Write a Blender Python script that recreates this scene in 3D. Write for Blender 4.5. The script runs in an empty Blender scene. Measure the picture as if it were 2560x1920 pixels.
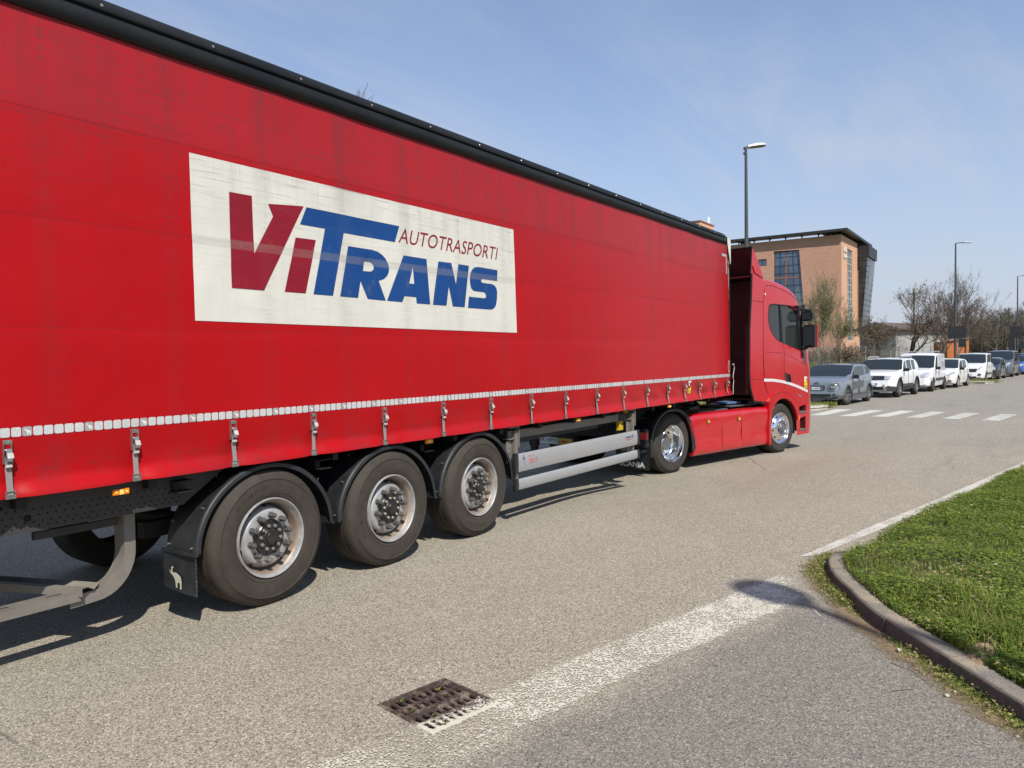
import bpy, bmesh, math, random
import numpy as np
from mathutils import Vector, Matrix, noise as mnoise
R = math.radians
random.seed(7)
SC = bpy.context.scene
COL = SC.collection

# ------------------------------------------------------------------ camera
EYE = Vector((0, 0, 1.8424))
cam_data = bpy.data.cameras.new('camera')
cam = bpy.data.objects.new('camera', cam_data)
COL.objects.link(cam)
RT = Vector((0.5681058, -0.8227963, -0.0161876)); UP = Vector((0.0364070, 0.0054769, 0.9993220)); BK = Vector((-0.8221498, -0.5683100, 0.0330671))
cam.matrix_world = Matrix(((RT.x, UP.x, BK.x, EYE.x), (RT.y, UP.y, BK.y, EYE.y), (RT.z, UP.z, BK.z, EYE.z), (0, 0, 0, 1)))
cam_data.sensor_width = 36
cam_data.lens = 26.876
cam_data.clip_start = 0.05
cam_data.clip_end = 3000
SC.camera = cam

# ------------------------------------------------------------------ light
SUN = Vector((-0.58 * math.cos(R(48.3)), -0.8146 * math.cos(R(48.3)), math.sin(R(48.3))))
sun_d = bpy.data.lights.new('sun', 'SUN')
sun_d.energy = 4.6
sun_d.angle = R(0.53)
sun_d.color = (1.0, 0.95, 0.87)
sun = bpy.data.objects.new('sun', sun_d)
COL.objects.link(sun)
sun.rotation_euler = SUN.to_track_quat('Z', 'Y').to_euler()

SC.view_settings.view_transform = 'Standard'
SC.view_settings.look = 'None'
SC.view_settings.exposure = 0.32
SC.view_settings.gamma = 1
SC.cycles.max_bounces = 8
SC.cycles.transparent_max_bounces = 16


class NG:
    def __init__(self, tree):
        self.t = tree
        tree.nodes.clear()

    def __call__(self, kind, ins=None, **props):
        n = self.t.nodes.new(kind)
        for k, v in props.items():
            setattr(n, k, v)
        for k, v in (ins or {}).items():
            s = n.inputs[k]
            if isinstance(v, bpy.types.NodeSocket):
                self.t.links.new(v, s)
            else:
                s.default_value = v
        return n

    def m(self, op, a, b=0.0, c=None, clamp=False):
        d = {0: a, 1: b}
        if c is not None:
            d[2] = c
        n = self('ShaderNodeMath', d, operation=op, use_clamp=clamp)
        return n.outputs[0]

    def noise(self, vec, scale, detail=4, rough=0.55, dist=0.0):
        return self('ShaderNodeTexNoise', {'Vector': vec, 'Scale': scale, 'Detail': detail, 'Roughness': rough, 'Distortion': dist}).outputs['Fac']

    def ramp(self, fac, stops, interp='LINEAR'):
        n = self('ShaderNodeValToRGB', {'Fac': fac})
        cr = n.color_ramp
        cr.interpolation = interp
        while len(cr.elements) < len(stops):
            cr.elements.new(0.5)
        for e, (p, c) in zip(cr.elements, stops):
            e.position = p
            e.color = c if len(c) == 4 else (*c, 1)
        return n.outputs['Color']

    def step(self, fac, a, b):
        return self('ShaderNodeMapRange', {'Value': fac, 'From Min': a, 'From Max': b}, clamp=True).outputs[0]

    def mix(self, fac, a, b, blend='MIX'):
        n = self('ShaderNodeMix', data_type='RGBA', blend_type=blend, clamp_factor=True)
        for s, v in ((n.inputs[0], fac), (n.inputs[6], a), (n.inputs[7], b)):
            if isinstance(v, bpy.types.NodeSocket):
                self.t.links.new(v, s)
            elif s.type == 'RGBA':
                s.default_value = (*v, 1) if len(v) == 3 else v
            else:
                s.default_value = v
        return n.outputs[2]

    def map(self, vec, scale=(1, 1, 1), loc=(0, 0, 0), rot=(0, 0, 0)):
        return self('ShaderNodeMapping', {'Vector': vec, 'Scale': scale, 'Location': loc, 'Rotation': rot}).outputs[0]


# sky
world = bpy.data.worlds.new('World')
SC.world = world
world.use_nodes = True
g = NG(world.node_tree)
sky = g('ShaderNodeTexSky', sky_type='NISHITA', sun_disc=False)
sky.sun_elevation = R(48.3)
sky.sun_rotation = math.atan2(SUN.x, SUN.y)
sky.air_density = 1.0
sky.dust_density = 0.35
sky.ozone_density = 1.6
sky.altitude = 100
tc = g('ShaderNodeTexCoord').outputs['Generated']
sep = g('ShaderNodeSeparateXYZ', {0: tc})
zz = g.m('MAXIMUM', sep.outputs[2], 0.03)
px = g.m('DIVIDE', sep.outputs[0], g.m('ADD', zz, 0.12))
py = g.m('DIVIDE', sep.outputs[1], g.m('ADD', zz, 0.12))
pv = g('ShaderNodeCombineXYZ', {0: px, 1: py, 2: 0.0}).outputs[0]
pr = g.map(pv, scale=(0.75, 3.0, 1), rot=(0, 0, R(62)))
n1 = g.noise(pr, 0.55, 6, 0.62, 0.7)
n2 = g.noise(g.map(pv, rot=(0, 0, R(20))), 0.5, 4, 0.6, 0.3)
cl = g.m('MULTIPLY', g.step(n1, 0.40, 0.80), g.step(n2, 0.36, 0.66))
hor = g.m('POWER', g.m('SUBTRACT', 1.0, g.m('MINIMUM', g.m('MAXIMUM', sep.outputs[2], 0.0), 1.0)), 4.3)
veil = g.m('ADD', g.m('MULTIPLY', cl, 0.80), g.m('MULTIPLY', hor, 0.92), clamp=True)
veil = g.m('ADD', veil, 0.20, clamp=True)
tint = g.mix(1.0, sky.outputs[0], (0.78, 1.02, 1.30), 'MULTIPLY')
skyc = g.mix(veil, tint, (4.75, 5.22, 6.0))
bg = g('ShaderNodeBackground', {'Color': skyc, 'Strength': 0.097})
out = g('ShaderNodeOutputWorld', {'Surface': bg.outputs[0]})


# ------------------------------------------------------------------ materials
def new_mat(name):
    m = bpy.data.materials.new(name)
    m.use_nodes = True
    return m, NG(m.node_tree)


def finish(g, color, rough=0.5, metal=0.0, normal=None, spec=0.5, coat=0.0, alpha=None, extra=None):
    ins = {'Base Color': color if isinstance(color, bpy.types.NodeSocket) else (*color[:3], 1), 'Roughness': rough, 'Metallic': metal,
           'Specular IOR Level': spec, 'Coat Weight': coat, 'Coat Roughness': 0.06}
    if normal is not None:
        ins['Normal'] = normal
    if extra:
        ins.update(extra)
    b = g('ShaderNodeBsdfPrincipled', ins)
    sh = b.outputs[0]
    if alpha is not None:
        tr = g('ShaderNodeBsdfTransparent')
        sh = g('ShaderNodeMixShader', {0: alpha, 1: tr.outputs[0], 2: sh}).outputs[0]
    g('ShaderNodeOutputMaterial', {'Surface': sh})


def M(name, col, rough=0.5, metal=0.0, var=0.12, vs=4.0, bump=0.0, bs=60.0, spec=0.5, coat=0.0, dirt=None, da=0.5, ds=3.0, rv=0.1):
    """general worn surface: two scales of colour variation, optional dirt colour in patches, small bump"""
    m, g = new_mat(name)
    tc = g('ShaderNodeTexCoord').outputs['Object']
    n = g.noise(tc, vs, 5, 0.6)
    n2 = g.noise(tc, vs * 9, 3, 0.6)
    f = g.m('ADD', g.m('MULTIPLY', n, 0.7), g.m('MULTIPLY', n2, 0.3))
    c = g.mix(g.step(f, 0.3, 0.7), [max(0, x * (1 - var)) for x in col], [min(1, x * (1 + var)) for x in col])
    if dirt:
        dn = g.noise(tc, ds, 6, 0.7, 0.4)
        c = g.mix(g.m('MULTIPLY', g.step(dn, 0.42, 0.68), da), c, dirt)
    nrm = None
    if bump:
        bn = g.noise(tc, bs, 4, 0.6)
        nrm = g('ShaderNodeBump', {'Strength': bump, 'Distance': 0.004, 'Height': bn}).outputs[0]
    rr = g.m('ADD', rough - rv / 2, g.m('MULTIPLY', n, rv), clamp=True)
    finish(g, c, rr, metal, nrm, spec, coat)
    return m


MT = {}
MT['white_metal'] = M('white_metal', (0.62, 0.61, 0.57), 0.5)
MT['cream'] = M('cream_panel', (0.66, 0.63, 0.54), 0.5, var=.08)
MT['rail_black'] = M('rail_black', (0.009, 0.010, 0.011), 0.5, dirt=(0.035, 0.035, 0.035), da=.35, ds=1.3, spec=.3)
MT['rubber'] = M('rubber_black', (0.012, 0.012, 0.012), 0.6)
MT['plastic'] = M('black_plastic', (0.012, 0.013, 0.015), 0.5, dirt=(0.065, 0.065, 0.06), da=0.25, ds=5, vs=7)
MT['chassis'] = M('chassis_grey', (0.036, 0.033, 0.030), 0.62, dirt=(0.025, 0.02, 0.018), da=.7)
MT['chassis_dark'] = M('chassis_dark', (0.008, 0.0075, 0.007), 0.7)
MT['beam'] = M('beam_grey', (0.20, 0.185, 0.155), 0.55, dirt=(0.12, 0.10, 0.08), da=0.6, ds=4)
MT['galv'] = M('galvanised_steel', (0.20, 0.18, 0.155), 0.55, metal=0.2, dirt=(0.14, 0.115, 0.09), da=0.5, ds=6)
MT['alu'] = M('guard_aluminium', (0.38, 0.38, 0.38), 0.42, metal=0.35, var=.05, dirt=(0.36, 0.35, 0.33), da=.4, ds=2)
MT['chrome'] = M('polished_aluminium', (0.83, 0.83, 0.83), 0.12, metal=1.0, var=.05, vs=12, rv=.08)
MT['steel'] = M('buckle_steel', (0.50, 0.49, 0.46), 0.3, metal=0.85, dirt=(0.2, 0.17, 0.14), da=.5, ds=30)
MT['nut'] = M('nut_cap', (0.06, 0.06, 0.06), 0.5, dirt=(0.15, 0.13, 0.11), da=.5, ds=20)
MT['bolt'] = M('hub_bolt', (0.22, 0.20, 0.17), 0.45, metal=.5)
MT['hub'] = M('hub_black', (0.014, 0.014, 0.014), 0.32, dirt=(0.07, 0.06, 0.05), da=.3, ds=14)
MT['amber'] = M('amber_lens', (0.75, 0.24, 0.01), 0.15, coat=.6)
MT['amber_core'] = M('amber_reflector', (0.95, 0.65, 0.2), 0.1, coat=.6)
MT['redlens'] = M('red_lens', (0.62, 0.015, 0.015), 0.2, coat=.6)
MT['print_white'] = M('print_white', (0.62, 0.61, 0.57), 0.55)
MT['print_black'] = M('print_black', (0.015, 0.015, 0.015), 0.5)
MT['print_blue'] = M('print_blue', (0.015, 0.045, 0.25), 0.5)
MT['print_red'] = M('print_red', (0.65, 0.03, 0.035), 0.5)
MT['yellow'] = M('yellow_sticker', (0.80, 0.60, 0.03), 0.4)
MT['plate_white'] = M('plate_white', (0.66, 0.67, 0.68), 0.4, var=.03)
MT['flap_mark'] = M('flap_emblem', (0.46, 0.46, 0.36), 0.6, dirt=(0.25, 0.22, 0.17), da=.4, ds=30)


def paint(name, col, rough=0.32, coat=0.7, metal=0.0, dirt=(0.3, 0.28, 0.25), da=0.06):
    m, g = new_mat(name)
    tc = g('ShaderNodeTexCoord').outputs['Object']
    dn = g.noise(tc, 2.2, 6, 0.7, 0.4)
    c = g.mix(g.m('MULTIPLY', g.step(dn, 0.4, 0.7), da), col, dirt)
    bn = g.noise(tc, 1.6, 2, 0.5)
    nrm = g('ShaderNodeBump', {'Strength': 0.12, 'Distance': 0.03, 'Height': bn}).outputs[0]
    finish(g, c, rough, metal, nrm, 0.5, coat)
    return m


MT['red_paint'] = paint('cab_red', (0.44, 0.0012, 0.008), 0.30, 0.7)
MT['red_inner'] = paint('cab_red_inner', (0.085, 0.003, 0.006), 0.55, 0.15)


def glass_mat(name, col=(0.012, 0.015, 0.016), rough=0.03):
    m, g = new_mat(name)
    finish(g, col, rough, 0.0, None, 0.6, 0.0)
    return m


MT['glass'] = glass_mat('dark_glass')


# ------------------------------------------------------------------ mesh builder
class MB:
    def __init__(self):
        self.v = []
        self.f = []
        self.k = []
        self.mi = 0

    def add(self, verts, faces, mi=None):
        o = len(self.v)
        self.v += [tuple(p) for p in verts]
        for f in faces:
            self.f.append(tuple(i + o for i in f))
            self.k.append(self.mi if mi is None else mi)
        return o

    def box(self, c, s, rot=None, mi=None):
        hx, hy, hz = s[0] / 2, s[1] / 2, s[2] / 2
        vs = [Vector((x, y, z)) for x in (-hx, hx) for y in (-hy, hy) for z in (-hz, hz)]
        if rot is not None:
            vs = [rot @ p for p in vs]
        c = Vector(c)
        self.add([p + c for p in vs], [(0, 1, 3, 2), (4, 6, 7, 5), (0, 4, 5, 1), (2, 3, 7, 6), (0, 2, 6, 4), (1, 5, 7, 3)], mi)

    def prism(self, poly, fn, d0, d1, mi=None, caps=True):
        """poly 2D points, fn(u,v,d)->3D"""
        n = len(poly)
        a = [fn(u, v, d0) for u, v in poly]
        b = [fn(u, v, d1) for u, v in poly]
        fs = [(i, (i + 1) % n, n + (i + 1) % n, n + i) for i in range(n)]
        if caps:
            fs += [tuple(range(n))[::-1], tuple(range(n, 2 * n))]
        self.add(a + b, fs, mi)

    def tube(self, pts, rad, n=8, caps=True, mi=None):
        pts = [Vector(p) for p in pts]
        if not isinstance(rad, (list, tuple)):
            rad = [rad] * len(pts)
        vs = []
        t0 = (pts[1] - pts[0]).normalized()
        ref = Vector((0, 0, 1)) if abs(t0.z) < 0.9 else Vector((1, 0, 0))
        u = t0.cross(ref).normalized()
        for i, p in enumerate(pts):
            t = (pts[min(i + 1, len(pts) - 1)] - pts[max(i - 1, 0)])
            if t.length < 1e-9:
                t = t0
            t.normalize()
            u = (u - t * u.dot(t)).normalized()
            w = t.cross(u)
            for k in range(n):
                a = 2 * math.pi * k / n
                vs.append(p + (u * math.cos(a) + w * math.sin(a)) * rad[i])
        fs = []
        for i in range(len(pts) - 1):
            for k in range(n):
                fs.append((i * n + k, i * n + (k + 1) % n, (i + 1) * n + (k + 1) % n, (i + 1) * n + k))
        if caps:
            fs.append(tuple(range(n))[::-1])
            fs.append(tuple(range((len(pts) - 1) * n, len(pts) * n)))
        self.add(vs, fs, mi)

    def cyl(self, a, b, r, n=16, mi=None):
        self.tube([a, b], r, n, True, mi)

    def lathe(self, prof, c=(0, 0, 0), n=48, axis='y', mi=None, a0=0.0, a1=2 * math.pi):
        """prof: (radius, offset along axis)"""
        full = abs(a1 - a0 - 2 * math.pi) < 1e-6
        m = n if full else n + 1
        vs = []
        for (r, h) in prof:
            for k in range(m):
                a = a0 + (a1 - a0) * k / n
                x, z = r * math.cos(a), r * math.sin(a)
                if axis == 'y':
                    p = (c[0] + x, c[1] + h, c[2] + z)
                elif axis == 'z':
                    p = (c[0] + x, c[1] + z, c[2] + h)
                else:
                    p = (c[0] + h, c[1] + x, c[2] + z)
                vs.append(p)
        fs = []
        for i in range(len(prof) - 1):
            for k in range(n):
                k2 = (k + 1) % m if full else k + 1
                fs.append((i * m + k, i * m + k2, (i + 1) * m + k2, (i + 1) * m + k))
        self.add(vs, fs, mi)

    def grid(self, rows, mi=None):
        """rows: list of equal length lists of points"""
        w = len(rows[0])
        vs = [p for r in rows for p in r]
        fs = [(i * w + j, i * w + j + 1, (i + 1) * w + j + 1, (i + 1) * w + j) for i in range(len(rows) - 1) for j in range(w - 1)]
        self.add(vs, fs, mi)

    def build(self, name, mats, parent=None, smooth=35, off=(0, 0, 0), bevel=0, weld=False, normals=True):
        me = bpy.data.meshes.new(name)
        if off != (0, 0, 0):
            vs = [(p[0] - off[0], p[1] - off[1], p[2] - off[2]) for p in self.v]
        else:
            vs = self.v
        me.from_pydata([tuple(p) for p in vs], [], self.f)
        if not isinstance(mats, (list, tuple)):
            mats = [mats]
        for m in mats:
            me.materials.append(MT[m] if isinstance(m, str) else m)
        if any(self.k):
            me.polygons.foreach_set('material_index', self.k)
        if normals or weld or bevel:
            bm = bmesh.new()
            bm.from_mesh(me)
            if weld:
                bmesh.ops.remove_doubles(bm, verts=bm.verts, dist=1e-5)
            if bevel:
                es = [e for e in bm.edges if len(e.link_faces) == 2 and e.calc_face_angle(0) > R(35)]
                bmesh.ops.bevel(bm, geom=es, offset=bevel, segments=2, affect='EDGES', clamp_overlap=True)
            if normals:
                bmesh.ops.recalc_face_normals(bm, faces=bm.faces)
            bm.to_mesh(me)
            bm.free()
        if smooth:
            me.polygons.foreach_set('use_smooth', [True] * len(me.polygons))
            try:
                me.set_sharp_from_angle(angle=R(smooth))
            except Exception:
                pass
        o = bpy.data.objects.new(name, me)
        COL.objects.link(o)
        if parent is not None:
            o.parent = parent
        return o


def tag(o, label=None, cat=None, group=None, kind=None):
    if label: o['label'] = label
    if cat: o['category'] = cat
    if group: o['group'] = group
    if kind: o['kind'] = kind
    return o


def thing(name, label, cat, loc=(0, 0, 0), rz=0.0, group=None, scale=1.0):
    o = bpy.data.objects.new(name, None)
    COL.objects.link(o)
    o.location = loc
    o.rotation_euler = (0, 0, rz)
    o.scale = (scale,) * 3
    o.empty_display_size = 0.3
    return tag(o, label, cat, group)


def copy_tree(o, parent=None):
    c = o.copy()
    COL.objects.link(c)
    if parent is not None:
        c.parent = parent
    for ch in [x for x in bpy.data.objects if x.parent == o]:
        copy_tree(ch, c)
    return c


def text_polys(s, size=1.0, offset=0.0, shear=0.0, spacing=1.0):
    """returns verts2d, faces of a flat text mesh, left-bottom at origin"""
    cu = bpy.data.curves.new('txt', 'FONT')
    cu.body = s
    cu.size = size
    cu.offset = offset
    cu.shear = shear
    cu.space_character = spacing
    cu.resolution_u = 3
    ob = bpy.data.objects.new('txt', cu)
    COL.objects.link(ob)
    dg = bpy.context.evaluated_depsgraph_get()
    me = bpy.data.meshes.new_from_object(ob.evaluated_get(dg))
    vs = [(v.co.x, v.co.y) for v in me.vertices]
    fs = [tuple(p.vertices) for p in me.polygons]
    bpy.data.objects.remove(ob)
    bpy.data.meshes.remove(me)
    bpy.data.curves.remove(cu)
    if not vs:
        return vs, fs
    x0 = min(v[0] for v in vs); y0 = min(v[1] for v in vs)
    return [(v[0] - x0, v[1] - y0) for v in vs], fs


def put_text(mb, s, fn, width=None, height=None, mi=None, **kw):
    vs, fs = text_polys(s, **kw)
    if not vs:
        return
    w = max(v[0] for v in vs); h = max(v[1] for v in vs)
    sx = (width / w) if width else 1
    sy = (height / h) if height else sx
    mb.add([fn(v[0] * sx, v[1] * sy) for v in vs], fs, mi)


def fill_poly(outer, holes=()):
    """triangulate polygon with holes (2D) -> verts, faces"""
    from mathutils.geometry import tessellate_polygon
    loops = [[Vector((x, y, 0)) for x, y in outer]] + [[Vector((x, y, 0)) for x, y in h] for h in holes]
    flat = [(p.x, p.y) for l in loops for p in l]
    return flat, [tuple(t) for t in tessellate_polygon(loops)]


def smooth01(a, b, x):
    t = min(1, max(0, (x - a) / (b - a)))
    return t * t * (3 - 2 * t)


def at(px, depth, z=0.0):
    """ground-plan point seen in photo column px (2212 wide photo) at a forward distance"""
    d = -BK + RT * ((px - 1106) / 1651.365) - UP * ((757 - 829.5) / 1651.365)
    p = EYE + d * depth
    return Vector((p.x, p.y, z))


ELEPHANT = [(0.30, 1.0), (0.36, 0.97), (0.37, 0.90), (0.31, 0.92), (0.27, 0.86), (0.28, 0.76), (0.36, 0.70), (0.44, 0.71), (0.55, 0.74), (0.66, 0.70),
            (0.78, 0.66), (0.90, 0.60), (0.98, 0.48), (1.0, 0.30), (0.98, 0.02), (0.86, 0.0), (0.85, 0.26), (0.80, 0.30), (0.70, 0.28), (0.66, 0.24), (0.64, 0.04), (0.52, 0.04),
            (0.50, 0.30), (0.43, 0.44), (0.36, 0.52), (0.25, 0.58), (0.12, 0.70), (0.08, 0.80), (0.02, 0.78), (0.08, 0.68), (0.18, 0.60), (0.16, 0.78), (0.20, 0.95)]

# ================================================================== GROUND
def gz(x, y):
    return -0.129 * smooth01(8.4, 11.2, x) * (1 - smooth01(18, 22, x)) * smooth01(2.3, 4.0, y) * (1 - smooth01(11, 15, y))


def asphalt(name, tint=1.0):
    m, g = new_mat(name)
    tc = g('ShaderNodeTexCoord').outputs['Object']
    sp = g('ShaderNodeSeparateXYZ', {0: tc})
    X, Y = sp.outputs[0], sp.outputs[1]
    big = g.noise(tc, 0.35, 5, 0.6, 0.5)
    med = g.noise(tc, 2.3, 5, 0.65)
    wv_ = g.mix(0.006, tc, g('ShaderNodeTexNoise', {'Vector': tc, 'Scale': 90.0, 'Detail': 3}).outputs['Color'], 'ADD')
    vo = g('ShaderNodeTexVoronoi', {'Vector': wv_, 'Scale': 112.0, 'Randomness': 1.0})
    vc = g('ShaderNodeSeparateColor', {0: vo.outputs['Color']})
    vp = g('ShaderNodeTexVoronoi', {'Vector': wv_, 'Scale': 58.0, 'Randomness': 1.0})
    vpc = g('ShaderNodeSeparateColor', {0: vp.outputs['Color']})
    fine = g.noise(tc, 210.0, 3, 0.75)
    # fine binder colour
    base = g.mix(g.step(big, 0.3, 0.7), (0.335, 0.300, 0.238), (0.395, 0.354, 0.280))
    base = g.mix(g.m('MULTIPLY', g.step(med, 0.45, 0.75), 0.35), base, (0.455, 0.405, 0.318))
    # darker, less dusty strip on the near right side, up to the kerb
    edge = g.m('ADD', g.m('MULTIPLY', X, 0.235), Y)
    wob = g.m('MULTIPLY', g.m('SUBTRACT', g.noise(tc, 1.7, 5, 0.65), 0.5), 0.55)
    side = g.step(g.m('ADD', edge, wob), 2.86, 2.62)
    side = g.m('MULTIPLY', side, g.step(X, 8.2, 6.4))
    base = g.mix(g.m('MULTIPLY', side, 0.80), base, (0.212, 0.197, 0.172))
    # pale dusty drift beside the edge line
    dust = g.m('MULTIPLY', g.step(g.noise(tc, 0.8, 5, 0.6), 0.44, 0.62), g.m('MULTIPLY', g.step(edge, 4.6, 3.6), g.step(X, 6.5, 8.5)))
    base = g.mix(g.m('MULTIPLY', dust, 0.6), base, (0.46, 0.39, 0.297))
    # driven bands with rubber marks
    mk = g.noise(g.map(tc, scale=(0.14, 2.2, 1), rot=(0, 0, R(9))), 1.0, 6, 0.7, 0.2)
    base = g.mix(g.m('MULTIPLY', g.step(mk, 0.60, 0.70), g.m('MULTIPLY', g.step(X, 8, 15), 0.55)), base, (0.13, 0.12, 0.11))
    far = g.step(X, 14, 34)
    base = g.mix(g.m('MULTIPLY', far, 0.55), base, (0.285, 0.272, 0.248))
    # stones
    k_ = g.ramp(vc.outputs[0], [(0.0, (.45, .44, .43)), (0.25, (.84, .84, .83)), (0.75, (1.10, 1.10, 1.09)), (1.0, (1.75, 1.73, 1.64))])
    c = g.mix(1.0, base, k_, 'MULTIPLY')
    edge_ = g.step(vo.outputs['Distance'], .34, .62)
    c = g.mix(g.m('MULTIPLY', edge_, 0.45), c, (0.10, 0.088, 0.074))
    pit_ = g.m('MULTIPLY', g.step(vp.outputs['Distance'], .34, .22), g.m('GREATER_THAN', vpc.outputs[1], 0.74))
    c = g.mix(g.m('MULTIPLY', pit_, 0.88), c, (0.035, 0.032, 0.030))
    lig_ = g.m('MULTIPLY', g.step(vp.outputs['Distance'], .26, .12), g.m('LESS_THAN', vpc.outputs[1], 0.14))
    c = g.mix(g.m('MULTIPLY', lig_, 0.6), c, (0.56, 0.51, 0.43))
    c = g.mix(g.m('MULTIPLY', g.step(fine, 0.50, 0.38), 0.45), c, (0.10, 0.09, 0.078))
    st2 = g.noise(g.map(tc, scale=(.25, .8, 1), rot=(0, 0, R(-14))), .7, 6, .75, .6)
    c = g.mix(g.m('MULTIPLY', g.step(st2, .56, .70), .30), c, (0.115, 0.102, 0.088))
    # cracks and thin cut lines
    ck = g('ShaderNodeTexVoronoi', {'Vector': g.mix(0.12, tc, g('ShaderNodeTexNoise', {'Vector': tc, 'Scale': 1.2, 'Detail': 5}).outputs['Color']), 'Scale': 0.16}, feature='DISTANCE_TO_EDGE')
    cm = g.m('MULTIPLY', g.step(ck.outputs['Distance'], 0.0020, 0.0007), g.step(g.noise(tc, 0.25, 2), 0.56, 0.60))
    c = g.mix(g.m('MULTIPLY', cm, 0.7), c, (0.05, 0.045, 0.04))
    bh = g.m('ADD', g.m('MULTIPLY', vo.outputs['Distance'], -0.7), g.m('MULTIPLY', fine, 0.5))
    nrm = g('ShaderNodeBump', {'Strength': 0.55, 'Distance': 0.006, 'Height': bh}).outputs[0]
    finish(g, c, 0.86, 0, nrm, 0.3)
    return m


MT['asphalt'] = asphalt('asphalt_surface')


def road_paint(name, wear, col=(0.55, 0.53, 0.465), big=2.0):
    m, g = new_mat(name)
    tc = g('ShaderNodeTexCoord').outputs['Object']
    vo = g('ShaderNodeTexVoronoi', {'Vector': tc, 'Scale': 150.0})
    vc = g('ShaderNodeSeparateColor', {0: vo.outputs['Color']})
    n1 = g.noise(tc, big, 5, 0.65, 0.3)
    n2 = g.noise(tc, 14, 5, 0.7)
    n3 = g.noise(tc, 120, 3, 0.7)
    s = g.m('ADD', g.m('MULTIPLY', n1, 0.7), g.m('ADD', g.m('MULTIPLY', n2, 0.35), g.m('ADD', g.m('MULTIPLY', n3, 0.75), g.m('MULTIPLY', vc.outputs[0], -0.28))))
    a = g.step(s, wear, wear + 0.09)
    c = g.mix(g.step(n2, 0.3, 0.7), [x * .86 for x in col], col)
    nrm = g('ShaderNodeBump', {'Strength': 0.4, 'Distance': 0.004, 'Height': g.m('ADD', vo.outputs['Distance'], n3)}).outputs[0]
    finish(g, c, 0.75, 0, nrm, 0.3, 0, alpha=a)
    return m


MT['paint_worn'] = road_paint('worn_stripe_paint', 0.66)
MT['paint_band'] = road_paint('band_paint', 0.50)
MT['paint_faded'] = road_paint('faded_paint', 0.80)
MT['paint_fresh'] = road_paint('stripe_paint', 0.44)
MT['paint_line'] = road_paint('edge_line_paint', 0.60)

# --- road sheet with a hole for the drain
GC = Vector((3.08, 2.64, 0)); GA = R(-10.5); GH = 0.235
GU = Vector((math.cos(GA), math.sin(GA), 0)); GV = Vector((math.sin(GA), -math.cos(GA), 0))
xs = [-40, -20, -10, -5, -2, 0, 1, 2, 2.6, 3.6, 4.5, 6, 7.5] + [8.5 + .5 * i for i in range(28)] + [24, 28, 34, 42, 55, 70, 90, 120, 160, 220, 300]
ys = [-60, -30, -15, -8, -4, -2, -1, 0, 1, 1.8, 2.2] + [3.1 + .3 * i for i in range(6)] + [5.2, 6, 7, 8, 9, 10, 11, 12, 13, 14, 15, 17, 20, 25, 32, 45, 60, 90]
mb = MB()
idx = {}
for i, x in enumerate(xs):
    for j, y in enumerate(ys):
        idx[i, j] = len(mb.v)
        mb.v.append((x, y, gz(x, y)))
hi, hj = xs.index(2.6), ys.index(2.2)
for i in range(len(xs) - 1):
    for j in range(len(ys) - 1):
        if (i, j) == (hi, hj):
            continue
        mb.f.append((idx[i, j], idx[i + 1, j], idx[i + 1, j + 1], idx[i, j + 1])); mb.k.append(0)
sq = [GC - GU * GH + GV * GH, GC + GU * GH + GV * GH, GC + GU * GH - GV * GH, GC - GU * GH - GV * GH]
ho = len(mb.v)
mb.v += [tuple(p) for p in sq]
oc = [idx[hi, hj], idx[hi + 1, hj], idx[hi + 1, hj + 1], idx[hi, hj + 1]]
for k in range(4):
    mb.f.append((oc[k], oc[(k + 1) % 4], ho + (k + 1) % 4, ho + k)); mb.k.append(0)
tag(mb.build('road', 'asphalt', smooth=60), kind='structure')

MT['field'] = M('field_ground', (0.10, 0.115, 0.05), 0.9, var=.25, vs=.02, dirt=(0.16, 0.13, 0.08), da=.6, ds=.01)
mb = MB()
B = 2600
for (x0, y0, x1, y1) in [(-B, -B, B, -60), (-B, 90, B, B), (-B, -60, -40, 90), (300, -60, B, 90)]:
    mb.add([(x0, y0, 0), (x1, y0, 0), (x1, y1, 0), (x0, y1, 0)], [(0, 1, 2, 3)])
tag(mb.build('ground', 'field'), kind='structure')

# --- road markings (thin sheets 4 mm above the asphalt)
def marking(pts, m, name='road_marking', n=8):
    mb = MB()
    a, b, c, d = [Vector((p[0], p[1])) for p in pts]
    rows = []
    for i in range(n + 1):
        t = i / n
        p = a.lerp(b, t); q = d.lerp(c, t)
        rows.append([(p.x, p.y, gz(p.x, p.y) + .004), (q.x, q.y, gz(q.x, q.y) + .004)])
    mb.grid(rows)
    return tag(mb.build(name, m), kind='structure')

for q in [[(26.84, 5.54), (26.88, 5.04), (24.05, 5.28), (23.85, 5.70)], [(26.74, 4.50), (26.74, 4.08), (23.98, 4.45), (23.85, 4.87)],
          [(26.82, 3.63), (26.78, 3.22), (24.08, 3.59), (24.02, 4.02)], [(26.69, 2.76), (26.63, 2.34), (24.1, 2.70), (24.0, 3.12)],
          [(26.5, 1.88), (26.46, 1.46), (24.0, 1.80), (23.95, 2.22)], [(26.34, 0.94), (26.31, 0.52), (23.75, 0.87), (23.72, 1.29)]]:
    marking(q, 'paint_fresh' if q[0][1] > 3 else 'paint_line', 'crossing_stripe')
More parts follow.
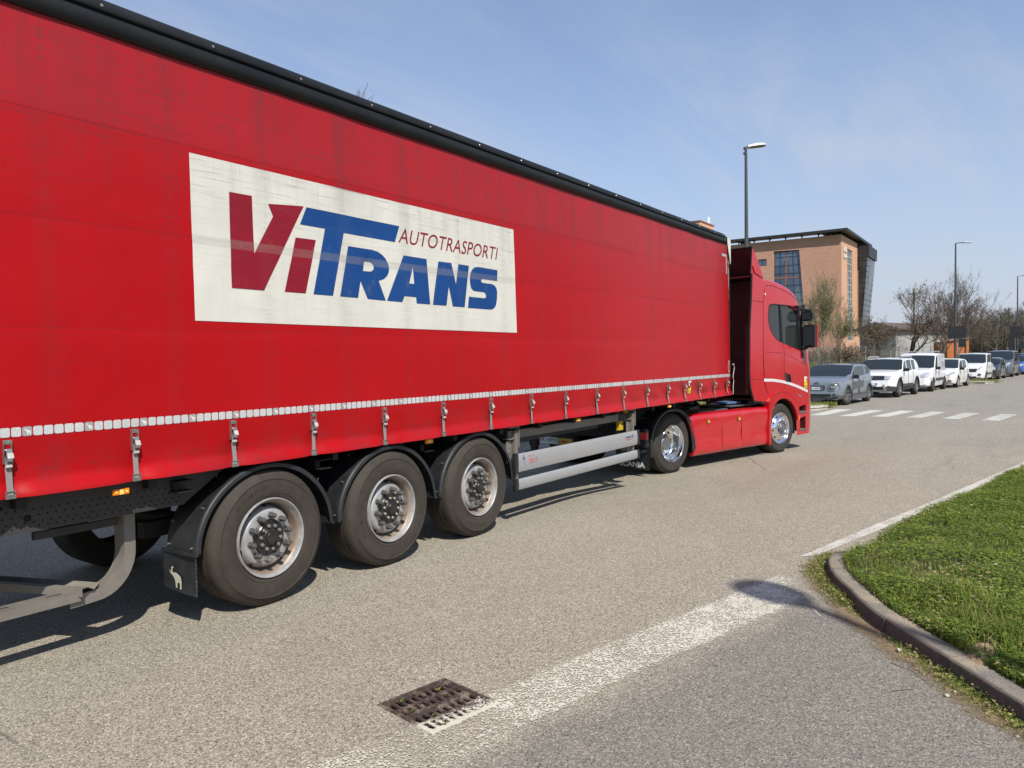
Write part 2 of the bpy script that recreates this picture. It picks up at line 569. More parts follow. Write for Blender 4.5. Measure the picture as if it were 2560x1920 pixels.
# wide worn band running from the kerb tip past the drain
m, g = new_mat('worn_band_paint')
tc = g('ShaderNodeTexCoord').outputs['Object']
uvn = g('ShaderNodeSeparateXYZ', {0: g('ShaderNodeUVMap', uv_map='UVMap').outputs[0]})
vo = g('ShaderNodeTexVoronoi', {'Vector': tc, 'Scale': 112.0})
vc = g('ShaderNodeSeparateColor', {0: vo.outputs['Color']})
n1 = g.noise(tc, 2.4, 6, 0.65, 0.3); n2 = g.noise(tc, 16, 5, 0.7); n3 = g.noise(tc, 150, 3, 0.75)
ev_ = g.m('MINIMUM', g.m('MINIMUM', uvn.outputs[1], g.m('SUBTRACT', 1.0, uvn.outputs[1])), g.m('MULTIPLY', uvn.outputs[0], 2.2))
ev_ = g.m('ADD', ev_, g.m('MULTIPLY', g.m('SUBTRACT', g.noise(tc, 7, 6, .75), .5), .22))
edge_ = g.step(ev_, .16, .02)
along = g.ramp(uvn.outputs[0], [(0.0, (.48,) * 3), (.16, (.50,) * 3), (.36, (.64,) * 3), (.50, (.65,) * 3), (.66, (.80,) * 3), (.76, (.72,) * 3), (.86, (.66,) * 3), (1.0, (.70,) * 3)])
s = g.m('ADD', g.m('MULTIPLY', n1, 0.75), g.m('ADD', g.m('MULTIPLY', n2, 0.40), g.m('ADD', g.m('MULTIPLY', n3, 0.70), g.m('MULTIPLY', vc.outputs[0], -0.55))))
s = g.m('SUBTRACT', s, g.m('MULTIPLY', edge_, .55))
al = g.step(s, g.m('ADD', along, -.04), g.m('ADD', along, .07))
c = g.mix(g.step(n2, 0.3, 0.7), (0.50, 0.47, 0.385), (0.62, 0.585, 0.49))
finish(g, c, 0.75, 0, g('ShaderNodeBump', {'Strength': 0.5, 'Distance': 0.005, 'Height': g.m('ADD', vo.outputs['Distance'], n3)}).outputs[0], 0.3, 0, alpha=al)
MT['band'] = m
bandc = [((6.66, 1.77), (6.05, 1.36)), ((5.6, 2.03), (5.3, 1.54)), ((4.4, 2.32), (4.1, 1.84)), ((3.42, 2.52), (3.06, 2.06)), ((3.0, 2.60), (2.72, 2.09)), ((1.9, 2.92), (1.62, 2.42)), ((.7, 3.3), (.45, 2.8))]
mb = MB(); mb.grid([[(p[0], p[1], .004), (q[0], q[1], .004)] for p, q in bandc])
bo = mb.build('worn_road_band', 'band', normals=False)
uvl = bo.data.uv_layers.new(name='UVMap')
for pl_ in bo.data.polygons:
    for li in pl_.loop_indices:
        vi = bo.data.loops[li].vertex_index
        uvl.data[li].uv = ((vi // 2) / 6.0, vi % 2)
tag(bo, kind='structure')
# brown dirt film washed against the kerb foot
# edge line
lp = [(7.14, 1.79), (9.01, 1.42), (10.38, 1.135), (15.14, 0.21), (26, -2.0), (60, -9.0), (150, -28)]
ln = []
for i, (x, y) in enumerate(lp):
    a = lp[max(0, i - 1)]; b = lp[min(len(lp) - 1, i + 1)]
    t = Vector((b[0] - a[0], b[1] - a[1])).normalized()
    ln.append(((x, y), (x + t.y * .13, y - t.x * .13)))
mb = MB()
mb.grid([[(p[0], p[1], gz(*p) + .004), (q[0] + (.16 if i == 0 else 0), q[1], .004)] for i, (p, q) in enumerate(ln)])
tag(mb.build('edge_line', 'paint_line'), kind='structure')

# --- traffic island with kerb
KP = [(1.6, -2.6), (2.5, -1.75), (3.3, -1.0), (3.9, -.45), (4.47, .06), (4.85, .36), (5.25, .68), (5.6, .93), (5.98, 1.14), (6.35, 1.34), (6.75, 1.475), (7.1, 1.50), (7.45, 1.475)]


def resample(pts, step):
    out = []
    P = [Vector(p) for p in pts]
    P = [P[0] * 2 - P[1]] + P + [P[-1] * 2 - P[-2]]
    dense = []
    for i in range(1, len(P) - 2):
        for k in range(20):
            t = k / 20
            a, b, c, d = P[i - 1], P[i], P[i + 1], P[i + 2]
            dense.append(0.5 * ((2 * b) + (c - a) * t + (2 * a - 5 * b + 4 * c - d) * t * t + (3 * b - a - 3 * c + d) * t ** 3))
    dense.append(P[-2])
    acc = 0
    out = [dense[0]]
    for a, b in zip(dense, dense[1:]):
        acc += (b - a).length
        if acc >= step:
            out.append(b); acc = 0
    return out


kp = resample(KP, 0.08)
m, g = new_mat('kerb_concrete')
tc = g('ShaderNodeTexCoord').outputs['Object']
kz = g('ShaderNodeSeparateXYZ', {0: tc}).outputs[2]
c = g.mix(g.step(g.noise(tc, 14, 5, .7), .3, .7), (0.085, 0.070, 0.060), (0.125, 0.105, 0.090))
tp = g.mix(g.step(g.noise(tc, 3, 6, .7), .40, .62), (0.20, 0.185, 0.16), (0.36, 0.30, 0.215))
tp = g.mix(g.m('MULTIPLY', g.step(g.noise(tc, 60, 4, .7), .5, .65), .6), tp, (0.11, 0.10, 0.085))
c = g.mix(g.step(g.m('ADD', kz, g.m('MULTIPLY', g.m('SUBTRACT', g.noise(tc, 30, 4, .7), .5), .010)), .098, .104), c, tp)  # face coloured darker than the dusty top, its shade put into the colour
c = g.mix(g.m('MULTIPLY', g.step(g.m('ABSOLUTE', g.m('SUBTRACT', kz, .096)), .0022, .0008), .55), c, (0.42, 0.38, 0.33))  # bevel highlight painted as a thin pale line along the top edge
finish(g, c, .9, 0, g('ShaderNodeBump', {'Strength': .8, 'Distance': .006, 'Height': g.noise(tc, 110, 5, .7)}).outputs[0], .2)
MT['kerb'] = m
mb = MB()
prof = [(0.0, -0.03), (0.006, 0.085), (0.016, 0.100), (0.03, 0.106), (0.125, 0.108), (0.13, 0.06)]
run = 0.0
seg = []
kin = []
for i, p in enumerate(kp):
    t = (kp[min(i + 1, len(kp) - 1)] - kp[max(0, i - 1)]).normalized()
    nrm = Vector((t.y, -t.x))
    kin.append(p + nrm * .125)
    seg.append([(p.x + nrm.x * o, p.y + nrm.y * o, z * (1 - .6 * smooth01(6.9, 7.5, p.x))) for o, z in prof])
    if len(seg) == 8 or i == len(kp) - 1:
        if len(seg) > 1:
            # leave a narrow joint
            a = [tuple(Vector(u).lerp(Vector(v), .05)) for u, v in zip(seg[0], seg[1])]
            b_ = [tuple(Vector(v).lerp(Vector(u), .07)) for u, v in zip(seg[-2], seg[-1])]
            jx, jy, jz = random.uniform(-.006, .006), random.uniform(-.006, .006), random.uniform(-.004, .004)
            mb.grid([[(q[0] + jx + .003 * mnoise.noise(Vector(q) * 14), q[1] + jy + .003 * mnoise.noise(Vector(q) * 14 + Vector((5, 0, 0))), q[2] + (jz + .003 * mnoise.noise(Vector(q) * 18)) * (q[2] > 0)) for q in r_] for r_ in [a] + seg[1:-1] + [b_]])
            nv = len(prof)
            base = len(mb.v) - nv * len(seg)
            mb.f.append(tuple(range(base, base + nv))[::-1]); mb.k.append(0)
            mb.f.append(tuple(range(len(mb.v) - nv, len(mb.v)))); mb.k.append(0)
        seg = [seg[-1]]
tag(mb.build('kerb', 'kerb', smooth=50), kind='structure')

m, g = new_mat('gutter_film')
tc = g('ShaderNodeTexCoord').outputs['Object']
uvn = g('ShaderNodeSeparateXYZ', {0: g('ShaderNodeUVMap', uv_map='UVMap').outputs[0]})
s_ = g.m('ADD', g.m('ADD', g.m('MULTIPLY', g.noise(tc, 5, 6, .7), .8), g.m('MULTIPLY', g.noise(tc, 60, 4, .8), .6)), g.m('MULTIPLY', uvn.outputs[1], -.62))
c = g.mix(g.noise(tc, 40, 5, .75), (0.10, 0.075, 0.045), (0.36, 0.27, 0.165))
finish(g, c, .95, 0, g('ShaderNodeBump', {'Strength': .8, 'Distance': .006, 'Height': g.noise(tc, 90, 4, .7)}).outputs[0], .1, 0, alpha=g.m('MULTIPLY', g.step(s_, .26, .46), .92))
MT['gutter_film'] = m
mb = MB(); rows_ = []
for i, p in enumerate(kp):
    t = (kp[min(i + 1, len(kp) - 1)] - kp[max(0, i - 1)]).normalized(); nr = Vector((t.y, -t.x))
    rows_.append([(p.x - nr.x * o, p.y - nr.y * o, .0045) for o in (-.01, .13, .27)])
mb.grid(rows_)
go = mb.build('gutter_film', 'gutter_film', normals=False)
uvl = go.data.uv_layers.new(name='UVMap')
for pl_ in go.data.polygons:
    for li in pl_.loop_indices:
        uvl.data[li].uv = (0, (go.data.loops[li].vertex_index % 3) / 2)
tag(go, kind='structure')

bx = [p.x for p in kin] + [9.01, 10.38, 15.14, 26, 60, 150]
by = [p.y for p in kin] + [1.42 - .21, 1.135 - .22, .21 - .22, -2.0 - .25, -9.3, -28.4]


def island_y(x):
    return float(np.interp(x, bx, by))


m, g = new_mat('island_soil')
tc = g('ShaderNodeTexCoord').outputs['Object']
c = g.mix(g.step(g.noise(tc, 3, 5, .6), .35, .65), (0.030, 0.048, 0.012), (0.075, 0.072, 0.028))
c = g.mix(g.m('MULTIPLY', g.step(g.noise(tc, 1.6, 5, .6), .56, .68), .7), c, (0.19, 0.14, 0.085))
finish(g, c, .95, 0, g('ShaderNodeBump', {'Strength': .8, 'Distance': .02, 'Height': g.noise(tc, 45, 4, .6)}).outputs[0], .2)
MT['soil'] = m


def island_z(x, y):
    d = island_y(x) - y
    edge = .03 if x > 7.4 else .098
    h = edge + .05 * smooth01(0, .5, d) + .02 * (mnoise.noise(Vector((x * 1.7, y * 1.7, 0)))) * smooth01(0, .2, d)
    return h


mb = MB()
rows = []
gxs = [1.75 + .12 * i for i in range(110)] + [15.5, 17, 20, 25, 32, 45, 70, 110, 150]
for x in gxs:
    yb = island_y(x)
    row = [(x, yb + .02, 0.0 if x > 7.4 else .07)]
    for d in [0, .06, .15, .3, .5, .8, 1.2, 1.8, 2.6, 4, 7, 12, 20, 40]:
        row.append((x, yb - d, island_z(x, yb - d)))
    rows.append(row)
mb.grid(rows)
tag(mb.build('grass_island', 'soil', smooth=80), kind='structure')


# --- grass blades and clover, real leaves
def leafmat(name, col, tr=0.35):
    m, g = new_mat(name)
    tc = g('ShaderNodeTexCoord').outputs['Object']
    n = g.noise(tc, 6, 4, .6)
    c = g.mix(g.step(n, .3, .7), [x * .8 for x in col], [x * 1.25 for x in col])
    b = g('ShaderNodeBsdfPrincipled', {'Base Color': c, 'Roughness': .6, 'Specular IOR Level': .25})
    t = g('ShaderNodeBsdfTranslucent', {'Color': g.mix(.5, c, (col[0] * 1.4, col[1] * 1.4, col[2] * .6))})
    mx = g('ShaderNodeMixShader', {0: tr, 1: b.outputs[0], 2: t.outputs[0]})
    g('ShaderNodeOutputMaterial', {'Surface': mx.outputs[0]})
    return m


MT['leaf1'] = leafmat('clover_mid', (0.150, 0.215, 0.036))
MT['leaf2'] = leafmat('clover_dark', (0.082, 0.130, 0.024))
MT['leaf3'] = leafmat('clover_yellow', (0.275, 0.310, 0.050))
MT['straw'] = leafmat('dry_straw', (0.42, 0.33, 0.17), .2)
LEAF = ['leaf1', 'leaf2', 'leaf3', 'straw']
rng = np.random.default_rng(3)


def blades(P, h, w, lean, mats):
    """P (n,3); returns verts, quads, tri as arrays"""
    n = len(P)
    a = rng.uniform(0, 2 * np.pi, n)
    d = np.stack([np.cos(a), np.sin(a), 0 * a], 1)
    s = np.stack([-np.sin(a), np.cos(a), 0 * a], 1)
    ln_ = lean * rng.uniform(.3, 1.4, n)
    h = h[:, None]; w = w[:, None]; ln_ = ln_[:, None]
    z = np.array([0, 0, 1.0])
    p0 = P - s * w; p1 = P + s * w
    m_ = P + z * h * .55 + d * ln_ * h * .3
    p2 = m_ - s * w * .8; p3 = m_ + s * w * .8
    p4 = P + z * h * (1 - .25 * ln_) + d * ln_ * h
    V = np.stack([p0, p1, p3, p2, p4], 1).reshape(-1, 3)
    b = np.arange(n)[:, None] * 5
    return V, b + np.array([0, 1, 2, 3]), b + np.array([3, 2, 4])


def clovers(P, size, tilt=.5):
    n = len(P)
    up = np.stack([rng.normal(0, tilt * .6, n), rng.normal(0, tilt * .6, n), np.ones(n)], 1)
    up /= np.linalg.norm(up, axis=1)[:, None]
    a0 = rng.uniform(0, 2 * np.pi, n)
    ref = np.stack([np.cos(a0), np.sin(a0), 0 * a0], 1)
    e1 = np.cross(up, ref); e1 /= np.linalg.norm(e1, axis=1)[:, None]
    e2 = np.cross(up, e1)
    Vs = []
    for k in range(3):
        a = k * 2.094
        dr = e1 * np.cos(a) + e2 * np.sin(a); sd = -e1 * np.sin(a) + e2 * np.cos(a)
        s_ = size[:, None]
        Vs += [P, P + dr * s_ * .6 + sd * s_ * .42 + up * s_ * .1, P + dr * s_ - up * s_ * .05, P + dr * s_ * .6 - sd * s_ * .42 + up * s_ * .1]
    V = np.stack(Vs, 1).reshape(-1, 3)
    b = np.arange(n)[:, None] * 12
    return V, np.concatenate([b + np.array([0, 1, 2, 3]) + 4 * k for k in range(3)], 0), 3


def mass(name, parts, mats, label=None):
    """parts: list of (V, [face arrays], material index array per source element repeated)"""
    Vs, loops, starts, totals, mis = [], [], [], [], []
    off = 0; lo = 0
    for V, faces, mi in parts:
        for F, m_ in zip(faces, mi):
            F = F + off
            k = F.shape[1]
            loops.append(F.reshape(-1)); starts.append(lo + np.arange(len(F)) * k); totals.append(np.full(len(F), k)); mis.append(m_)
            lo += F.size
        Vs.append(V); off += len(V)
    V = np.concatenate(Vs); L = np.concatenate(loops)
    me = bpy.data.meshes.new(name)
    me.vertices.add(len(V)); me.vertices.foreach_set('co', V.astype(np.float32).reshape(-1))
    me.loops.add(len(L)); me.loops.foreach_set('vertex_index', L.astype(np.int32))
    S_ = np.concatenate(starts); T_ = np.concatenate(totals)
    me.polygons.add(len(S_)); me.polygons.foreach_set('loop_start', S_.astype(np.int32)); me.polygons.foreach_set('loop_total', T_.astype(np.int32))
    for m_ in mats: me.materials.append(MT[m_])
    me.polygons.foreach_set('material_index', np.concatenate(mis).astype(np.int32))
    me.update(calc_edges=True)
    me.validate()
    o = bpy.data.objects.new(name, me); COL.objects.link(o)
    return o


def vnoise(X, Y, s):
    return np.array([mnoise.noise(Vector((x * s, y * s, 3.3))) for x, y in zip(X, Y)])


def scatter(n, x0, x1, d1, power=1.0, y_lo=-.25):
    X = x0 + (x1 - x0) * rng.uniform(0, 1, n) ** power
    yb = np.interp(X, bx, by)
    low = np.maximum(yb - d1, 0.0145 * X + y_lo)
    Y = yb - (yb - low) * rng.uniform(0, 1, n)
    k = yb > low
    return X[k], Y[k]


def zisl(X, Y):
    return np.array([island_z(x, y) for x, y in zip(X, Y)])


X, Y = scatter(88000, 4.2, 13.5, 3.0, 1.15)
dens = vnoise(X, Y, 2.2); dry = vnoise(X + 40, Y, 1.3)
keep = (rng.uniform(-.55, .6, len(X)) < dens + .25)
# bare earth near the kerb, by the cover
bare = np.exp(-(((X - 5.1) / .22) ** 2 + ((Y - .25) / .12) ** 2)) + .9 * np.exp(-(((X - 6.7) / .4) ** 2 + ((Y - 1.13) / .12) ** 2)) + 1.2 * np.exp(-(((X - 5.58) / .15) ** 2 + ((Y - .22) / .10) ** 2))
keep &= rng.uniform(0, 1, len(X)) > bare
X, Y, dens, dry = X[keep], Y[keep], dens[keep], dry[keep]
hz = rng.uniform(.016, .062, len(X)) * (1 + .8 * np.maximum(dens, 0))
P = np.stack([X, Y, zisl(X, Y) + hz], 1)
V1, F1, _ = clovers(P, rng.uniform(.007, .0155, len(X)))
mi1 = rng.choice(3, len(X), p=[.5, .3, .2]); mi1 = np.where((dry > .25) & (rng.uniform(0, 1, len(X)) < .10), 3, mi1)
X2, Y2 = scatter(60000, 4.2, 14.5, 3.0, 1.1)
tuft = vnoise(X2 + 9, Y2, 1.5) + .6 * vnoise(X2, Y2 + 5, 6) - .25
tuft += 1.5 * np.exp(-(((X2 - 6.1) / .35) ** 2 + ((Y2 - .45) / .25) ** 2)) + 1.6 * np.exp(-(((X2 - 5.5) / .45) ** 2 + ((Y2 - .30) / .22) ** 2)) + 1.3 * np.exp(-(((X2 - 5.2) / .3) ** 2 + ((Y2 - .12) / .12) ** 2)) + .8 * np.exp(-(((X2 - 7.4) / .4) ** 2 + ((Y2 - 1.2) / .2) ** 2))
k2 = rng.uniform(-.9, .6, len(X2)) < tuft - .12
bare2 = np.exp(-(((X2 - 5.1) / .2) ** 2 + ((Y2 - .25) / .10) ** 2)) + 1.1 * np.exp(-(((X2 - 5.58) / .12) ** 2 + ((Y2 - .23) / .08) ** 2))
k2 &= rng.uniform(0, 1, len(X2)) > bare2
X2, Y2, tuft = X2[k2], Y2[k2], tuft[k2]
P2 = np.stack([X2, Y2, zisl(X2, Y2) - .005], 1)
V2, Q2, T2 = blades(P2, (.022 + .040 * rng.uniform(0, 1, len(X2))) * (1 + 1.3 * np.clip(tuft - .15, 0, 1.3)), rng.uniform(.0012, .0028, len(X2)), .55, None)
mi2 = rng.choice(4, len(X2), p=[.45, .2, .22, .13])
tag(mass('grass', [(V1, [F1], [np.tile(mi1, 3)]), (V2, [Q2, T2], [mi2, mi2])], LEAF), kind='stuff')
# farther strip of the island, coarser
X3, Y3 = scatter(16000, 13, 60, 6.0, 1.6, -1.5)
P3 = np.stack([X3, Y3, zisl(X3, Y3)], 1)
V3, Q3, T3 = blades(P3, rng.uniform(.05, .13, len(X3)), rng.uniform(.006, .014, len(X3)), .5, None)
mi3 = rng.choice(4, len(X3), p=[.5, .2, .2, .1])
tag(mass('grass', [(V3, [Q3, T3], [mi3, mi3])], LEAF), kind='stuff')

# rest of the island, just outside the picture's right edge
n = 46000
Xm = rng.uniform(3.4, 16, n); hi_ = np.minimum(np.interp(Xm, bx, by) - .02, .0145 * Xm - .22)
Ym = hi_ - rng.uniform(0, 1, n) ** 1.3 * 4.0
Pm = np.stack([Xm, Ym, zisl(Xm, Ym) + rng.uniform(.01, .05, n)], 1)
Vm, Fm, _ = clovers(Pm[:26000], rng.uniform(.012, .026, 26000))
Vn, Qn, Tn = blades(Pm[26000:], rng.uniform(.04, .12, 20000), rng.uniform(.0018, .004, 20000), .55, None)
mm1 = rng.choice(4, 26000, p=[.5, .28, .18, .04]); mm2 = rng.choice(4, 20000, p=[.45, .2, .22, .13])
tag(mass('grass', [(Vm, [Fm], [np.tile(mm1, 3)]), (Vn, [Qn, Tn], [mm2, mm2])], LEAF), kind='stuff')

# weeds rooted in the gutter along the kerb foot
pts = []
for i, p in enumerate(kp[:-1]):
    t = (kp[i + 1] - p).normalized(); nr = Vector((t.y, -t.x))
    dn = .5 + 1.1 * mnoise.noise(Vector((i * .11, 3, 0)))
    if p.x > 5.9: dn += 1.3
    if p.x < 4.9: dn += .5
    for _ in range(int(max(0, dn) * 110)):
        o = abs(random.gauss(0, .055)) + .004
        if p.x > 6.5: o *= 1.5
        q = p - nr * o + t * random.uniform(0, .08)
        pts.append((q.x, q.y, o))
pts = np.array(pts)
n = len(pts)
hh = np.where(rng.uniform(0, 1, n) < .75, rng.uniform(.003, .03, n), rng.uniform(.02, .055, n)) * np.clip(1.3 - pts[:, 2] * 6, .25, 1)
V4, F4, _ = clovers(np.stack([pts[:, 0], pts[:, 1], hh], 1), rng.uniform(.004, .0105, n), 1.0)
mi4 = rng.choice(4, n, p=[.3, .35, .1, .25])
k5 = rng.uniform(0, 1, n) < .35
P5 = np.stack([pts[k5, 0], pts[k5, 1], np.zeros(k5.sum())], 1)
V5, Q5, T5 = blades(P5, rng.uniform(.012, .05, len(P5)), rng.uniform(.001, .002, len(P5)), .9, None)
mi5 = rng.choice(4, len(P5), p=[.3, .2, .2, .3])
tag(mass('gutter_weeds', [(V4, [F4], [np.tile(mi4, 3)]), (V5, [Q5, T5], [mi5, mi5])], LEAF), kind='stuff')

# soil crumbs and litter in the gutter
MT['crumb'] = M('gutter_dirt', (0.17, 0.135, 0.09), .95, var=.4, vs=40)
mb = MB()
for i, p in enumerate(kp[:-1]):
    t = (kp[i + 1] - p).normalized(); nr = Vector((t.y, -t.x))
    for _ in range(44):
        q = p - nr * abs(random.gauss(0, .075)) + t * random.uniform(0, .08)
        s = random.uniform(.0012, .0042)
        rt = Matrix.Rotation(random.uniform(0, 6), 3, Vector((random.random(), random.random(), 1)).normalized())
        mb.box((q.x, q.y, s * .3), (s * 2, s * 1.4, s), rt)
tag(mb.build('gutter_dirt', 'crumb', smooth=0), kind='stuff')

# pale stones, a leaf and twigs by the kerb
MT['stone'] = M('pale_stone', (0.42, 0.39, 0.35), .8)
for k, (x, y, s, lb) in enumerate([(4.62, .40, .014, 'small pale stone on the asphalt beside the gutter weeds, largest of the loose stones'), (4.70, .37, .009, 'tiny pale stone beside the larger loose stone on the asphalt'),
                                   (4.30, .08, .009, 'small pale stone on the asphalt in front of the kerb end near the corner')]):
    bm = bmesh.new(); bmesh.ops.create_icosphere(bm, subdivisions=2, radius=s)
    for v in bm.verts:
        v.co = Vector((v.co.x * 1.3, v.co.y, v.co.z * .7)) * (1 + .25 * mnoise.noise(v.co * 60 + Vector((k, 0, 0))))
    me = bpy.data.meshes.new('loose_stone'); bm.to_mesh(me); bm.free(); me.materials.append(MT['stone'])
    o = bpy.data.objects.new('loose_stone', me); COL.objects.link(o); o.location = (x, y, s * .45)
    tag(o, lb, 'stone', 'loose stones by the kerb')
MT['twig'] = M('twig_bark', (0.13, 0.09, 0.06), .9)
for pts_, lb in [(((4.95, .72, .004), (4.86, .58, .008), (4.74, .50, .004)), 'thin brown twig lying on the dark asphalt below the kerb'),
                 (((4.62, .56, .003), (4.55, .63, .006), (4.50, .67, .003)), 'short thin twig lying on the asphalt nearer the camera')]:
    mb = MB(); mb.tube(pts_, [.0022, .0018, .001], 5)
    tag(mb.build('twig', 'twig'), lb, 'twig', 'twigs on the asphalt')


# short chalk-like paint mark on the dark asphalt
marking([(5.575, 1.265), (5.70, 1.345), (5.71, 1.332), (5.585, 1.252)], 'paint_line', 'short_paint_mark', 2)
# dug-up dry soil by the kerb
mb = MB()
rows_ = []
for i in range(9):
    r = .15 * i / 8
    rows_.append([(5.07 + r * 1.5 * math.cos(a), .255 + r * .7 * math.sin(a), island_z(5.07, .25) - .01 + .055 * (1 - (i / 8) ** 2) * (1 + .5 * mnoise.noise(Vector((math.cos(a) * 3, math.sin(a) * 3, i * .7)))) + .010 * mnoise.noise(Vector((math.cos(a) * r * 60, math.sin(a) * r * 60, 1)))) for a in [2 * math.pi * k / 28 for k in range(29)]])
mb.grid(rows_)
MT['dry_soil'] = M('dry_soil', (0.30, 0.205, 0.125), .95, var=.45, vs=30, bump=1.0, bs=120)
tag(mb.build('soil_mound', 'dry_soil', smooth=60), kind='stuff')
mb = MB()
mb.add([(0, 0, .004), (.03, .012, .016), (.055, 0, .006), (.03, -.016, .010)], [(0, 1, 2), (0, 2, 3)])
o = mb.build('dry_leaf', 'stone', smooth=0, normals=False); o.location = (5.12, .70, .012)
tag(o, 'pale curled dry leaf lying against the kerb foot', 'leaf')

# flowers
MT['petal_white'] = M('daisy_petal', (0.78, 0.78, 0.76), .6, var=.03)
MT['petal_yellow'] = M('dandelion_petal', (0.80, 0.52, 0.01), .6)
def flower(name, lb, cat, x, y, r, mat_, core, grp):
    z = island_z(x, y); h = .055
    t = thing(name, lb, cat, (x, y, z - .005), 0, grp)
    mb = MB(); mb.tube([(0, 0, 0), (.006, .004, h * .6), (.003, .002, h)], .0012, 5); mb.build('stem', 'leaf1', t)
    mb = MB()
    n = 16 if name == 'daisy' else 26
    for k in range(n):
        a = 2 * math.pi * k / n; rr = r * random.uniform(.85, 1.05); d = Vector((math.cos(a), math.sin(a), 0)); s_ = Vector((-d.y, d.x, 0))
        c0 = Vector((.003, .002, h))
        mb.add([c0, c0 + d * rr * .55 + s_ * rr * .16 + Vector((0, 0, .002)), c0 + d * rr + Vector((0, 0, -.001)), c0 + d * rr * .55 - s_ * rr * .16 + Vector((0, 0, .002))], [(0, 1, 2, 3)])
        if name != 'daisy':
            mb.add([c0 + Vector((0, 0, .004)), c0 + d * rr * .4 + s_ * rr * .16 + Vector((0, 0, .008)), c0 + d * rr * .75 + Vector((0, 0, .005)), c0 + d * rr * .4 - s_ * rr * .16 + Vector((0, 0, .008))], [(0, 1, 2, 3)])
    mb.build('petals', mat_, t, smooth=0, normals=False)
    mb = MB(); mb.lathe([(.0001, .0045), (r * .2, .004), (r * .32, .001)], (.003, .002, h), 10, 'z'); mb.build('flower_centre', core, t)


flower('dandelion', 'larger yellow dandelion between white daisies in the far grass', 'flower', 10.47, .62, .026, 'petal_yellow', 'petal_yellow', 'dandelions in the grass island')
flower('dandelion', 'smaller yellow dandelion alone in the clover nearer the kerb tip', 'flower', 8.23, .95, .019, 'petal_yellow', 'petal_yellow', 'dandelions in the grass island')
DZ = [((10.27, .75), 'white daisy left of the yellow dandelion, leftmost of the near pair'), ((10.36, .73), 'white daisy left of the dandelion, right one of the near pair'),
      ((10.41, .51), 'white daisy just to the right of the yellow dandelion'), ((10.24, .42), 'white daisy low in the grass between two taller daisies right of the dandelion'),
      ((10.39, .35), 'white daisy on a tall stem, rightmost in the dandelion cluster'), ((9.9, .62), 'white daisy in front of and below the yellow dandelion'),
      ((12.97, .31), 'white daisy near the far edge line, larger of the far pair'), ((12.95, .22), 'white daisy near the right photo edge, smaller of the far pair'),
      ((10.19, .67), 'small white daisy half hidden just left below the dandelion'), ((6.91, .27), 'single large white daisy alone in the near clover'),]
for (x, y), lb in DZ:
    flower('daisy', lb, 'flower', x, y, .017 if x > 7 else .014, 'petal_white', 'petal_yellow', 'daisies in the grass island')

# rusty valve cover sunk in the grass
MT['rust'] = M('rusty_iron', (0.10, 0.05, 0.035), .8, dirt=(0.22, 0.14, 0.09), da=.6, ds=20)
t = thing('valve_cover', 'small rusty ribbed iron cover half hidden in the grass behind the kerb', 'valve cover', (5.58, .23, island_z(5.58, .23)))
mb = MB(); mb.lathe([(.085, -.03), (.085, .008), (.075, .010), (.072, .002), (.072, -.03)], n=28, axis='z'); mb.build('rim', 'rust', t)
mb = MB(); mb.lathe([(.0001, 0), (.07, 0), (.07, -.02)], n=28, axis='z')
for k in range(-2, 3):
    w = math.sqrt(.066 ** 2 - (k * .024) ** 2); mb.box((0, k * .024, .004), (2 * w, .010, .008))
mb.build('lid', 'rust', t)

# --- drain grate
t = thing('drain_grate', 'square rusty brown iron storm drain grate set in the asphalt', 'drain grate', tuple(GC), GA)
MT['pit'] = M('pit_dark', (0.005, 0.005, 0.005), .95)
m, g = new_mat('grate_iron')
tc = g('ShaderNodeTexCoord').outputs['Object']
sp = g('ShaderNodeSeparateXYZ', {0: tc})
c = g.mix(g.step(g.noise(tc, 30, 5, .6), .35, .65), (0.040, 0.026, 0.023), (0.085, 0.058, 0.048))
c = g.mix(g.m('MULTIPLY', g.step(g.noise(tc, 9, 5, .7), .5, .62), .6), c, (0.30, 0.24, 0.18))
pm = g.m('SUBTRACT', g.m('MULTIPLY', sp.outputs[1], -1.0), g.m('MULTIPLY', sp.outputs[0], .20))
pm = g.m('ADD', pm, g.m('MULTIPLY', g.m('SUBTRACT', g.noise(tc, 40, 4, .7), .5), .16))
c = g.mix(g.m('MULTIPLY', g.m('MULTIPLY', g.step(pm, .115, .155), g.step(sp.outputs[2], -.006, -.002)), g.step(g.noise(tc, 70, 4, .75), .32, .42)), c, (0.56, 0.52, 0.42))
finish(g, c, .7, 0.1, g('ShaderNodeBump', {'Strength': .5, 'Distance': .003, 'Height': g.noise(tc, 90, 4, .6)}).outputs[0], .4)
MT['grate'] = m
mb = MB()
H = GH
for (cx, cy, sx, sy) in [(0, H - .012, 2 * H, .024), (0, -H + .012, 2 * H, .024), (H - .012, 0, .024, 2 * H - .048), (-H + .012, 0, .024, 2 * H - .048)]:
    mb.box((cx, cy, -.012), (sx, sy, .034))
mb.build('frame', 'grate', t, bevel=.002)
mb = MB()
I = H - .027
nb = 9
for k in range(nb + 1):
    x = -I + 2 * I * k / nb
    mb.box((x, 0, -.008), (.018, 2 * I, .012))
for v, w in [(-I + .008, .018), (-I * .5, .018), (0, .052), (I * .5, .018), (I - .008, .018)]:
    mb.box((0, v, -.0078), (2 * I, w, .0125))
for k in range(4):
    for s_ in (-.010, .010):
        mb.box((-I * .72 + I * .48 * k, s_, 0.0), (I * .36, .004, .008))
for k in range(nb + 1):
    x = -I + 2 * I * k / nb
    for v in (-I * .93, -I * .74, -I * .5, -I * .26, I * .26, I * .5, I * .74, I * .93):
        mb.box((x, v, 0.0), (.013, .013, .007), Matrix.Rotation(R(45), 3, 'Z'))
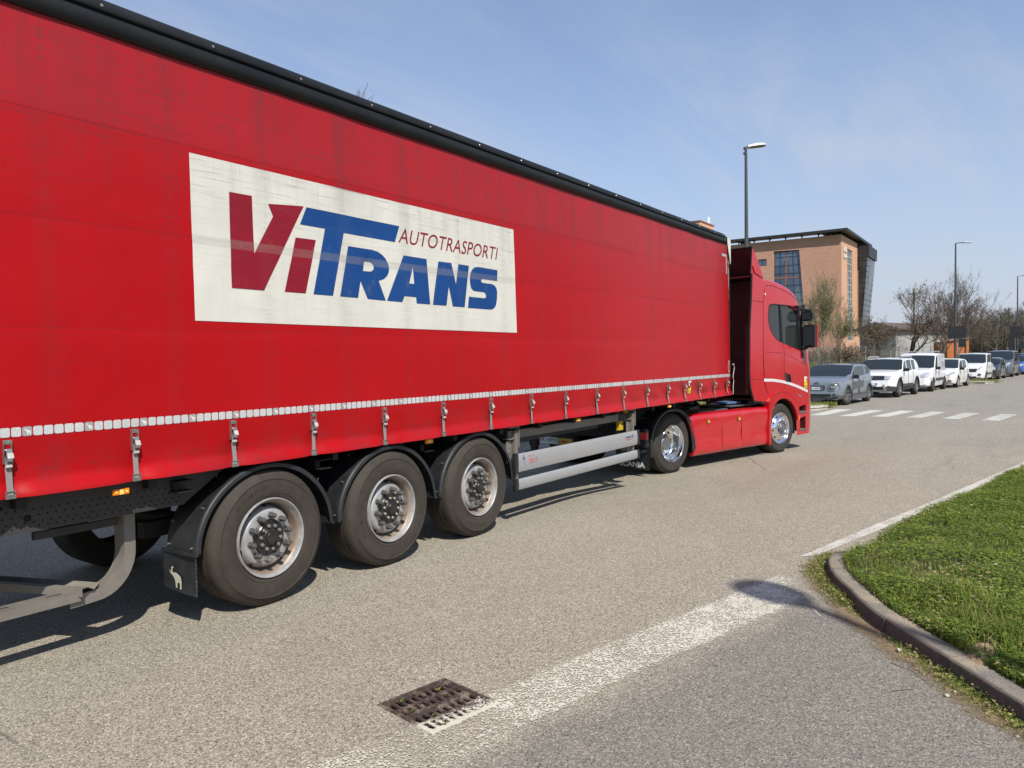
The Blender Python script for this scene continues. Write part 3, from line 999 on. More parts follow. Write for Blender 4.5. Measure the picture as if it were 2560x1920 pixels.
for x in (-H + .012, H - .012):
    for k in range(9):
        mb.box((x, -H * .9 + H * .225 * k, .007), (.012, .012, .006), Matrix.Rotation(R(45), 3, 'Z'))
mb.build('grille', 'grate', t)
mb = MB()
mb.box((0, 0, -.45), (2 * H - .001, 2 * H - .001, .01))
for (cx, cy, sx, sy) in [(0, H - .006, 2 * H, .01), (0, -H + .006, 2 * H, .01), (H - .006, 0, .01, 2 * H - .02), (-H + .006, 0, .01, 2 * H - .02)]:
    mb.box((cx, cy, -.235), (sx, sy, .42))
mb.build('pit', 'pit', t)
# weeds sprouting from the grate
for k, (u, v, lb) in enumerate([(-.13, .16, 'green weed sprouting from the far left corner of the drain grate'), (-.02, .17, 'tall green weed on the far side of the drain grate'), (.10, .13, 'yellowish weed near the top corner of the drain grate'),
                                (-.17, .03, 'small weed in the left slots of the drain grate'), (-.12, -.09, 'broad leafed weed beside the centre rib of the drain grate'), (-.12, -.2, 'weed sprouting from the white painted near corner of the drain grate')]):
    q = GC + GU * u - GV * v
    mb = MB()
    for j in range(7):
        a = random.uniform(0, 6.28); L = random.uniform(.012, .032); d = Vector((math.cos(a), math.sin(a), random.uniform(.3, 1.2))).normalized(); s_ = Vector((-d.y, d.x, 0)).normalized() * L * .22
        mb.add([(0, 0, 0), d * L * .5 + s_, d * L, d * L * .5 - s_], [(0, 1, 2, 3)])
    o = mb.build('weed', 'leaf1' if k != 2 else 'leaf3', smooth=0, normals=False)
    o.location = (q.x, q.y, .004)
    tag(o, lb, 'weed', 'weeds in the drain grate')

# ================================================================== SEMI TRAILER
TX0, TY0 = 7.5, 6.03
OFF = (TX0, TY0, 0)
trailer = thing('semi_trailer', 'long semi trailer with red curtain side and white VITRANS panel standing on the road', 'semi trailer', OFF)
STR = [1.15, 1.912, 2.649, 3.375, 4.117, 4.92, 5.738, 6.525, 7.313, 8.081, 8.878, 9.66, 10.44, 11.25, 12.0, 12.78, 13.55, 14.0]
STR = [1.15, 1.912, 2.649, 3.375, 4.117, 4.92, 5.738, 6.525, 7.313, 8.081, 8.878, 9.66, 10.45, 11.22, 11.90, 12.58, 13.28, 13.97]
X0C, X1C = 0.70, 14.27
HEM = 1.10


def fold(x, z):
    f = 0.0
    # hem: turned in a little above, kicked out at the very bottom
    f += 0.010 * smooth01(1.45, 1.25, z) - 0.052 * smooth01(1.20, HEM, z) * (1 + .22 * mnoise.noise(Vector((x * .9, 1, 0))))
    w = smooth01(1.50, 1.15, z)
    for s in STR:
        d = abs(x - s)
        if d < .35:
            f += (0.016 * math.exp(-(d / .07) ** 2) + .006 * math.exp(-(d / .2) ** 2)) * w + .026 * math.exp(-(d / .09) ** 2) * smooth01(1.22, HEM, z)
    front = smooth01(8.5, 12.5, x)
    f += w * (0.010 + .018 * front) * mnoise.noise(Vector((x * 2.6 - z * 1.5, z * 5 + x * .5, 2)))
    f += w * front * .014 * math.sin(x * 9 + z * 16)
    f += .0035 * mnoise.noise(Vector((x * .7, z * 1.6, 7))) + .0030 * mnoise.noise(Vector((x * .9, z * 7, 5))) + .0030 * mnoise.noise(Vector((x * 3.1, z * .9, 15)))
    f += .006 * mnoise.noise(Vector((x * .22, z * .5, 11)))
    f += .0016 * math.cos(2 * math.pi * (x - 1.9) / 1.55) * smooth01(1.4, 2.2, z)
    for sz in (3.33, 2.71, 2.07):
        f += .0022 * math.exp(-((z - sz) / .012) ** 2)
    # wrapped round the front post
    f += .05 * smooth01(14.02, 14.30, x) ** 2
    return f


def cy_(x, z, o=0.0):
    return 4.7817 + 0.0126 * (z - 1.0) + fold(x, z) - o


def red_curtain():
    m, g = new_mat('curtain_pvc')
    tc = g('ShaderNodeTexCoord').outputs['Object']
    sp = g('ShaderNodeSeparateXYZ', {0: tc})
    X, Z = g.m('ADD', sp.outputs[0], TX0), sp.outputs[2]
    return m, g, tc, X, Z


def grime(g, tc, X, Z, c, k=1.0, dark=(0.12, 0.10, 0.09), scr=1.0):
    # long fine scratches, nearly horizontal
    sc1 = g.noise(g.map(tc, scale=(0.9, 1, 34), rot=(0, R(2.2), 0)), 1.0, 5, 0.72)
    sc2 = g.noise(g.map(tc, scale=(2.2, 1, 70), rot=(0, R(-1.5), 0)), 1.0, 3, 0.6)
    zon = g.m('ADD', g.step(Z, 2.6, 3.3), 0.35)
    c = g.mix(g.m('MULTIPLY', g.m('MULTIPLY', g.step(sc1, 0.58, 0.70), zon), 0.22 * k * scr), c, dark)
    c = g.mix(g.m('MULTIPLY', g.m('MULTIPLY', g.step(sc2, 0.58, 0.66), zon), 0.28 * k * scr), c, dark)
    vt = g.noise(g.map(tc, scale=(7, 1, .35)), 1.0, 6, .7)
    vt2 = g.noise(g.map(tc, scale=(28, 1, 1.6)), 1.0, 4, .7)
    zt = g.m('ADD', g.step(Z, 2.9, 3.7), .18)
    c = g.mix(g.m('MULTIPLY', g.m('MULTIPLY', g.step(vt, .46, .72), zt), .42 * k), c, dark)
    c = g.mix(g.m('MULTIPLY', g.m('MULTIPLY', g.step(vt2, .56, .74), zt), .34 * k), c, dark)
    # scuffs where the curtain rubs on the posts
    ph = g.m('ABSOLUTE', g.m('SUBTRACT', g.m('FRACT', g.m('DIVIDE', g.m('ADD', g.m('ADD', X, -1.79), g.m('MULTIPLY', g.m('SUBTRACT', g.noise(tc, 3.0, 3), .5), .03)), 0.773)), 0.5))
    br = g.noise(g.map(tc, scale=(1, 1, 9)), 5, 5, .75)
    top = g.m('MULTIPLY', g.step(Z, 3.25, 3.8), g.step(br, .42, .62))
    c = g.mix(g.m('MULTIPLY', g.m('MULTIPLY', g.step(ph, .016, .003), top), 0.85 * k), c, (0.05, 0.035, 0.035))
    low = g.m('MULTIPLY', g.step(br, .5, .7), g.step(Z, 2.4, 3.0))
    c = g.mix(g.m('MULTIPLY', g.m('MULTIPLY', g.step(ph, .010, .002), low), 0.6 * k), c, (0.07, 0.05, 0.05))
    # wide soft soot beside the posts
    c = g.mix(g.m('MULTIPLY', g.m('MULTIPLY', g.step(ph, .13, .0), g.step(br, .35, .75)), 0.30 * k), c, dark)
    return c, ph, br


m, g, tc, X, Z = red_curtain()
big = g.noise(tc, .8, 4, .6)
c = g.mix(g.step(big, .3, .7), (0.340, 0.0024, 0.0042), (0.382, 0.0036, 0.0062))
c = g.mix(g.m('MULTIPLY', g.step(Z, 3.32, 3.36), .32), c, (0.32, 0.030, 0.040))
c = g.mix(g.m('MULTIPLY', g.step(Z, 2.72, 3.3), .14), c, (0.34, 0.03, 0.036))
c = g.mix(g.m('MULTIPLY', g.m('MULTIPLY', g.step(X, 8.0, 10.5), g.step(X, 14.0, 13.3)), .20), c, (0.50, 0.055, 0.06))  # front stretch painted lighter, a sheen put into the red
c, ph, br = grime(g, tc, X, Z, c, .9, (0.11, 0.03, 0.035))
for z0, wd, st in ((3.335, .006, .5), (3.30, .003, .3), (2.715, .012, .30), (2.69, .003, .3), (2.07, .004, .35), (1.60, .003, .12)):
    c = g.mix(g.m('MULTIPLY', g.step(g.m('ABSOLUTE', g.m('SUBTRACT', Z, z0)), wd, wd * .5), st), c, (0.16, 0.010, 0.014))
# greasy row of scuff marks near the hem
hm = g.m('MULTIPLY', g.step(g.m('ABSOLUTE', g.m('SUBTRACT', Z, 1.245)), .022, .004), g.step(g.noise(g.map(tc, scale=(14, 1, 3)), 1, 5, .7), .50, .66))
c = g.mix(g.m('MULTIPLY', hm, .5), c, (0.07, 0.02, 0.02))
c = g.mix(g.m('MULTIPLY', g.m('MULTIPLY', g.step(Z, 1.45, 1.2), g.step(g.noise(tc, 4, 5, .7), .46, .66)), .42), c, (0.17, 0.022, 0.025))
nb = g.noise(g.map(tc, scale=(3, 1, 3)), 1.5, 4, .5)
nrm = g('ShaderNodeBump', {'Strength': .22, 'Distance': .02, 'Height': nb}).outputs[0]
finish(g, c, g.m('ADD', .38, g.m('MULTIPLY', big, .12)), 0, nrm, .18, .0)
MT['curtain'] = m


def print_mat(name, col, k):
    m, g, tc, X, Z = red_curtain()
    m.name = name
    c = g.mix(g.step(g.noise(tc, 3, 5, .6), .3, .7), [x * .93 for x in col], [min(1, x * 1.05) for x in col])
    c, ph, br = grime(g, tc, X, Z, c, k, (0.16, 0.15, 0.13))
    bw = g.m('MULTIPLY', g.step(g.m('ABSOLUTE', g.m('SUBTRACT', Z, 2.70)), .036, .030), g.m('ADD', .35, g.m('MULTIPLY', g.step(g.noise(g.map(tc, scale=(.8, 1, 5)), 1, 5, .7), .35, .6), .5)))
    c = g.mix(g.m('MULTIPLY', bw, .30), c, (0.24, 0.225, 0.20))
    c = g.mix(g.m('MULTIPLY', g.step(g.noise(tc, 7, 6, .75), .60, .72), .18), c, (0.30, 0.27, 0.22))
    finish(g, c, .55, 0, None, .25)
    return m


MT['panel'] = print_mat('logo_panel_white', (0.595, 0.575, 0.51), 1.0)
MT['logo_red'] = print_mat('logo_dark_red', (0.215, 0.0055, 0.016), .3)
MT['logo_blue'] = print_mat('logo_blue', (0.0055, 0.050, 0.190), .3)

# curtain surface
zs = [HEM - .002, HEM + .012, 1.13, 1.15, 1.17, 1.19, 1.21, 1.23, 1.25, 1.27, 1.29, 1.32, 1.35, 1.38, 1.42, 1.46, 1.5, 1.56] + [1.65 + .1 * i for i in range(22)] + [3.84, 3.925]
zs += [3.32, 3.34, 2.70, 2.72, 2.06, 2.08]
zs = sorted(zs)
nx = 330
mb = MB()
rows = []
for z in zs:
    x1 = X1C - .24 * smooth01(3.55, 3.95, z)
    rows.append([(x, cy_(x, z), z) for x in [X0C + (x1 - X0C) * i / nx for i in range(nx + 1)]])
mb.grid(rows)
# turned-back hem
mb.grid([[(x, cy_(x, HEM - .002), HEM - .002) for x in [X0C + (X1C - X0C) * i / nx for i in range(nx + 1)]], [(x, cy_(x, HEM) + .055, HEM + .01) for x in [X0C + (X1C - X0C) * i / nx for i in range(nx + 1)]]])
curtain = mb.build('curtain', 'curtain', trailer, smooth=60, off=OFF, weld=True)
# far side curtain, floor, roof, doors
MT['roof'] = M('roof_tarp', (0.45, 0.45, 0.44), .6)
mb = MB(); mb.box((7.47, 7.27, 2.5), (13.5, .03, 2.85)); mb.build('curtain', 'curtain', trailer, off=OFF)
mb = MB(); mb.box((7.4, 6.03, 4.00), (13.2, 2.30, .03)); mb.build('roof', 'roof', trailer, off=OFF)
mb = MB(); mb.box((7.5, 6.04, 1.16), (13.5, 2.40, .07)); mb.build('floor', 'chassis_dark', trailer, off=OFF)
mb = MB(); mb.box((.69, 6.03, 2.55), (.05, 2.46, 3.0)); mb.build('rear_door', 'white_metal', trailer, off=OFF, bevel=.01)
mb = MB()
mb.prism([(14.03, 1.12), (14.285, 1.12), (14.295, 1.2), (14.30, 3.56), (14.325, 3.7), (14.325, 3.97), (14.20, 4.02), (14.03, 4.02)], lambda u, v, d: (u, d, v), 4.86, 7.22)
mb.prism([(13.99, 4.04), (14.12, 3.93), (14.30, 3.56), (14.32, 3.56), (14.32, 3.99), (14.28, 4.04)], lambda u, v, d: (u, d, v), 4.822, 4.86)
mb.build('front_wall', 'cream', trailer, off=OFF, bevel=.008)
mb = MB(); mb.tube([(14.30, 4.845, 3.58), (14.30, 4.85, 2.6), (14.30, 4.85, 1.15)], .006, 6); mb.build('corner_trim', 'chassis', trailer, off=OFF)

mb = MB()
mb.box((.658, 6.03, 2.55), (.012, .02, 2.9))
for y in (5.55, 5.85, 6.21, 6.51): mb.tube([(.64, y, 1.15), (.64, y, 3.95)], .014, 8)
for y in (4.84, 7.22):
    for z in (1.4, 2.1, 2.9, 3.7): mb.box((.655, y, z), (.02, .10, .05))
mb.build('door_gear', 'galv', trailer, off=OFF)
mb = MB(); mb.box((.62, 6.03, .98), (.12, 2.42, .14)); mb.build('rear_bumper', 'chassis', trailer, off=OFF, bevel=.01)
for y in (5.05, 7.0):
    mb = MB(); mb.box((.55, y, .98), (.03, .36, .11)); mb.build('tail_lamp', 'redlens', trailer, off=OFF, bevel=.006)
# printed panel and lettering
def sheet(mb, poly, off, holes=(), dx=.12, mi=None):
    """tessellate and conform to curtain surface"""
    bm = bmesh.new()
    vs, fs = fill_poly(poly, holes)
    bv = [bm.verts.new((x, 0, z)) for x, z in vs]
    for f in fs:
        try: bm.faces.new([bv[i] for i in f])
        except ValueError: pass
    x0, x1 = min(v[0] for v in vs), max(v[0] for v in vs); z0, z1 = min(v[1] for v in vs), max(v[1] for v in vs)
    k = math.floor(x0 / dx) + 1
    while k * dx < x1:
        bmesh.ops.bisect_plane(bm, geom=bm.verts[:] + bm.edges[:] + bm.faces[:], plane_co=(k * dx, 0, 0), plane_no=(1, 0, 0)); k += 1
    k = math.floor(z0 / dx) + 1
    while k * dx < z1:
        bmesh.ops.bisect_plane(bm, geom=bm.verts[:] + bm.edges[:] + bm.faces[:], plane_co=(0, 0, k * dx), plane_no=(0, 0, 1)); k += 1
    bm.verts.index_update()
    mb.add([(v.co.x, cy_(v.co.x, v.co.z, off), v.co.z) for v in bm.verts], [[v.index for v in f.verts] for f in bm.faces], mi)
    bm.free()


SLEG = [(6.702, 2.794), (6.36, 2.799), (6.30, 2.79), (6.26, 2.765), (6.228, 2.725), (6.214, 2.66), (6.220, 2.605), (6.235, 2.572), (6.264, 2.551), (6.30, 2.545), (6.449, 2.543), (6.475, 2.535), (6.487, 2.512), (6.478, 2.488), (6.455, 2.480), (6.191, 2.482),
        (6.170, 2.367), (6.558, 2.366), (6.60, 2.373), (6.64, 2.395), (6.665, 2.43), (6.680, 2.49), (6.688, 2.56), (6.675, 2.60), (6.645, 2.625), (6.60, 2.638), (6.433, 2.640), (6.412, 2.646), (6.405, 2.66), (6.412, 2.674), (6.435, 2.681), (6.691, 2.679)]
RLET = [(4.551, 2.813), (4.83, 2.812), (4.90, 2.803), (4.955, 2.782), (5.00, 2.75), (5.030, 2.71), (5.040, 2.672), (5.034, 2.635), (5.012, 2.60), (4.97, 2.568), (4.904, 2.548), (4.984, 2.377), (4.763, 2.38), (4.683, 2.529), (4.647, 2.383), (4.442, 2.384)]
RH = [(4.733, 2.702), (4.805, 2.702), (4.835, 2.69), (4.849, 2.665), (4.842, 2.64), (4.82, 2.624), (4.79, 2.619), (4.716, 2.618)]
mb = MB(); sheet(mb, [(3.106, 3.290), (7.03, 3.270), (7.045, 2.130), (3.107, 2.140)], .003); panel = mb.build('logo_panel', 'panel', trailer, smooth=60, off=OFF)
for poly, hl, m_ in [([(3.41, 3.074), (3.603, 3.076), (3.607, 2.653), (3.788, 2.952), (3.745, 3.040), (4.083, 3.073), (3.683, 2.385), (3.404, 2.386)], (), 'logo_red'),
                     ([(3.997, 2.818), (4.199, 2.821), (4.079, 2.387), (3.873, 2.387)], (), 'logo_red'),
                     ([(4.112, 3.070), (5.188, 3.064), (5.125, 2.914), (4.505, 2.918), (4.362, 2.384), (4.157, 2.385), (4.299, 2.926), (4.045, 2.927)], (), 'logo_blue'),
                     (RLET, (RH,), 'logo_blue'),
                     ([(5.234, 2.804), (5.55, 2.801), (5.584, 2.374), (5.392, 2.374), (5.388, 2.431), (5.229, 2.433), (5.198, 2.376), (5.001, 2.378)], ([(5.356, 2.712), (5.368, 2.552), (5.299, 2.553)],), 'logo_blue'),
                     ([(5.721, 2.795), (5.919, 2.798), (5.983, 2.592), (6.032, 2.797), (6.205, 2.796), (6.115, 2.371), (5.923, 2.371), (5.87, 2.565), (5.825, 2.373), (5.623, 2.373)], (), 'logo_blue'),
                     (SLEG, (), 'logo_blue')]:
    mb = MB(); sheet(mb, poly, .006, hl); mb.build('letter', m_, panel, smooth=60, off=OFF)
mb = MB()
vs, fs = text_polys('AUTOTRASPORTI', size=1, shear=0.30, spacing=1.02)
tw = max(v[0] for v in vs); th = max(v[1] for v in vs)
vs = [(5.17 + v[0] / tw * 1.555, 2.915 + v[1] / th * .136 - .012 * v[0] / tw) for v in vs]
mb.add([(x, cy_(x, z, .0055), z) for x, z in vs], fs)
mb.build('small_lettering', 'logo_red', panel, smooth=0, off=OFF)


# reflective tape
m, g = new_mat('reflective_tape')
tc = g('ShaderNodeTexCoord').outputs['Object']
vo = g('ShaderNodeTexVoronoi', {'Vector': tc, 'Scale': 210.0})
c = g.mix(g.step(vo.outputs['Distance'], .2, .6), (0.62, 0.64, 0.62), (0.44, 0.46, 0.46))
c = g.mix(g.m('MULTIPLY', g.step(g.noise(tc, 2.5, 5, .7), .45, .65), .35), c, (0.36, 0.35, 0.33))
finish(g, c, .3, 0, None, .7, .3)
MT['tape'] = m
MT['tape_dark'] = M('tape_grey', (0.30, 0.31, 0.31), .35, coat=.3)


def cell(mb, x, z, w, h, off, mi):
    r = .007
    pl = [(x + r, z), (x + w - r, z), (x + w, z + r), (x + w, z + h - r), (x + w - r, z + h), (x + r, z + h), (x, z + h - r), (x, z + r)]
    mb.add([(a, cy_(a, b, off), b) for a, b in pl], [tuple(range(8))], mi)


mb = MB()
k = 0
x = .78
while x < 14.10:
    z = 1.444 - .003 * (x - 2) / 10
    cell(mb, x, z, .0515, .054, .0025, 1 if k % 6 == 3 else 0)
    if k % 6 == 3:
        ev, ef = fill_poly(ELEPHANT)
        mb.add([(x + .006 + u * .038, cy_(x, z, .004), z + .006 + v * .042) for u, v in ev], ef, 2)
    x += .0578; k += 1
mb.build('reflective_tape', ['tape', 'tape_dark', 'print_white'], trailer, smooth=0, off=OFF, normals=False)
mb = MB()
for i in range(5): cell(mb, 13.80 + i * .05, 3.665, .046, .05, .003, 0)
for i in range(6): cell(mb, 14.005, 3.665 - .052 * (i + 1), .046, .048, .003, 0)
mb.build('corner_marking', 'tape', trailer, smooth=0, off=OFF, normals=False)
mb = MB()
for i in range(26):
    a = 2 * math.pi * i / 26
    r0, r1 = .092, .116 if i % 3 else .108
    if i in (5, 12, 20): continue
    pl = [(14.075 + .62 * r * math.cos(b), 1.632 + r * 1.05 * math.sin(b)) for r, b in ((r0, a), (r1, a), (r1, a + .15), (r0, a + .15))]
    mb.add([(u, cy_(u, v, .003), v) for u, v in pl], [(0, 1, 2, 3)])
for (u, v, w, h) in [(-.012, .03, .024, .055), (-.006, -.03, .014, .05), (-.035, -.055, .02, .014), (.01, -.07, .03, .012), (-.03, .0, .012, .03)]:
    pl = [(14.075 + u, 1.632 + v), (14.075 + u + w, 1.632 + v), (14.075 + u + w * .6, 1.632 + v + h), (14.075 + u + w * .2, 1.632 + v + h)]
    mb.add([(a, cy_(a, b, .003), b) for a, b in pl], [(0, 1, 2, 3)])
mb.build('round_emblem', 'print_white', trailer, smooth=0, off=OFF, normals=False)


def warn_sticker(mb, fn, w, h):
    """fn(u,v,o)"""
    def q(pts, mi, o): mb.add([fn(u * w, v * h, o) for u, v in pts], [tuple(range(len(pts)))], mi)
    q([(0, 0), (1, 0), (1, 1), (0, 1)], 0, 0)
    q([(0, .86), (1, .86), (1, 1), (0, 1)], 1, .0015)
    q([(.08, .62), (.5, .62), (.5, .84), (.08, .84)], 1, .0015)
    q([(.55, .66), (.95, .78), (.95, .84), (.5, .84)], 2, .0015)
    q([(.05, .32), (.22, .30), (.95, .62), (.95, .70)], 2, .0015)
    put_text(mb, 'ANGLES', lambda a, b: fn(.1 * w + a, .16 * h + b, .0015), width=w * .8, height=h * .09, mi=2, size=1, offset=.02)
    put_text(mb, 'MORTS', lambda a, b: fn(.1 * w + a, .04 * h + b, .0015), width=w * .8, height=h * .09, mi=2, size=1, offset=.02)


mb = MB(); warn_sticker(mb, lambda u, v, o: (12.055 + u, cy_(12.055 + u, 1.222 + v, .003 + o), 1.222 + v), .125, .205)
mb.build('warning_sticker', ['yellow', 'print_white', 'print_black'], trailer, smooth=0, off=OFF, normals=False)

# roof rail with rivets
mb = MB()
rp = [(.010, 3.900), (-.020, 3.905), (-.030, 3.918), (-.046, 3.945), (-.050, 3.99), (-.044, 4.02), (-.022, 4.030), (-.012, 4.036), (-.012, 4.046), (-.030, 4.052), (-.036, 4.062), (-.030, 4.105), (-.018, 4.135), (.004, 4.15), (.03, 4.155), (.10, 4.150)]
nseg = 60
rows = []
for i in range(nseg + 1):
    x = .68 + (14.0 - .68) * i / nseg
    e = smooth01(13.9, 14.0, x)
    wv = .004 * mnoise.noise(Vector((x * 1.4, 0, 0)))
    kz_ = .90 - .17 * (x - .68) / 13.3
    rows.append([(x + .22 * max(0, (3.99 - z)) * e * 2, 4.818 + y + e * .02, 3.90 + (z - 3.90) * kz_ + (wv if z > 4.05 else 0) * .8) for y, z in rp])
mb.grid(rows)
rail = mb.build('roof_rail', 'rail_black', trailer, smooth=50, off=OFF)
mb = MB(); mb.tube([(13.99, 4.79, 4.03), (14.04, 4.80, 3.91), (14.27, 4.835, 3.56), (14.285, 4.835, 3.5)], .013, 6); mb.build('corner_edge', 'rail_black', rail, off=OFF)
mb = MB()
for x in [.98 + .775 * i for i in range(17)]:
    mb.lathe([(.0001, -.007), (.007, -.006), (.010, -.002), (.010, .004), (.017, .005), (.018, .009)], (x, 4.786, 3.90 + .19 * (.90 - .17 * (x - .68) / 13.3)), 12, 'y')
mb.build('rivets', 'steel', rail, off=OFF)

# straps with buckles
def strap(x):
    rnd = random.Random(int(x * 97)); sw = rnd.uniform(-.007, .009); tl = rnd.uniform(-7, 7)
    mb = MB()
    y = lambda z, o: cy_(x, z, o)
    zt = 1.405
    w = .017
    ya, yb2 = y(1.29, .022), y(1.115, .010)
    pts = [(y(1.33, .026), 1.335), (ya, 1.285)] + [(ya + (yb2 - ya) * k / 3, 1.285 - .167 * k / 3) for k in (1, 2, 3)]
    tw_ = lambda zz: x + sw * (1.335 - zz) / .21
    mb.grid([[(tw_(zz) - w, yy + rnd.uniform(-.002, .002), zz), (tw_(zz) + w, yy + rnd.uniform(-.002, .002), zz)] for yy, zz in pts])
    st = mb.build('strap', 'webbing', trailer, smooth=60, off=OFF, normals=False)
    mb = MB()
    yb = y(1.36, 0)
    mb.box((x - .021, yb - .014, 1.362), (.0035, .026, .135)); mb.box((x + .021, yb - .014, 1.362), (.0035, .026, .135))
    mb.box((x, yb - .007, 1.418), (.044, .006, .026)); mb.box((x, yb - .004, 1.32), (.044, .005, .05))
    for dx in (-.011, .011): mb.lathe([(.0001, -.015), (.005, -.014), (.0055, -.009)], (x + dx, yb, 1.421), 8)
    mb.cyl((x - .023, yb - .02, 1.375), (x + .023, yb - .02, 1.375), .006, 8)
    rot = Matrix.Rotation(R(-14 + tl), 3, 'X') @ Matrix.Rotation(R(tl * .6), 3, 'Y')
    mb.box((x + .002, yb - .034, 1.345), (.030, .012, .070), rot)
    mb.build('buckle', 'steel', st, smooth=30, off=OFF, bevel=.0012)
    mb = MB()
    mb.box((x + .004, yb - .046, 1.342), (.032, .008, .034), Matrix.Rotation(R(-20), 3, 'X'))
    mb.build('strap_loop', 'webbing_light', st, smooth=30, off=OFF, bevel=.002)
    mb = MB(); mb.box((x, yb - .030, 1.283), (.034, .014, .016)); mb.build('strap_keeper', 'webbing_light', st, smooth=30, off=OFF, bevel=.002)
    mb = MB()
    yh = y(1.115, 0) - .004
    x += sw
    for dx in (-.024, .024): mb.box((x + dx, yh - .008, 1.118), (.006, .010, .045))
    mb.box((x, yh - .008, 1.138), (.052, .008, .006)); mb.box((x, yh - .010, 1.107), (.046, .006, .024))
    mb.build('hook', 'steel', st, smooth=30, off=OFF, bevel=.001)


m, g = new_mat('webbing')
tc = g('ShaderNodeTexCoord').outputs['Object']
wv = g('ShaderNodeTexWave', {'Vector': tc, 'Scale': 45.0}, bands_direction='Z')
c = g.mix(wv.outputs['Fac'], (0.17, 0.16, 0.15), (0.30, 0.285, 0.26))
finish(g, c, .8, 0, None, .2)
MT['webbing'] = m
MT['webbing_light'] = M('webbing_light', (0.46, 0.44, 0.40), .6, var=.2, vs=30)
for x in STR:
    strap(x)
# loose cord at the front post
mb = MB(); mb.tube([(14.30, 4.80, 1.66), (14.37, 4.80, 1.68), (14.41, 4.80, 1.60), (14.36, 4.80, 1.50), (14.33, 4.80, 1.42), (14.37, 4.80, 1.34), (14.34, 4.80, 1.27), (14.33, 4.80, 1.10)], .007, 6)
mb.build('cord', 'webbing_light', trailer, off=OFF)

# ---- underbody
mb = MB(); mb.box((1.88, 4.93, .972), (2.36, .012, .22)); mb.box((1.88, 4.955, .864), (2.36, .05, .008))
mb.prism([(3.06, .862), (3.06, 1.08), (3.4, 1.08)], lambda u, v, d: (u, d, v), 4.924, 4.936)
rave = mb.build('side_member', 'chassis', trailer, off=OFF)
mb = MB()
for i in range(46):
    for j, z in enumerate((.888, .915, .955, .992)):
        mb.lathe([(.0001, 0), (.0062, 0)], (.8 + i * .049 + (.02 if j % 2 else 0), 4.9225, z + .004), 8)
mb.lathe([(.0001, 0), (.022, 0)], (2.06, 4.9224, .945), 20)
mb.lathe([(.0001, 0), (.012, 0)], (1.92, 4.9224, 1.025), 12)
mb.build('holes', 'pit', rave, smooth=0, off=OFF)
mb = MB()
for y in (5.45, 6.60):
    mb.box((6.6, y, .965), (11.6, .012, .29)); mb.box((6.6, y, 1.105), (11.6, .14, .014)); mb.box((6.6, y, .825), (11.6, .14, .014))
for i in range(16):
    mb.box((1.2 + i * .8, 6.03, 1.07), (.06, 2.36, .10))
for i in range(3):
    x = 3.69 + 1.31 * i
    mb.cyl((x, 5.1, .52), (x, 6.95, .52), .065, 16)
    mb.box((x - .3, 5.45, .62), (.7, .09, .12)); mb.box((x - .3, 6.6, .62), (.7, .09, .12))
    mb.cyl((x + .3, 5.45, .60), (x + .3, 5.45, .95), .12, 16); mb.cyl((x + .3, 6.6, .60), (x + .3, 6.6, .95), .12, 16)
mb.build('chassis_frame', 'chassis_dark', trailer, off=OFF)
mb = MB(); mb.box((11.5, 6.03, 1.06), (1.9, 1.9, .05)); mb.cyl((12.7, 6.03, .96), (12.7, 6.03, 1.06), .08, 16); mb.build('coupling_plate', 'chassis', trailer, off=OFF)
# brackets seen above the mudguards
mb = MB()
for x in (3.0, 4.25, 5.55):
    mb.box((x, 5.15, 1.0), (.05, .5, .07), Matrix.Rotation(R(-8), 3, 'Y')); mb.box((x + .02, 5.1, 1.038), (.12, .55, .008)); mb.box((x + .02, 5.1, .966), (.12, .55, .008))
mb.build('mudguard_bracket', 'chassis_dark', trailer, off=OFF)
# underrun frame at the rear left of the picture
mb = MB()
mb.box((1.45, 5.05, .372), (1.90, .05, .062)); mb.box((1.45, 5.075, .405), (1.90, .10, .006))
for i in range(6): mb.box((.75 + .30 * i, 5.06, .409), (.09, .02, .003), mi=1)
mb.build('side_bar', ['galv', 'pit'], trailer, off=OFF, bevel=.002)
mb = MB()
arc = [(2.70, .85), (2.70, .76), (2.70, .66)] + [(2.70 - .19 * (1 - math.cos(a)), .60 - .215 * math.sin(a)) for a in [R(d) for d in range(0, 91, 10)]] + [(2.42, .380), (2.34, .378)]
L = []
for i, (x, z) in enumerate(arc):
    a = arc[max(0, i - 1)]; b = arc[min(len(arc) - 1, i + 1)]
    t = Vector((b[0] - a[0], b[1] - a[1])).normalized(); nn = Vector((-t.y, t.x)) * .078
    L.append([(x, 5.17, z), (x, 5.05, z), (x + nn.x, 5.05, z + nn.y), (x + nn.x, 5.085, z + nn.y)])
mb.grid(L)
mb.grid([[(p[0] + .004, p[1] + .004, p[2]) for p in r] for r in L])
mb.box((2.70, 5.10, .862), (.17, .14, .03))
mb.build('curved_bracket', 'galv', trailer, off=OFF, bevel=.002)
mb = MB(); mb.box((2.42, 5.10, .796), (.52, .03, .05)); mb.build('bracket_brace', 'chassis', trailer, off=OFF)  # darker material than the bracket, standing in for shade on this bar
mb = MB()
dirv = Vector((-.42, 1.0, 0)).normalized()
a = Vector((2.46, 5.02, .425)); b = a + dirv * 1.35 + Vector((0, 0, .02))
s_ = Vector((dirv.y, -dirv.x, 0)) * .075
mb.grid([[p - s_ + Vector((0, 0, -.05)), p - s_, p - s_ * .35, p + s_ * .35 + Vector((0, 0, -.03)), p + s_, p + s_ + Vector((0, 0, -.05))] for p in (a, b)])
mb.build('cross_member', 'beam', trailer, smooth=20, off=OFF)
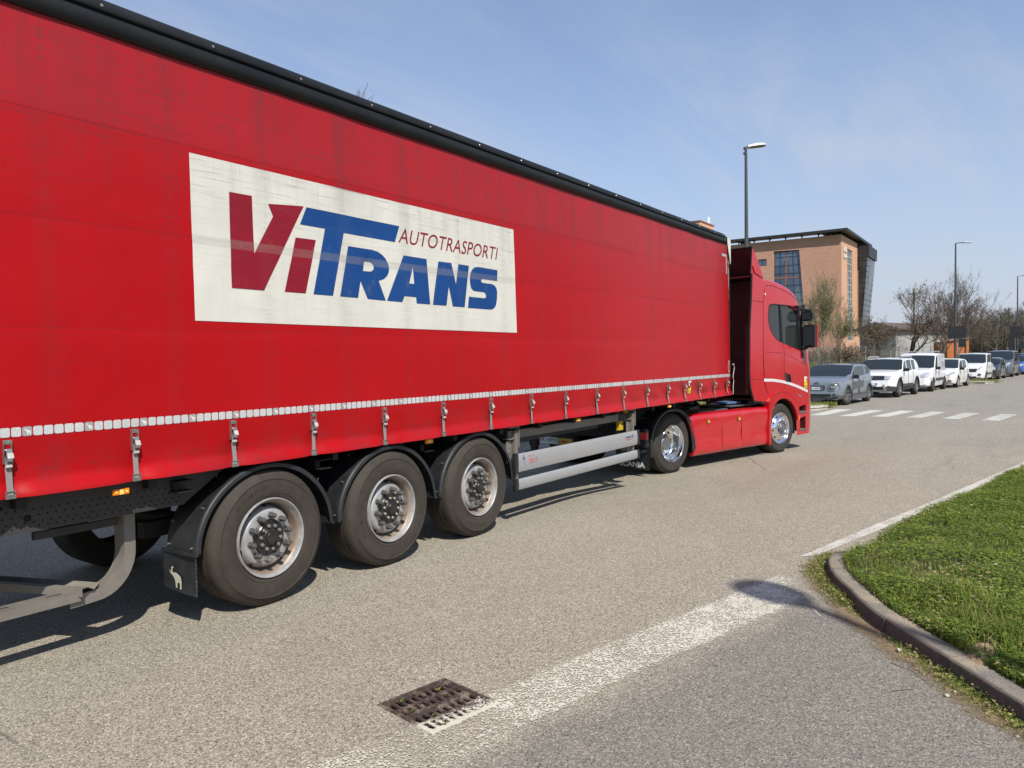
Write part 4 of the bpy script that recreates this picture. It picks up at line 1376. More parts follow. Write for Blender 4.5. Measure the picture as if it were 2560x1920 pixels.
# pallet box behind, far left
MT['box_brown'] = M('dusty_box', (0.085, 0.068, 0.05), .8)
mb = MB(); mb.box((1.25, 5.45, .69), (1.5, .6, .36)); mb.build('pallet_box', 'box_brown', trailer, off=OFF, bevel=.03)
# marker lamps
for x, z in ((2.55, 1.040), (5.522, 1.068), (8.387, 1.058), (11.27, 1.055)):
    mb = MB(); mb.box((x, 4.79, z), (.105, .02, .038)); lp_ = mb.build('marker_lamp', 'amber', trailer, off=OFF, bevel=.004)
    mb = MB(); mb.box((x, 4.779, z), (.022, .004, .03)); mb.cyl((x - .033, 4.781, z), (x - .033, 4.777, z), .007, 8); mb.cyl((x + .033, 4.781, z), (x + .033, 4.777, z), .007, 8); mb.build('reflector', 'amber_core', lp_, off=OFF)


# ---- trailer wheels
def tyre_mat(name, base=(0.033, 0.0275, 0.022)):
    m, g = new_mat(name)
    tc = g('ShaderNodeTexCoord').outputs['Object']
    sp = g('ShaderNodeSeparateXYZ', {0: tc})
    r = g.m('SQRT', g.m('ADD', g.m('MULTIPLY', sp.outputs[0], sp.outputs[0]), g.m('MULTIPLY', sp.outputs[2], sp.outputs[2])))
    n = g.noise(tc, 5, 6, .65, .4)
    ring = g.noise(g('ShaderNodeCombineXYZ', {0: g.m('MULTIPLY', r, 40), 1: 0.0, 2: 0.0}).outputs[0], 1.0, 4, .7)
    c = g.mix(g.step(n, .3, .7), base, (base[0] * 1.55, base[1] * 1.5, base[2] * 1.42))
    c = g.mix(g.m('MULTIPLY', g.step(ring, .5, .7), .4), c, (base[0] * .45, base[1] * .45, base[2] * .48))
    c = g.mix(g.m('MULTIPLY', g.step(g.noise(tc, 22, 5, .7), .5, .7), .3), c, (0.078, 0.063, 0.048))
    finish(g, c, .78, 0, g('ShaderNodeBump', {'Strength': .25, 'Distance': .004, 'Height': g.noise(tc, 60, 4, .6)}).outputs[0], .35)
    return m


MT['tyre'] = tyre_mat('tyre_rubber')
MT['tyre_clean'] = tyre_mat('tyre_rubber_cleaner', (0.030, 0.026, 0.022))
MT['tyre_mark'] = M('tyre_lettering', (0.031, 0.026, 0.021), .7)
MT['rim'] = M('painted_steel_rim', (0.40, 0.40, 0.39), .38, metal=.3, var=.08, dirt=(0.17, 0.15, 0.125), da=.65, ds=8)
MT['rim_dirty'] = M('rusty_rim_barrel', (0.27, 0.225, 0.18), .5, metal=.25, var=.2, dirt=(0.20, 0.12, 0.08), da=.75, ds=7)

TYRE = [(.296, .030), (.302, .006), (.315, -.004), (.333, -.009), (.336, -.006), (.339, -.010), (.37, -.014), (.41, -.015), (.440, -.012), (.443, -.016), (.452, -.016), (.456, -.010), (.474, -.003), (.479, .003), (.490, .008), (.503, .020), (.512, .036), (.5165, .052),
        (.5170, .092), (.503, .094), (.503, .103), (.5170, .105), (.5172, .160), (.503, .162), (.503, .171), (.5172, .173), (.5172, .226), (.503, .228), (.503, .237), (.5170, .239), (.5165, .285), (.505, .312), (.47, .335), (.40, .345), (.30, .32)]


def arc_text(mb, s, r, ang, size, y, spacing):
    """letters standing on a circle, ang = centre angle (0 = up, clockwise positive seen from -y)"""
    n = len(s)
    for i, ch in enumerate(s):
        a = ang + (i - (n - 1) / 2) * spacing
        vs, fs = text_polys(ch, size=1, offset=.03)
        if not vs: continue
        w = max(v[0] for v in vs); h = max(v[1] for v in vs)
        vs3 = []
        for (u, v) in vs:
            lx = (u - w / 2) / max(h, .01) * size * 1.15; lz = v / h * size + r
            vs3.append((lx * math.cos(a) + lz * math.sin(a), y, -lx * math.sin(a) + lz * math.cos(a)))
        mb.add(vs3, fs)


def nut(parent, x, y, z, ln_, r, mat_, name='wheel_nut'):
    mb = MB()
    mb.lathe([(r * 1.25, 0), (r * 1.25, -.008), (r, -.010)], (0, 0, 0), 6)
    mb.lathe([(r, -.008), (r * .92, -ln_ + .006), (r * .72, -ln_), (.0001, -ln_)], (0, 0, 0), 6)
    o = mb.build(name, mat_, parent, smooth=20)
    o.location = (x, y, z)
    return o


def trailer_wheel(loc, full=True):
    w = bpy.data.objects.new('wheel', None); COL.objects.link(w); w.parent = trailer; w.empty_display_size = .2
    w.location = (loc[0] - TX0, loc[1] - TY0, loc[2])
    mb = MB(); mb.lathe(TYRE, n=96); mb.build('tyre', 'tyre', w, smooth=38)
    if not full:
        return w
    mb = MB(); arc_text(mb, 'KUMHO', .375, R(-28), .040, -.0165, R(9)); mb.build('tyre_lettering', 'tyre_mark', w, smooth=0, normals=False)
    mb = MB()
    mb.lathe([(.302, .012), (.3025, -.010), (.299, -.016), (.293, -.016), (.288, -.008), (.284, .004), (.279, .020)], n=72)
    mb.build('rim_flange', 'rim', w, smooth=50)
    mb = MB(); mb.lathe([(.279, .020), (.268, .028), (.262, .045), (.255, .10), (.238, .125), (.238, .16)], n=72); mb.build('rim_barrel', 'rim_dirty', w, smooth=40)
    mb = MB(); mb.lathe([(.240, .125), (.236, .085), (.224, .056), (.210, .038), (.196, .032), (.138, .034), (.132, .045)], n=72)
    mb.build('wheel_disc', 'rim', w, smooth=50)
    mb = MB()
    for k in range(10):
        a = R(18 + 36 * k)
        e1 = Vector((-math.sin(a), 0, math.cos(a))); e2 = Vector((math.cos(a) * .35, .93, math.sin(a) * .35)).normalized()
        c0 = Vector((.2335 * math.cos(a), .0715, .2335 * math.sin(a))) + Vector((math.cos(a), -.6, math.sin(a))) * .003
        mb.add([c0 + e1 * .020 * math.cos(t) + e2 * .013 * math.sin(t) for t in [R(30 * j) for j in range(12)]], [tuple(range(12))])
    mb.build('hand_holes', 'pit', w, smooth=0, normals=False)
    mb = MB(); mb.lathe([(.138, .036), (.138, .026), (.128, .018), (.120, .018), (.112, .010), (.070, .010), (.062, .0), (.054, -.002), (.052, -.014), (.047, -.020), (.030, -.022), (.0001, -.022)], n=48)
    hb = mb.build('hub', 'hub', w, smooth=35)
    mb = MB(); ev, ef = fill_poly(ELEPHANT); mb.add([(-.02 + u * .038, -.0212, -.02 + v * .036) for u, v in ev], ef); mb.build('hub_emblem', 'flap_mark', hb, smooth=0, normals=False) if False else None
    for k in range(10):
        a = R(10 + 36 * k)
        nut(w, .167 * math.cos(a), .034, .167 * math.sin(a), .062, .0215, 'nut' if k != 7 else 'bolt')
    mb = MB()
    for k in range(10):
        a = R(28 + 36 * k)
        mb.lathe([(.0145, 0), (.0145, -.016), (.010, -.022), (.0001, -.022)], (.090 * math.cos(a), .012, .090 * math.sin(a)), 8)
    mb.build('hub_bolts', 'bolt', w, smooth=30)
    return w


w0 = trailer_wheel((3.69, 4.795, .5165))
for i in (1, 2):
    c = copy_tree(w0); c.location = (3.69 + 1.31 * i - TX0, 4.795 - TY0, .5165); c.rotation_euler = (0, R(-70 * i), 0)
for i in range(3):
    wl = trailer_wheel((3.69 + 1.31 * i, 7.265, .5165), False); wl.rotation_euler = (0, 0, math.pi)

# ---- mudguards
def mudguard(cx, first=False):
    mb = MB()
    prof = [(-.030, .000), (-.004, -.004), (.008, .006), (.012, .030), (.006, .050), (.006, .36), (-.01, .365)]
    rows = []
    n = 40
    for i in range(n + 1):
        a = math.pi * (1 - i / n)       # rear horizontal to front horizontal
        ex = .600 + .018 * abs(math.cos(a)) ** 3
        ez = .562
        x, z = cx + ex * math.cos(a), .517 + ez * math.sin(a)
        if a > math.pi * .86 or a < math.pi * .14:
            pass
        nr = Vector((math.cos(a) / ex, math.sin(a) / ez)).normalized()
        rows.append([(x + nr.x * o, 4.797 + y, z + nr.y * o) for o, y in prof])
    mb.grid(rows)
    # stiffening lips at both ends
    for sx in (-1, 1):
        mb.box((cx + sx * .622, 4.98, .512), (.030, .37, .014))
    mg = mb.build('mudguard', 'plastic', trailer, smooth=50, off=OFF)
    mb = MB()
    for (a, y) in ((148, .05), (160, .33), (176, .05), (176, .33), (120, .2)):
        a = R(a); p = Vector((cx + .628 * math.cos(a), 4.80 + y, .517 + .582 * math.sin(a))); d = Vector((math.cos(a), 0, math.sin(a)))
        mb.cyl(p - d * .01, p + d * .008, .0085, 8)
    mb.build('rivets', 'steel', mg, off=OFF)
    return mg


mudguard(3.69, True); mudguard(5.0); mudguard(6.31)
# mud flap with elephant emblem
mb = MB()
yl, yr = 5.175, 4.785
rows = []
for i in range(13):
    v = i / 12
    z = .51 - v * .28
    rows.append([(3.055 - .012 * v + .008 * math.sin(u * 5 + v * 2), yr + (yl - yr) * u, z + (.02 * u * v)) for u in [k / 10 for k in range(11)]])
mb.grid(rows)
mb.grid([[(p[0] + .008, p[1], p[2]) for p in r] for r in rows])
flap = mb.build('mud_flap', 'plastic', trailer, smooth=50, off=OFF)
mb = MB(); mb.box((3.052, 4.98, .515), (.03, .41, .022)); mb.build('flap_clamp', 'plastic', flap, off=OFF, bevel=.004)
mb = MB()
ev, ef = fill_poly(ELEPHANT)
mb.add([(3.034, 5.085 - u * .15, .262 + v * .155) for u, v in ev], ef)
mb.build('elephant_emblem', 'flap_mark', flap, smooth=0, off=OFF, normals=False)
mb = MB()
for i in range(70):
    z = .50 - .27 * i / 69
    L = random.uniform(.006, .014)
    a = Vector((3.05, 4.786, z)); b = a + Vector((random.uniform(-.003, .006), -L, random.uniform(-.006, .002)))
    mb.tube([a, b], [.0016, .0006], 4, False)
mb.build('bristles', 'nut', flap, smooth=0, off=OFF)

# ---- side guard
def rail_(z0, z1, x0, x1):
    mb = MB()
    n = 8
    prof = []
    for i in range(n + 1):
        t = i / n
        prof.append((4.776 - .012 * math.sin(math.pi * t) ** .6, z0 + (z1 - z0) * t))
    prof = [(4.800, z0 + .002)] + prof + [(4.800, z1 - .002)]
    mb.grid([[(x, y, z) for y, z in prof] for x in (x0, (x0 + x1) / 2, x1)])
    return mb.build('guard_rail', 'alu', trailer, smooth=40, off=OFF)


up_ = rail_(.578, .782, 7.00, 10.05); lo_ = rail_(.378, .498, 7.00, 10.05)
for z0, z1, pr_ in ((.570, .790, up_), (.370, .506, lo_)):
    for x, s_ in ((6.965, -1), (10.085, 1)):
        mb = MB(); mb.box((x, 4.785, (z0 + z1) / 2), (.07, .045, z1 - z0)); mb.build('end_cap', 'plastic', pr_, off=OFF, bevel=.008)
for x in (7.02, 10.0):
    mb = MB()
    mb.box((x, 4.83, .70), (.05, .05, .68)); mb.box((x - .04, 4.86, .95), (.16, .10, .012)); mb.box((x - .03, 4.88, 1.08), (.20, .16, .014)); mb.box((x - .09, 4.85, .80), (.10, .012, .24)); mb.box((x + .03, 4.806, .96), (.008, .05, .22))
    mb.build('guard_post', 'galv', trailer, off=OFF, bevel=.003)
mb = MB()
for z in (.80, .86, .92): mb.lathe([(.0001, -.008), (.010, -.006), (.011, 0)], (6.93, 4.842, z), 8)
mb.build('post_bolts', 'steel', trailer, off=OFF)
mb = MB(); mb.box((8.42, 4.955, .972), (2.75, .03, .086)); mb.box((8.42, 4.98, 1.02), (2.75, .08, .008)); mb.build('pallet_beam', 'beam', trailer, off=OFF)
mb = MB(); mb.box((8.2, 5.02, .895), (2.2, .03, .045)); mb.build('pallet_beam', 'chassis', trailer, off=OFF)
mb = MB(); mb.box((9.95, 4.99, 1.0), (.34, .03, .20)); mb.box((9.95, 5.05, .80), (.05, .03, .25)); mb.build('support_plate', 'chassis', trailer, off=OFF)
MT['yellow_plastic'] = M('yellow_plastic', (0.62, 0.45, 0.02), .5, dirt=(0.25, 0.17, 0.02), da=.5, ds=12)
mb = MB(); mb.box((9.86, 4.95, .86), (.12, .05, .13)); mb.cyl((9.84, 4.92, .84), (9.84, 4.915, .84), .008, 8); mb.cyl((9.89, 4.92, .88), (9.89, 4.915, .88), .008, 8); mb.build('wheel_chock', 'yellow_plastic', trailer, off=OFF, bevel=.01)
mb = MB(); mb.box((10.0, 4.90, 1.06), (.14, .06, .05)); mb.build('tag_plate', 'yellow_plastic', trailer, off=OFF)
for y in (5.2, 6.86):
    mb = MB(); mb.box((10.55, y, .72), (.13, .13, .62)); mb.box((10.55, y, .42), (.10, .10, .22)); mb.box((10.55, y, .32), (.26, .22, .02))
    mb.build('landing_leg', 'chassis', trailer, off=OFF, bevel=.004)
# stickers on the guard
mb = MB()
f_ = lambda u, v: (u, 4.7625, v)
put_text(mb, 'SCHMITZ', lambda a, b: f_(9.665 + a, .700 + b), width=.175, height=.026, mi=0, size=1, offset=.03)
put_text(mb, 'Cargobull', lambda a, b: f_(9.685 + a, .668 + b), width=.15, height=.026, mi=1, size=1, offset=.03)
ev, ef = fill_poly(ELEPHANT); mb.add([f_(9.86 + (1 - u) * .06, .69 + v * .055) for u, v in ev], ef, 0)
mb.build('maker_sticker', ['print_blue', 'print_red'], up_, smooth=0, off=OFF, normals=False)
mb = MB()
for (u, v, w, h, k) in [(7.095, .735, .008, .03, 0), (7.085, .715, .028, .018, 0), (7.10, .70, .018, .02, 0), (7.08, .69, .014, .006, 0), (7.11, .66, .006, .02, 0), (7.115, .64, .006, .012, 0),
                        (7.20, .725, .008, .02, 1), (7.23, .725, .012, .022, 1), (7.30, .72, .007, .028, 1), (7.17, .665, .22, .004, 1), (7.24, .645, .006, .014, 0), (7.27, .645, .006, .014, 0), (7.30, .645, .006, .014, 0), (7.34, .69, .03, .012, 0), (7.17, .645, .02, .004, 1)]:
    mb.add([f_(u, v), f_(u + w, v), f_(u + w * 1.1, v + h), f_(u + w * .1, v + h)], [(0, 1, 2, 3)], k)
put_text(mb, 'TRAIL', lambda a, b: f_(7.20 + a, .682 + b), width=.11, height=.022, mi=1, size=1, offset=.03)
mb.build('worn_sticker', ['print_blue', 'print_red'], up_, smooth=0, off=OFF, normals=False)
MT['cab_glass'] = glass_mat('cab_glass', (0.020, 0.024, 0.022), .04)
m, g = new_mat('mirror_glass'); finish(g, (0.25, 0.26, 0.26), .04, 1.0); MT['mirror'] = m
MT['stripe_white'] = M('stripe_tape', (0.66, 0.64, 0.62), .4, coat=.3)
MT['amber_dark'] = M('amber_lamp_body', (0.28, 0.10, 0.012), .3, coat=.4)
MT['blue_cover'] = M('blue_cover', (0.10, 0.16, 0.32), .5)

# ================================================================== TRACTOR UNIT (local frame: x forward, y to its left, origin under the right rear wheel)
tractor = thing('tractor_unit', 'red tractor unit with sleeper cab turning right in front of the curtain trailer', 'truck', (12.03, 5.08, -.129), R(-13.15), scale=1.07)
MT['seam'] = M('panel_gap', (0.03, 0.002, 0.003), .6)
MT['cab_black'] = M('cab_black', (0.015, 0.016, 0.018), .35)
side = lambda u, v, d: (u, d, v)

# cab: rounded perimeter loft
per = [(2.77, 3.225), (2.95, 3.222), (3.15, 3.205), (3.333, 3.182), (3.55, 3.145), (3.8, 3.080), (3.98, 3.01), (4.12, 2.93), (4.25, 2.83), (4.36, 2.74), (4.44, 2.62), (4.52, 2.40), (4.61, 2.1), (4.69, 1.85), (4.735, 1.7), (4.765, 1.45), (4.775, 1.2), (4.775, .93)]
def prad(i):
    x, z = per[i]
    return .09 + .21 * smooth01(3.9, 4.4, x)
W_ = 2.34
def loft(per, rad, n=7):
    rows = []; inner = []
    for i, p in enumerate(per):
        a = per[max(0, i - 1)]; b = per[min(len(per) - 1, i + 1)]
        t = Vector((b[0] - a[0], b[1] - a[1])).normalized(); nn = Vector((t.y, -t.x))   # inward normal (right of travel)
        if nn.dot(Vector((3.6 - p[0], 2.0 - p[1]))) < 0: nn = -nn
        r = rad(i)
        row = []
        for k in range(n + 1):
            th = math.pi / 2 * k / n
            ins = r * (1 - math.sin(th)); y = r * (1 - math.cos(th))
            row.append((p[0] + nn.x * ins, y, p[1] + nn.y * ins))
        full = row + [(p[0] + nn.x * .0, W_ / 2, p[1] + .012)] + [(q[0], W_ - q[1], q[2]) for q in row[::-1]]
        rows.append(full); inner.append((row[0][0], row[0][2]))
    return rows, inner
rows, inner = loft(per, prad)
mb = MB()
mb.grid(rows)
WIN = [(2.990, 2.745), (2.962, 2.62), (2.954, 2.501), (2.975, 2.40), (3.02, 2.31), (3.10, 2.215), (3.207, 2.145), (3.30, 2.095), (3.44, 2.061), (3.80, 1.985), (4.192, 1.906), (4.20, 2.1), (4.185, 2.4), (4.13, 2.66), (4.08, 2.735), (3.7, 2.765), (3.1, 2.775)]
bottom = [(4.3, .90), (4.05, .86), (3.95, .97), (3.75, 1.09), (3.5, 1.16), (3.25, 1.15), (3.05, 1.09), (2.97, 1.0), (2.90, 1.14), (2.81, 1.39), (2.774, 1.87)]
poly = inner + bottom
vs, fs = fill_poly(poly, [WIN])
mb.add([(u, 0, v) for u, v in vs], fs)
mb.add([(u, W_, v) for u, v in fill_poly(poly)[0]], fill_poly(poly)[1])
cab = mb.build('cab', 'red_paint', tractor, smooth=40, weld=True)
mb = MB(); mb.box((2.84, W_ / 2, 2.15), (.04, W_ - .1, 2.1)); mb.box((3.5, W_ / 2, 1.02), (1.3, W_ - .2, .03)); mb.build('cab_back_wall', 'red_inner', tractor)
# glass, pillar, frame
mb = MB(); mb.add([(u, .018, v) for u, v in fill_poly(WIN)[0]], fill_poly(WIN)[1]); wn = mb.build('side_window', 'cab_glass', tractor, smooth=0)
mb = MB()
c0 = Vector((3.6, 2.38))
n = len(WIN)
inr = [(c0 + (Vector(p) - c0) * .965) for p in WIN]
for i in range(n):
    a, b = WIN[i], WIN[(i + 1) % n]; c_, d_ = inr[(i + 1) % n], inr[i]
    mb.add([(a[0], -.003, a[1]), (b[0], -.003, b[1]), (c_.x, -.002, c_.y), (d_.x, -.002, d_.y), (c_.x, .02, c_.y), (d_.x, .02, d_.y)], [(0, 1, 2, 3), (3, 2, 4, 5)])
mb.prism([(3.38, 2.765), (3.435, 2.765), (3.50, 2.06), (3.44, 2.06)], side, -.001, .017)
mb.prism([(4.02, 2.74), (4.09, 2.73), (4.19, 1.92), (4.12, 1.93)], side, -.004, .017)
mb.build('window_frame', 'cab_black', wn, smooth=20)
mb = MB(); mb.grid([[(4.42 + (4.70 - 4.42) * t + .004 + .035 * math.sin(math.pi * t), y, 2.66 - (2.66 - 1.78) * t) for y in (.30, .8, 1.17, 1.54, 2.04)] for t in [k / 6 for k in range(7)]]); mb.build('windscreen', 'glass', tractor)
mb = MB(); mb.grid([[(4.39, .3, 2.72), (4.39, 2.04, 2.72)], [(4.55, .3, 2.80), (4.55, 2.04, 2.80)]]); mb.box((4.40, .06, 2.76), (.06, .05, .07)); mb.build('sun_visor', 'cab_black', tractor)


def seam(mb, pts, w=.009, y=-.002):
    for a, b in zip(pts, pts[1:]):
        a, b = Vector(a), Vector(b); t = (b - a).normalized(); nn = Vector((-t.y, t.x)) * w / 2
        q = [a - nn, b - nn, b + nn, a + nn]
        mb.add([(p.x, y, p.y) for p in q], [(0, 1, 2, 3)])


mb = MB()
seam(mb, [(2.97, 1.11), (2.88, 1.22), (2.81, 1.389), (2.785, 1.87), (2.79, 2.79), (2.83, 2.96), (2.845, 3.05), (2.90, 3.095), (3.1, 3.10), (3.5, 3.04), (3.85, 2.95), (4.02, 2.87)])
seam(mb, [(3.50, 2.045), (3.535, 1.9), (3.54, 1.5), (3.53, 1.18)])
seam(mb, [(2.827, 1.892), (3.44, 1.867), (3.462, 1.84), (3.45, 1.359), (3.42, 1.345), (2.83, 1.40)], .005)
seam(mb, [(3.54, 1.86), (4.43, 1.62)], .005)
seam(mb, [(4.2, 1.90), (4.36, 1.75), (4.42, 1.3), (4.42, 1.0)], .006)
mb.build('panel_gaps', 'seam', cab, smooth=0, normals=False)
mb = MB(); mb.cyl((2.835, -.005, 2.93), (2.835, -.018, 2.93), .018, 10); mb.build('side_lamp', 'print_white', tractor)
# interior hints
mb = MB(); mb.box((3.15, .6, 2.1), (.5, .5, .12)); mb.box((2.98, .6, 2.35), (.12, .45, .6)); mb.box((4.3, 1.17, 1.9), (.35, 2.0, .3)); mb.build('seat', 'cab_black', tractor, bevel=.03)
# handle
mb = MB(); mb.prism([(3.555, 1.500), (3.70, 1.475), (3.765, 1.31), (3.595, 1.325)], side, -.004, .002); hd = mb.build('door_handle', 'cab_black', tractor)
mb = MB(); mb.box((3.735, -.012, 1.39), (.025, .02, .15), Matrix.Rotation(R(-20), 3, 'Y')); mb.build('handle_bar', 'plastic', hd, bevel=.004)
# reflective stripe
mb = MB()
sp_ = [(2.80, 1.355), (3.10, 1.345), (3.40, 1.315), (3.70, 1.268), (4.0, 1.205), (4.25, 1.140), (4.44, 1.088)]
for i in range(28):
    t0, t1 = i / 28, (i + .9) / 28
    def pt(t):
        u = t * (len(sp_) - 1); k = min(int(u), len(sp_) - 2); return Vector(sp_[k]).lerp(Vector(sp_[k + 1]), u - k)
    a, b = pt(t0), pt(t1)
    mb.add([(a.x, -.0035, a.y), (b.x, -.0035, b.y), (b.x, -.0035, b.y + .052), (a.x, -.0035, a.y + .052)], [(0, 1, 2, 3)])
mb.build('reflective_stripe', 'stripe_white', tractor, smooth=0, normals=False)
mb = MB(); warn_sticker(mb, lambda u, v, o: (4.30 + u - v * -.0, -.003 - o, 1.185 + v - u * .12), .115, .225); mb.build('warning_sticker', ['yellow', 'print_white', 'print_black'], tractor, smooth=0, normals=False)
mb = MB(); mb.prism([(4.03, 1.075), (4.19, 1.04), (4.21, 1.005), (4.10, 1.03)], side, -.004, .0); mb.build('side_badge', 'steel', tractor)
# fender and wheel well
mb = MB()
outer = [(2.925, .19), (2.925, .98), (2.96, 1.04), (3.052, 1.112), (3.2, 1.165), (3.325, 1.185), (3.5, 1.18), (3.626, 1.152), (3.75, 1.10), (3.846, 1.049), (3.94, .975), (4.002, .909), (4.05, .80), (4.06, .66)]
innr = [(3.995, .58), (3.955, .70), (3.90, .79), (3.844, .855), (3.75, .93), (3.624, .985), (3.53, 1.01), (3.434, 1.018), (3.33, 1.005), (3.24, .975), (3.13, .905), (3.05, .80), (3.01, .65), (3.0, .4), (2.995, .19)]
mb.prism(outer + innr, side, -.028, .10)
fd = mb.build('wheel_arch', 'red_paint', tractor, smooth=30, bevel=.008)
mb = MB()
pts = [(3.434 + .535 * math.cos(a), .463 + .55 * math.sin(a)) for a in [R(-15 + 10.5 * k) for k in range(21)]]
mb.grid([[(x, .02, z), (x, .75, z)] for x, z in pts]); mb.grid([[(3.0, .75, .2), (3.0, .75, 1.0)], [(3.95, .75, .2), (3.95, .75, 1.0)]])
mb.build('wheel_well', 'chassis_dark', tractor)
mb = MB(); seam(mb, [(2.93, .955), (3.0, .945), (3.06, .93)], .006, -.031); seam(mb, [(3.0, 1.03), (3.12, 1.10), (3.3, 1.14), (3.5, 1.135), (3.7, 1.08), (3.88, .97), (3.97, .86)], .004, -.031); mb.build('arch_gaps', 'seam', fd, smooth=0, normals=False)
# bumper with steps
perb = [(4.80, .95), (4.80, .80), (4.79, .55), (4.775, .40), (4.74, .29)]
rows = []
for (x, z) in perb:
    row = [(x - .32 * (1 - math.sin(th)), .32 * (1 - math.cos(th)), z) for th in [math.pi / 2 * k / 7 for k in range(8)]]
    rows.append(row + [(x, W_ / 2, z)] + [(q[0], W_ - q[1], q[2]) for q in row[::-1]])
mb = MB(); mb.grid(rows)
bp = [(4.0, .285), (3.985, .58), (4.05, .70), (4.055, .86), (4.30, .90), (4.48, .95), (4.48, .80), (4.47, .55), (4.455, .40), (4.42, .29)]
h1 = [(4.10, .70), (4.10, .83), (4.36, .86), (4.36, .72)]
h2 = [(4.13, .36), (4.13, .60), (4.35, .64), (4.35, .38)]
vs, fs = fill_poly(bp, [h1, h2]); mb.add([(u, 0, v) for u, v in vs], fs)
bum = mb.build('bumper', 'red_paint', tractor, smooth=40, weld=True)
for h in (h1, h2):
    mb = MB(); a = [(u, 0, v) for u, v in h]; b = [(u, .16, v) for u, v in h]; mb.add(a + b, [(0, 1, 5, 4), (1, 2, 6, 5), (2, 3, 7, 6), (3, 0, 4, 7), (4, 5, 6, 7)]); mb.build('step_recess', 'red_inner', bum)
    mb = MB(); z = h[0][1] + .005; mb.box((4.24, .05, z + .012), (.27, .13, .022), Matrix.Rotation(R(-3), 3, 'Y'))
    for k in range(9): mb.box((4.12 + .03 * k, -.012, z + .016), (.012, .02, .022))
    mb.build('step', 'galv', bum, bevel=.003)
mb = MB(); mb.box((4.085, -.004, .62), (.022, .012, .10)); mb.build('marker_lamp', 'amber', bum, bevel=.003)
mb = MB(); mb.box((4.66, .45, .62), (.10, .35, .16)); mb.box((4.66, 1.89, .62), (.10, .35, .16)); mb.build('headlight', 'glass', tractor, bevel=.02)
mb = MB(); mb.box((4.785, W_ / 2, 1.25), (.015, 1.5, .55)); mb.build('grille', 'cab_black', tractor)

# side extender with rubber edge
mb = MB()
ext = [(2.43, 3.256), (2.40, 2.80), (2.345, 2.29), (2.335, 1.51), (2.36, 1.25), (2.47, 1.019), (2.93, .97), (2.99, 1.08), (2.88, 1.2), (2.80, 1.389), (2.777, 1.871), (2.777, 3.215)]
mb.prism(ext, side, .001, .035)
se = mb.build('side_fairing', 'red_paint', tractor, smooth=30, bevel=.006)
mb = MB(); seam(mb, [(2.40, 2.80), (2.79, 2.79)], .008, -.001); seam(mb, [(2.35, 1.41), (2.80, 1.39)], .006, -.001); mb.build('fairing_gaps', 'seam', se, smooth=0, normals=False)
mb = MB(); mb.tube([(2.425, .018, 3.28), (2.395, .018, 2.80), (2.338, .018, 2.29), (2.328, .018, 1.51), (2.352, .018, 1.25), (2.465, .018, 1.005), (2.60, .018, .995)], .021, 6); mb.build('rubber_edge', 'rail_black', se)
mb = MB(); mb.tube([(2.42, W_ - .02, 3.26), (2.345, W_ - .02, 2.29), (2.335, W_ - .02, 1.3)], .02, 6); mb.prism(ext, side, W_ - .035, W_ - .001); mb.build('side_fairing', 'red_paint', tractor)
mb = MB(); mb.tube([(2.40, .10, 2.38), (2.40, .10, 1.15)], .028, 10); mb.build('vertical_pipe', 'red_inner', tractor)
mb = MB()
for z0, x in ((1.9, 2.6), (1.75, 2.6)):
    mb.tube([(2.8, .9, z0), (2.6, .95, z0 - .25), (2.35, 1.0, z0 - .35), (2.1, 1.1, z0 - .3), (1.9, 1.15, z0 - .2)], .018, 8)
mb.build('air_hose', 'cab_black', tractor)

# roof deflector
mb = MB()
nst = 14
top = [(2.478, 3.752), (2.60, 3.62), (2.74, 3.42), (2.86, 3.20)]
rows = []
for (x, z) in top:
    rows.append([(x + .14 * math.sin(math.pi * k / nst) ** .7, .04 + (W_ - .08) * k / nst, z + .03 * math.sin(math.pi * k / nst)) for k in range(nst + 1)])
mb.grid(rows)
dfl = mb.build('roof_deflector', 'red_paint', tractor, smooth=40)
mb = MB(); mb.grid([[(p[0] - .025, p[1], p[2] - .02) for p in r] for r in rows]); mb.prism([(2.46, 3.27), (2.50, 3.70), (2.62, 3.56), (2.80, 3.24)], side, .052, .056); mb.build('deflector_lining', 'red_inner', dfl, smooth=40)
mb = MB()
for y in (.03, W_ - .045):
    mb.prism([(2.43, 3.262), (2.45, 3.52), (2.478, 3.752), (2.60, 3.62), (2.74, 3.42), (2.86, 3.215), (2.6, 3.235)], side, y, y + .02)
mb.prism([(2.46, 3.42), (2.53, 3.30), (2.80, 3.225), (2.80, 3.235), (2.56, 3.36)], side, .012, .03)
mb.build('deflector_side', 'red_paint', dfl, smooth=30, bevel=.004)
mb = MB()
mb.tube([(2.425, .04, 3.26), (2.445, .035, 3.52), (2.472, .035, 3.757)], .013, 6)
mb.tube([(r[0] - .005, r[1], r[2] + .004) for r in rows[0]], .015, 6)
mb.build('deflector_edge', 'rail_black', dfl)
mb = MB(); mb.box((2.62, W_ / 2, 3.235), (.45, W_ - .12, .02)); mb.tube([(2.6, .7, 3.24), (2.52, .7, 3.6)], .02, 8); mb.tube([(2.6, 1.6, 3.24), (2.52, 1.6, 3.6)], .02, 8); mb.build('deflector_frame', 'red_inner', dfl)
mb = MB(); mb.tube([(3.20, .35, 3.2), (3.20, .35, 3.48)], .004, 5); mb.build('aerial', 'cab_black', tractor)

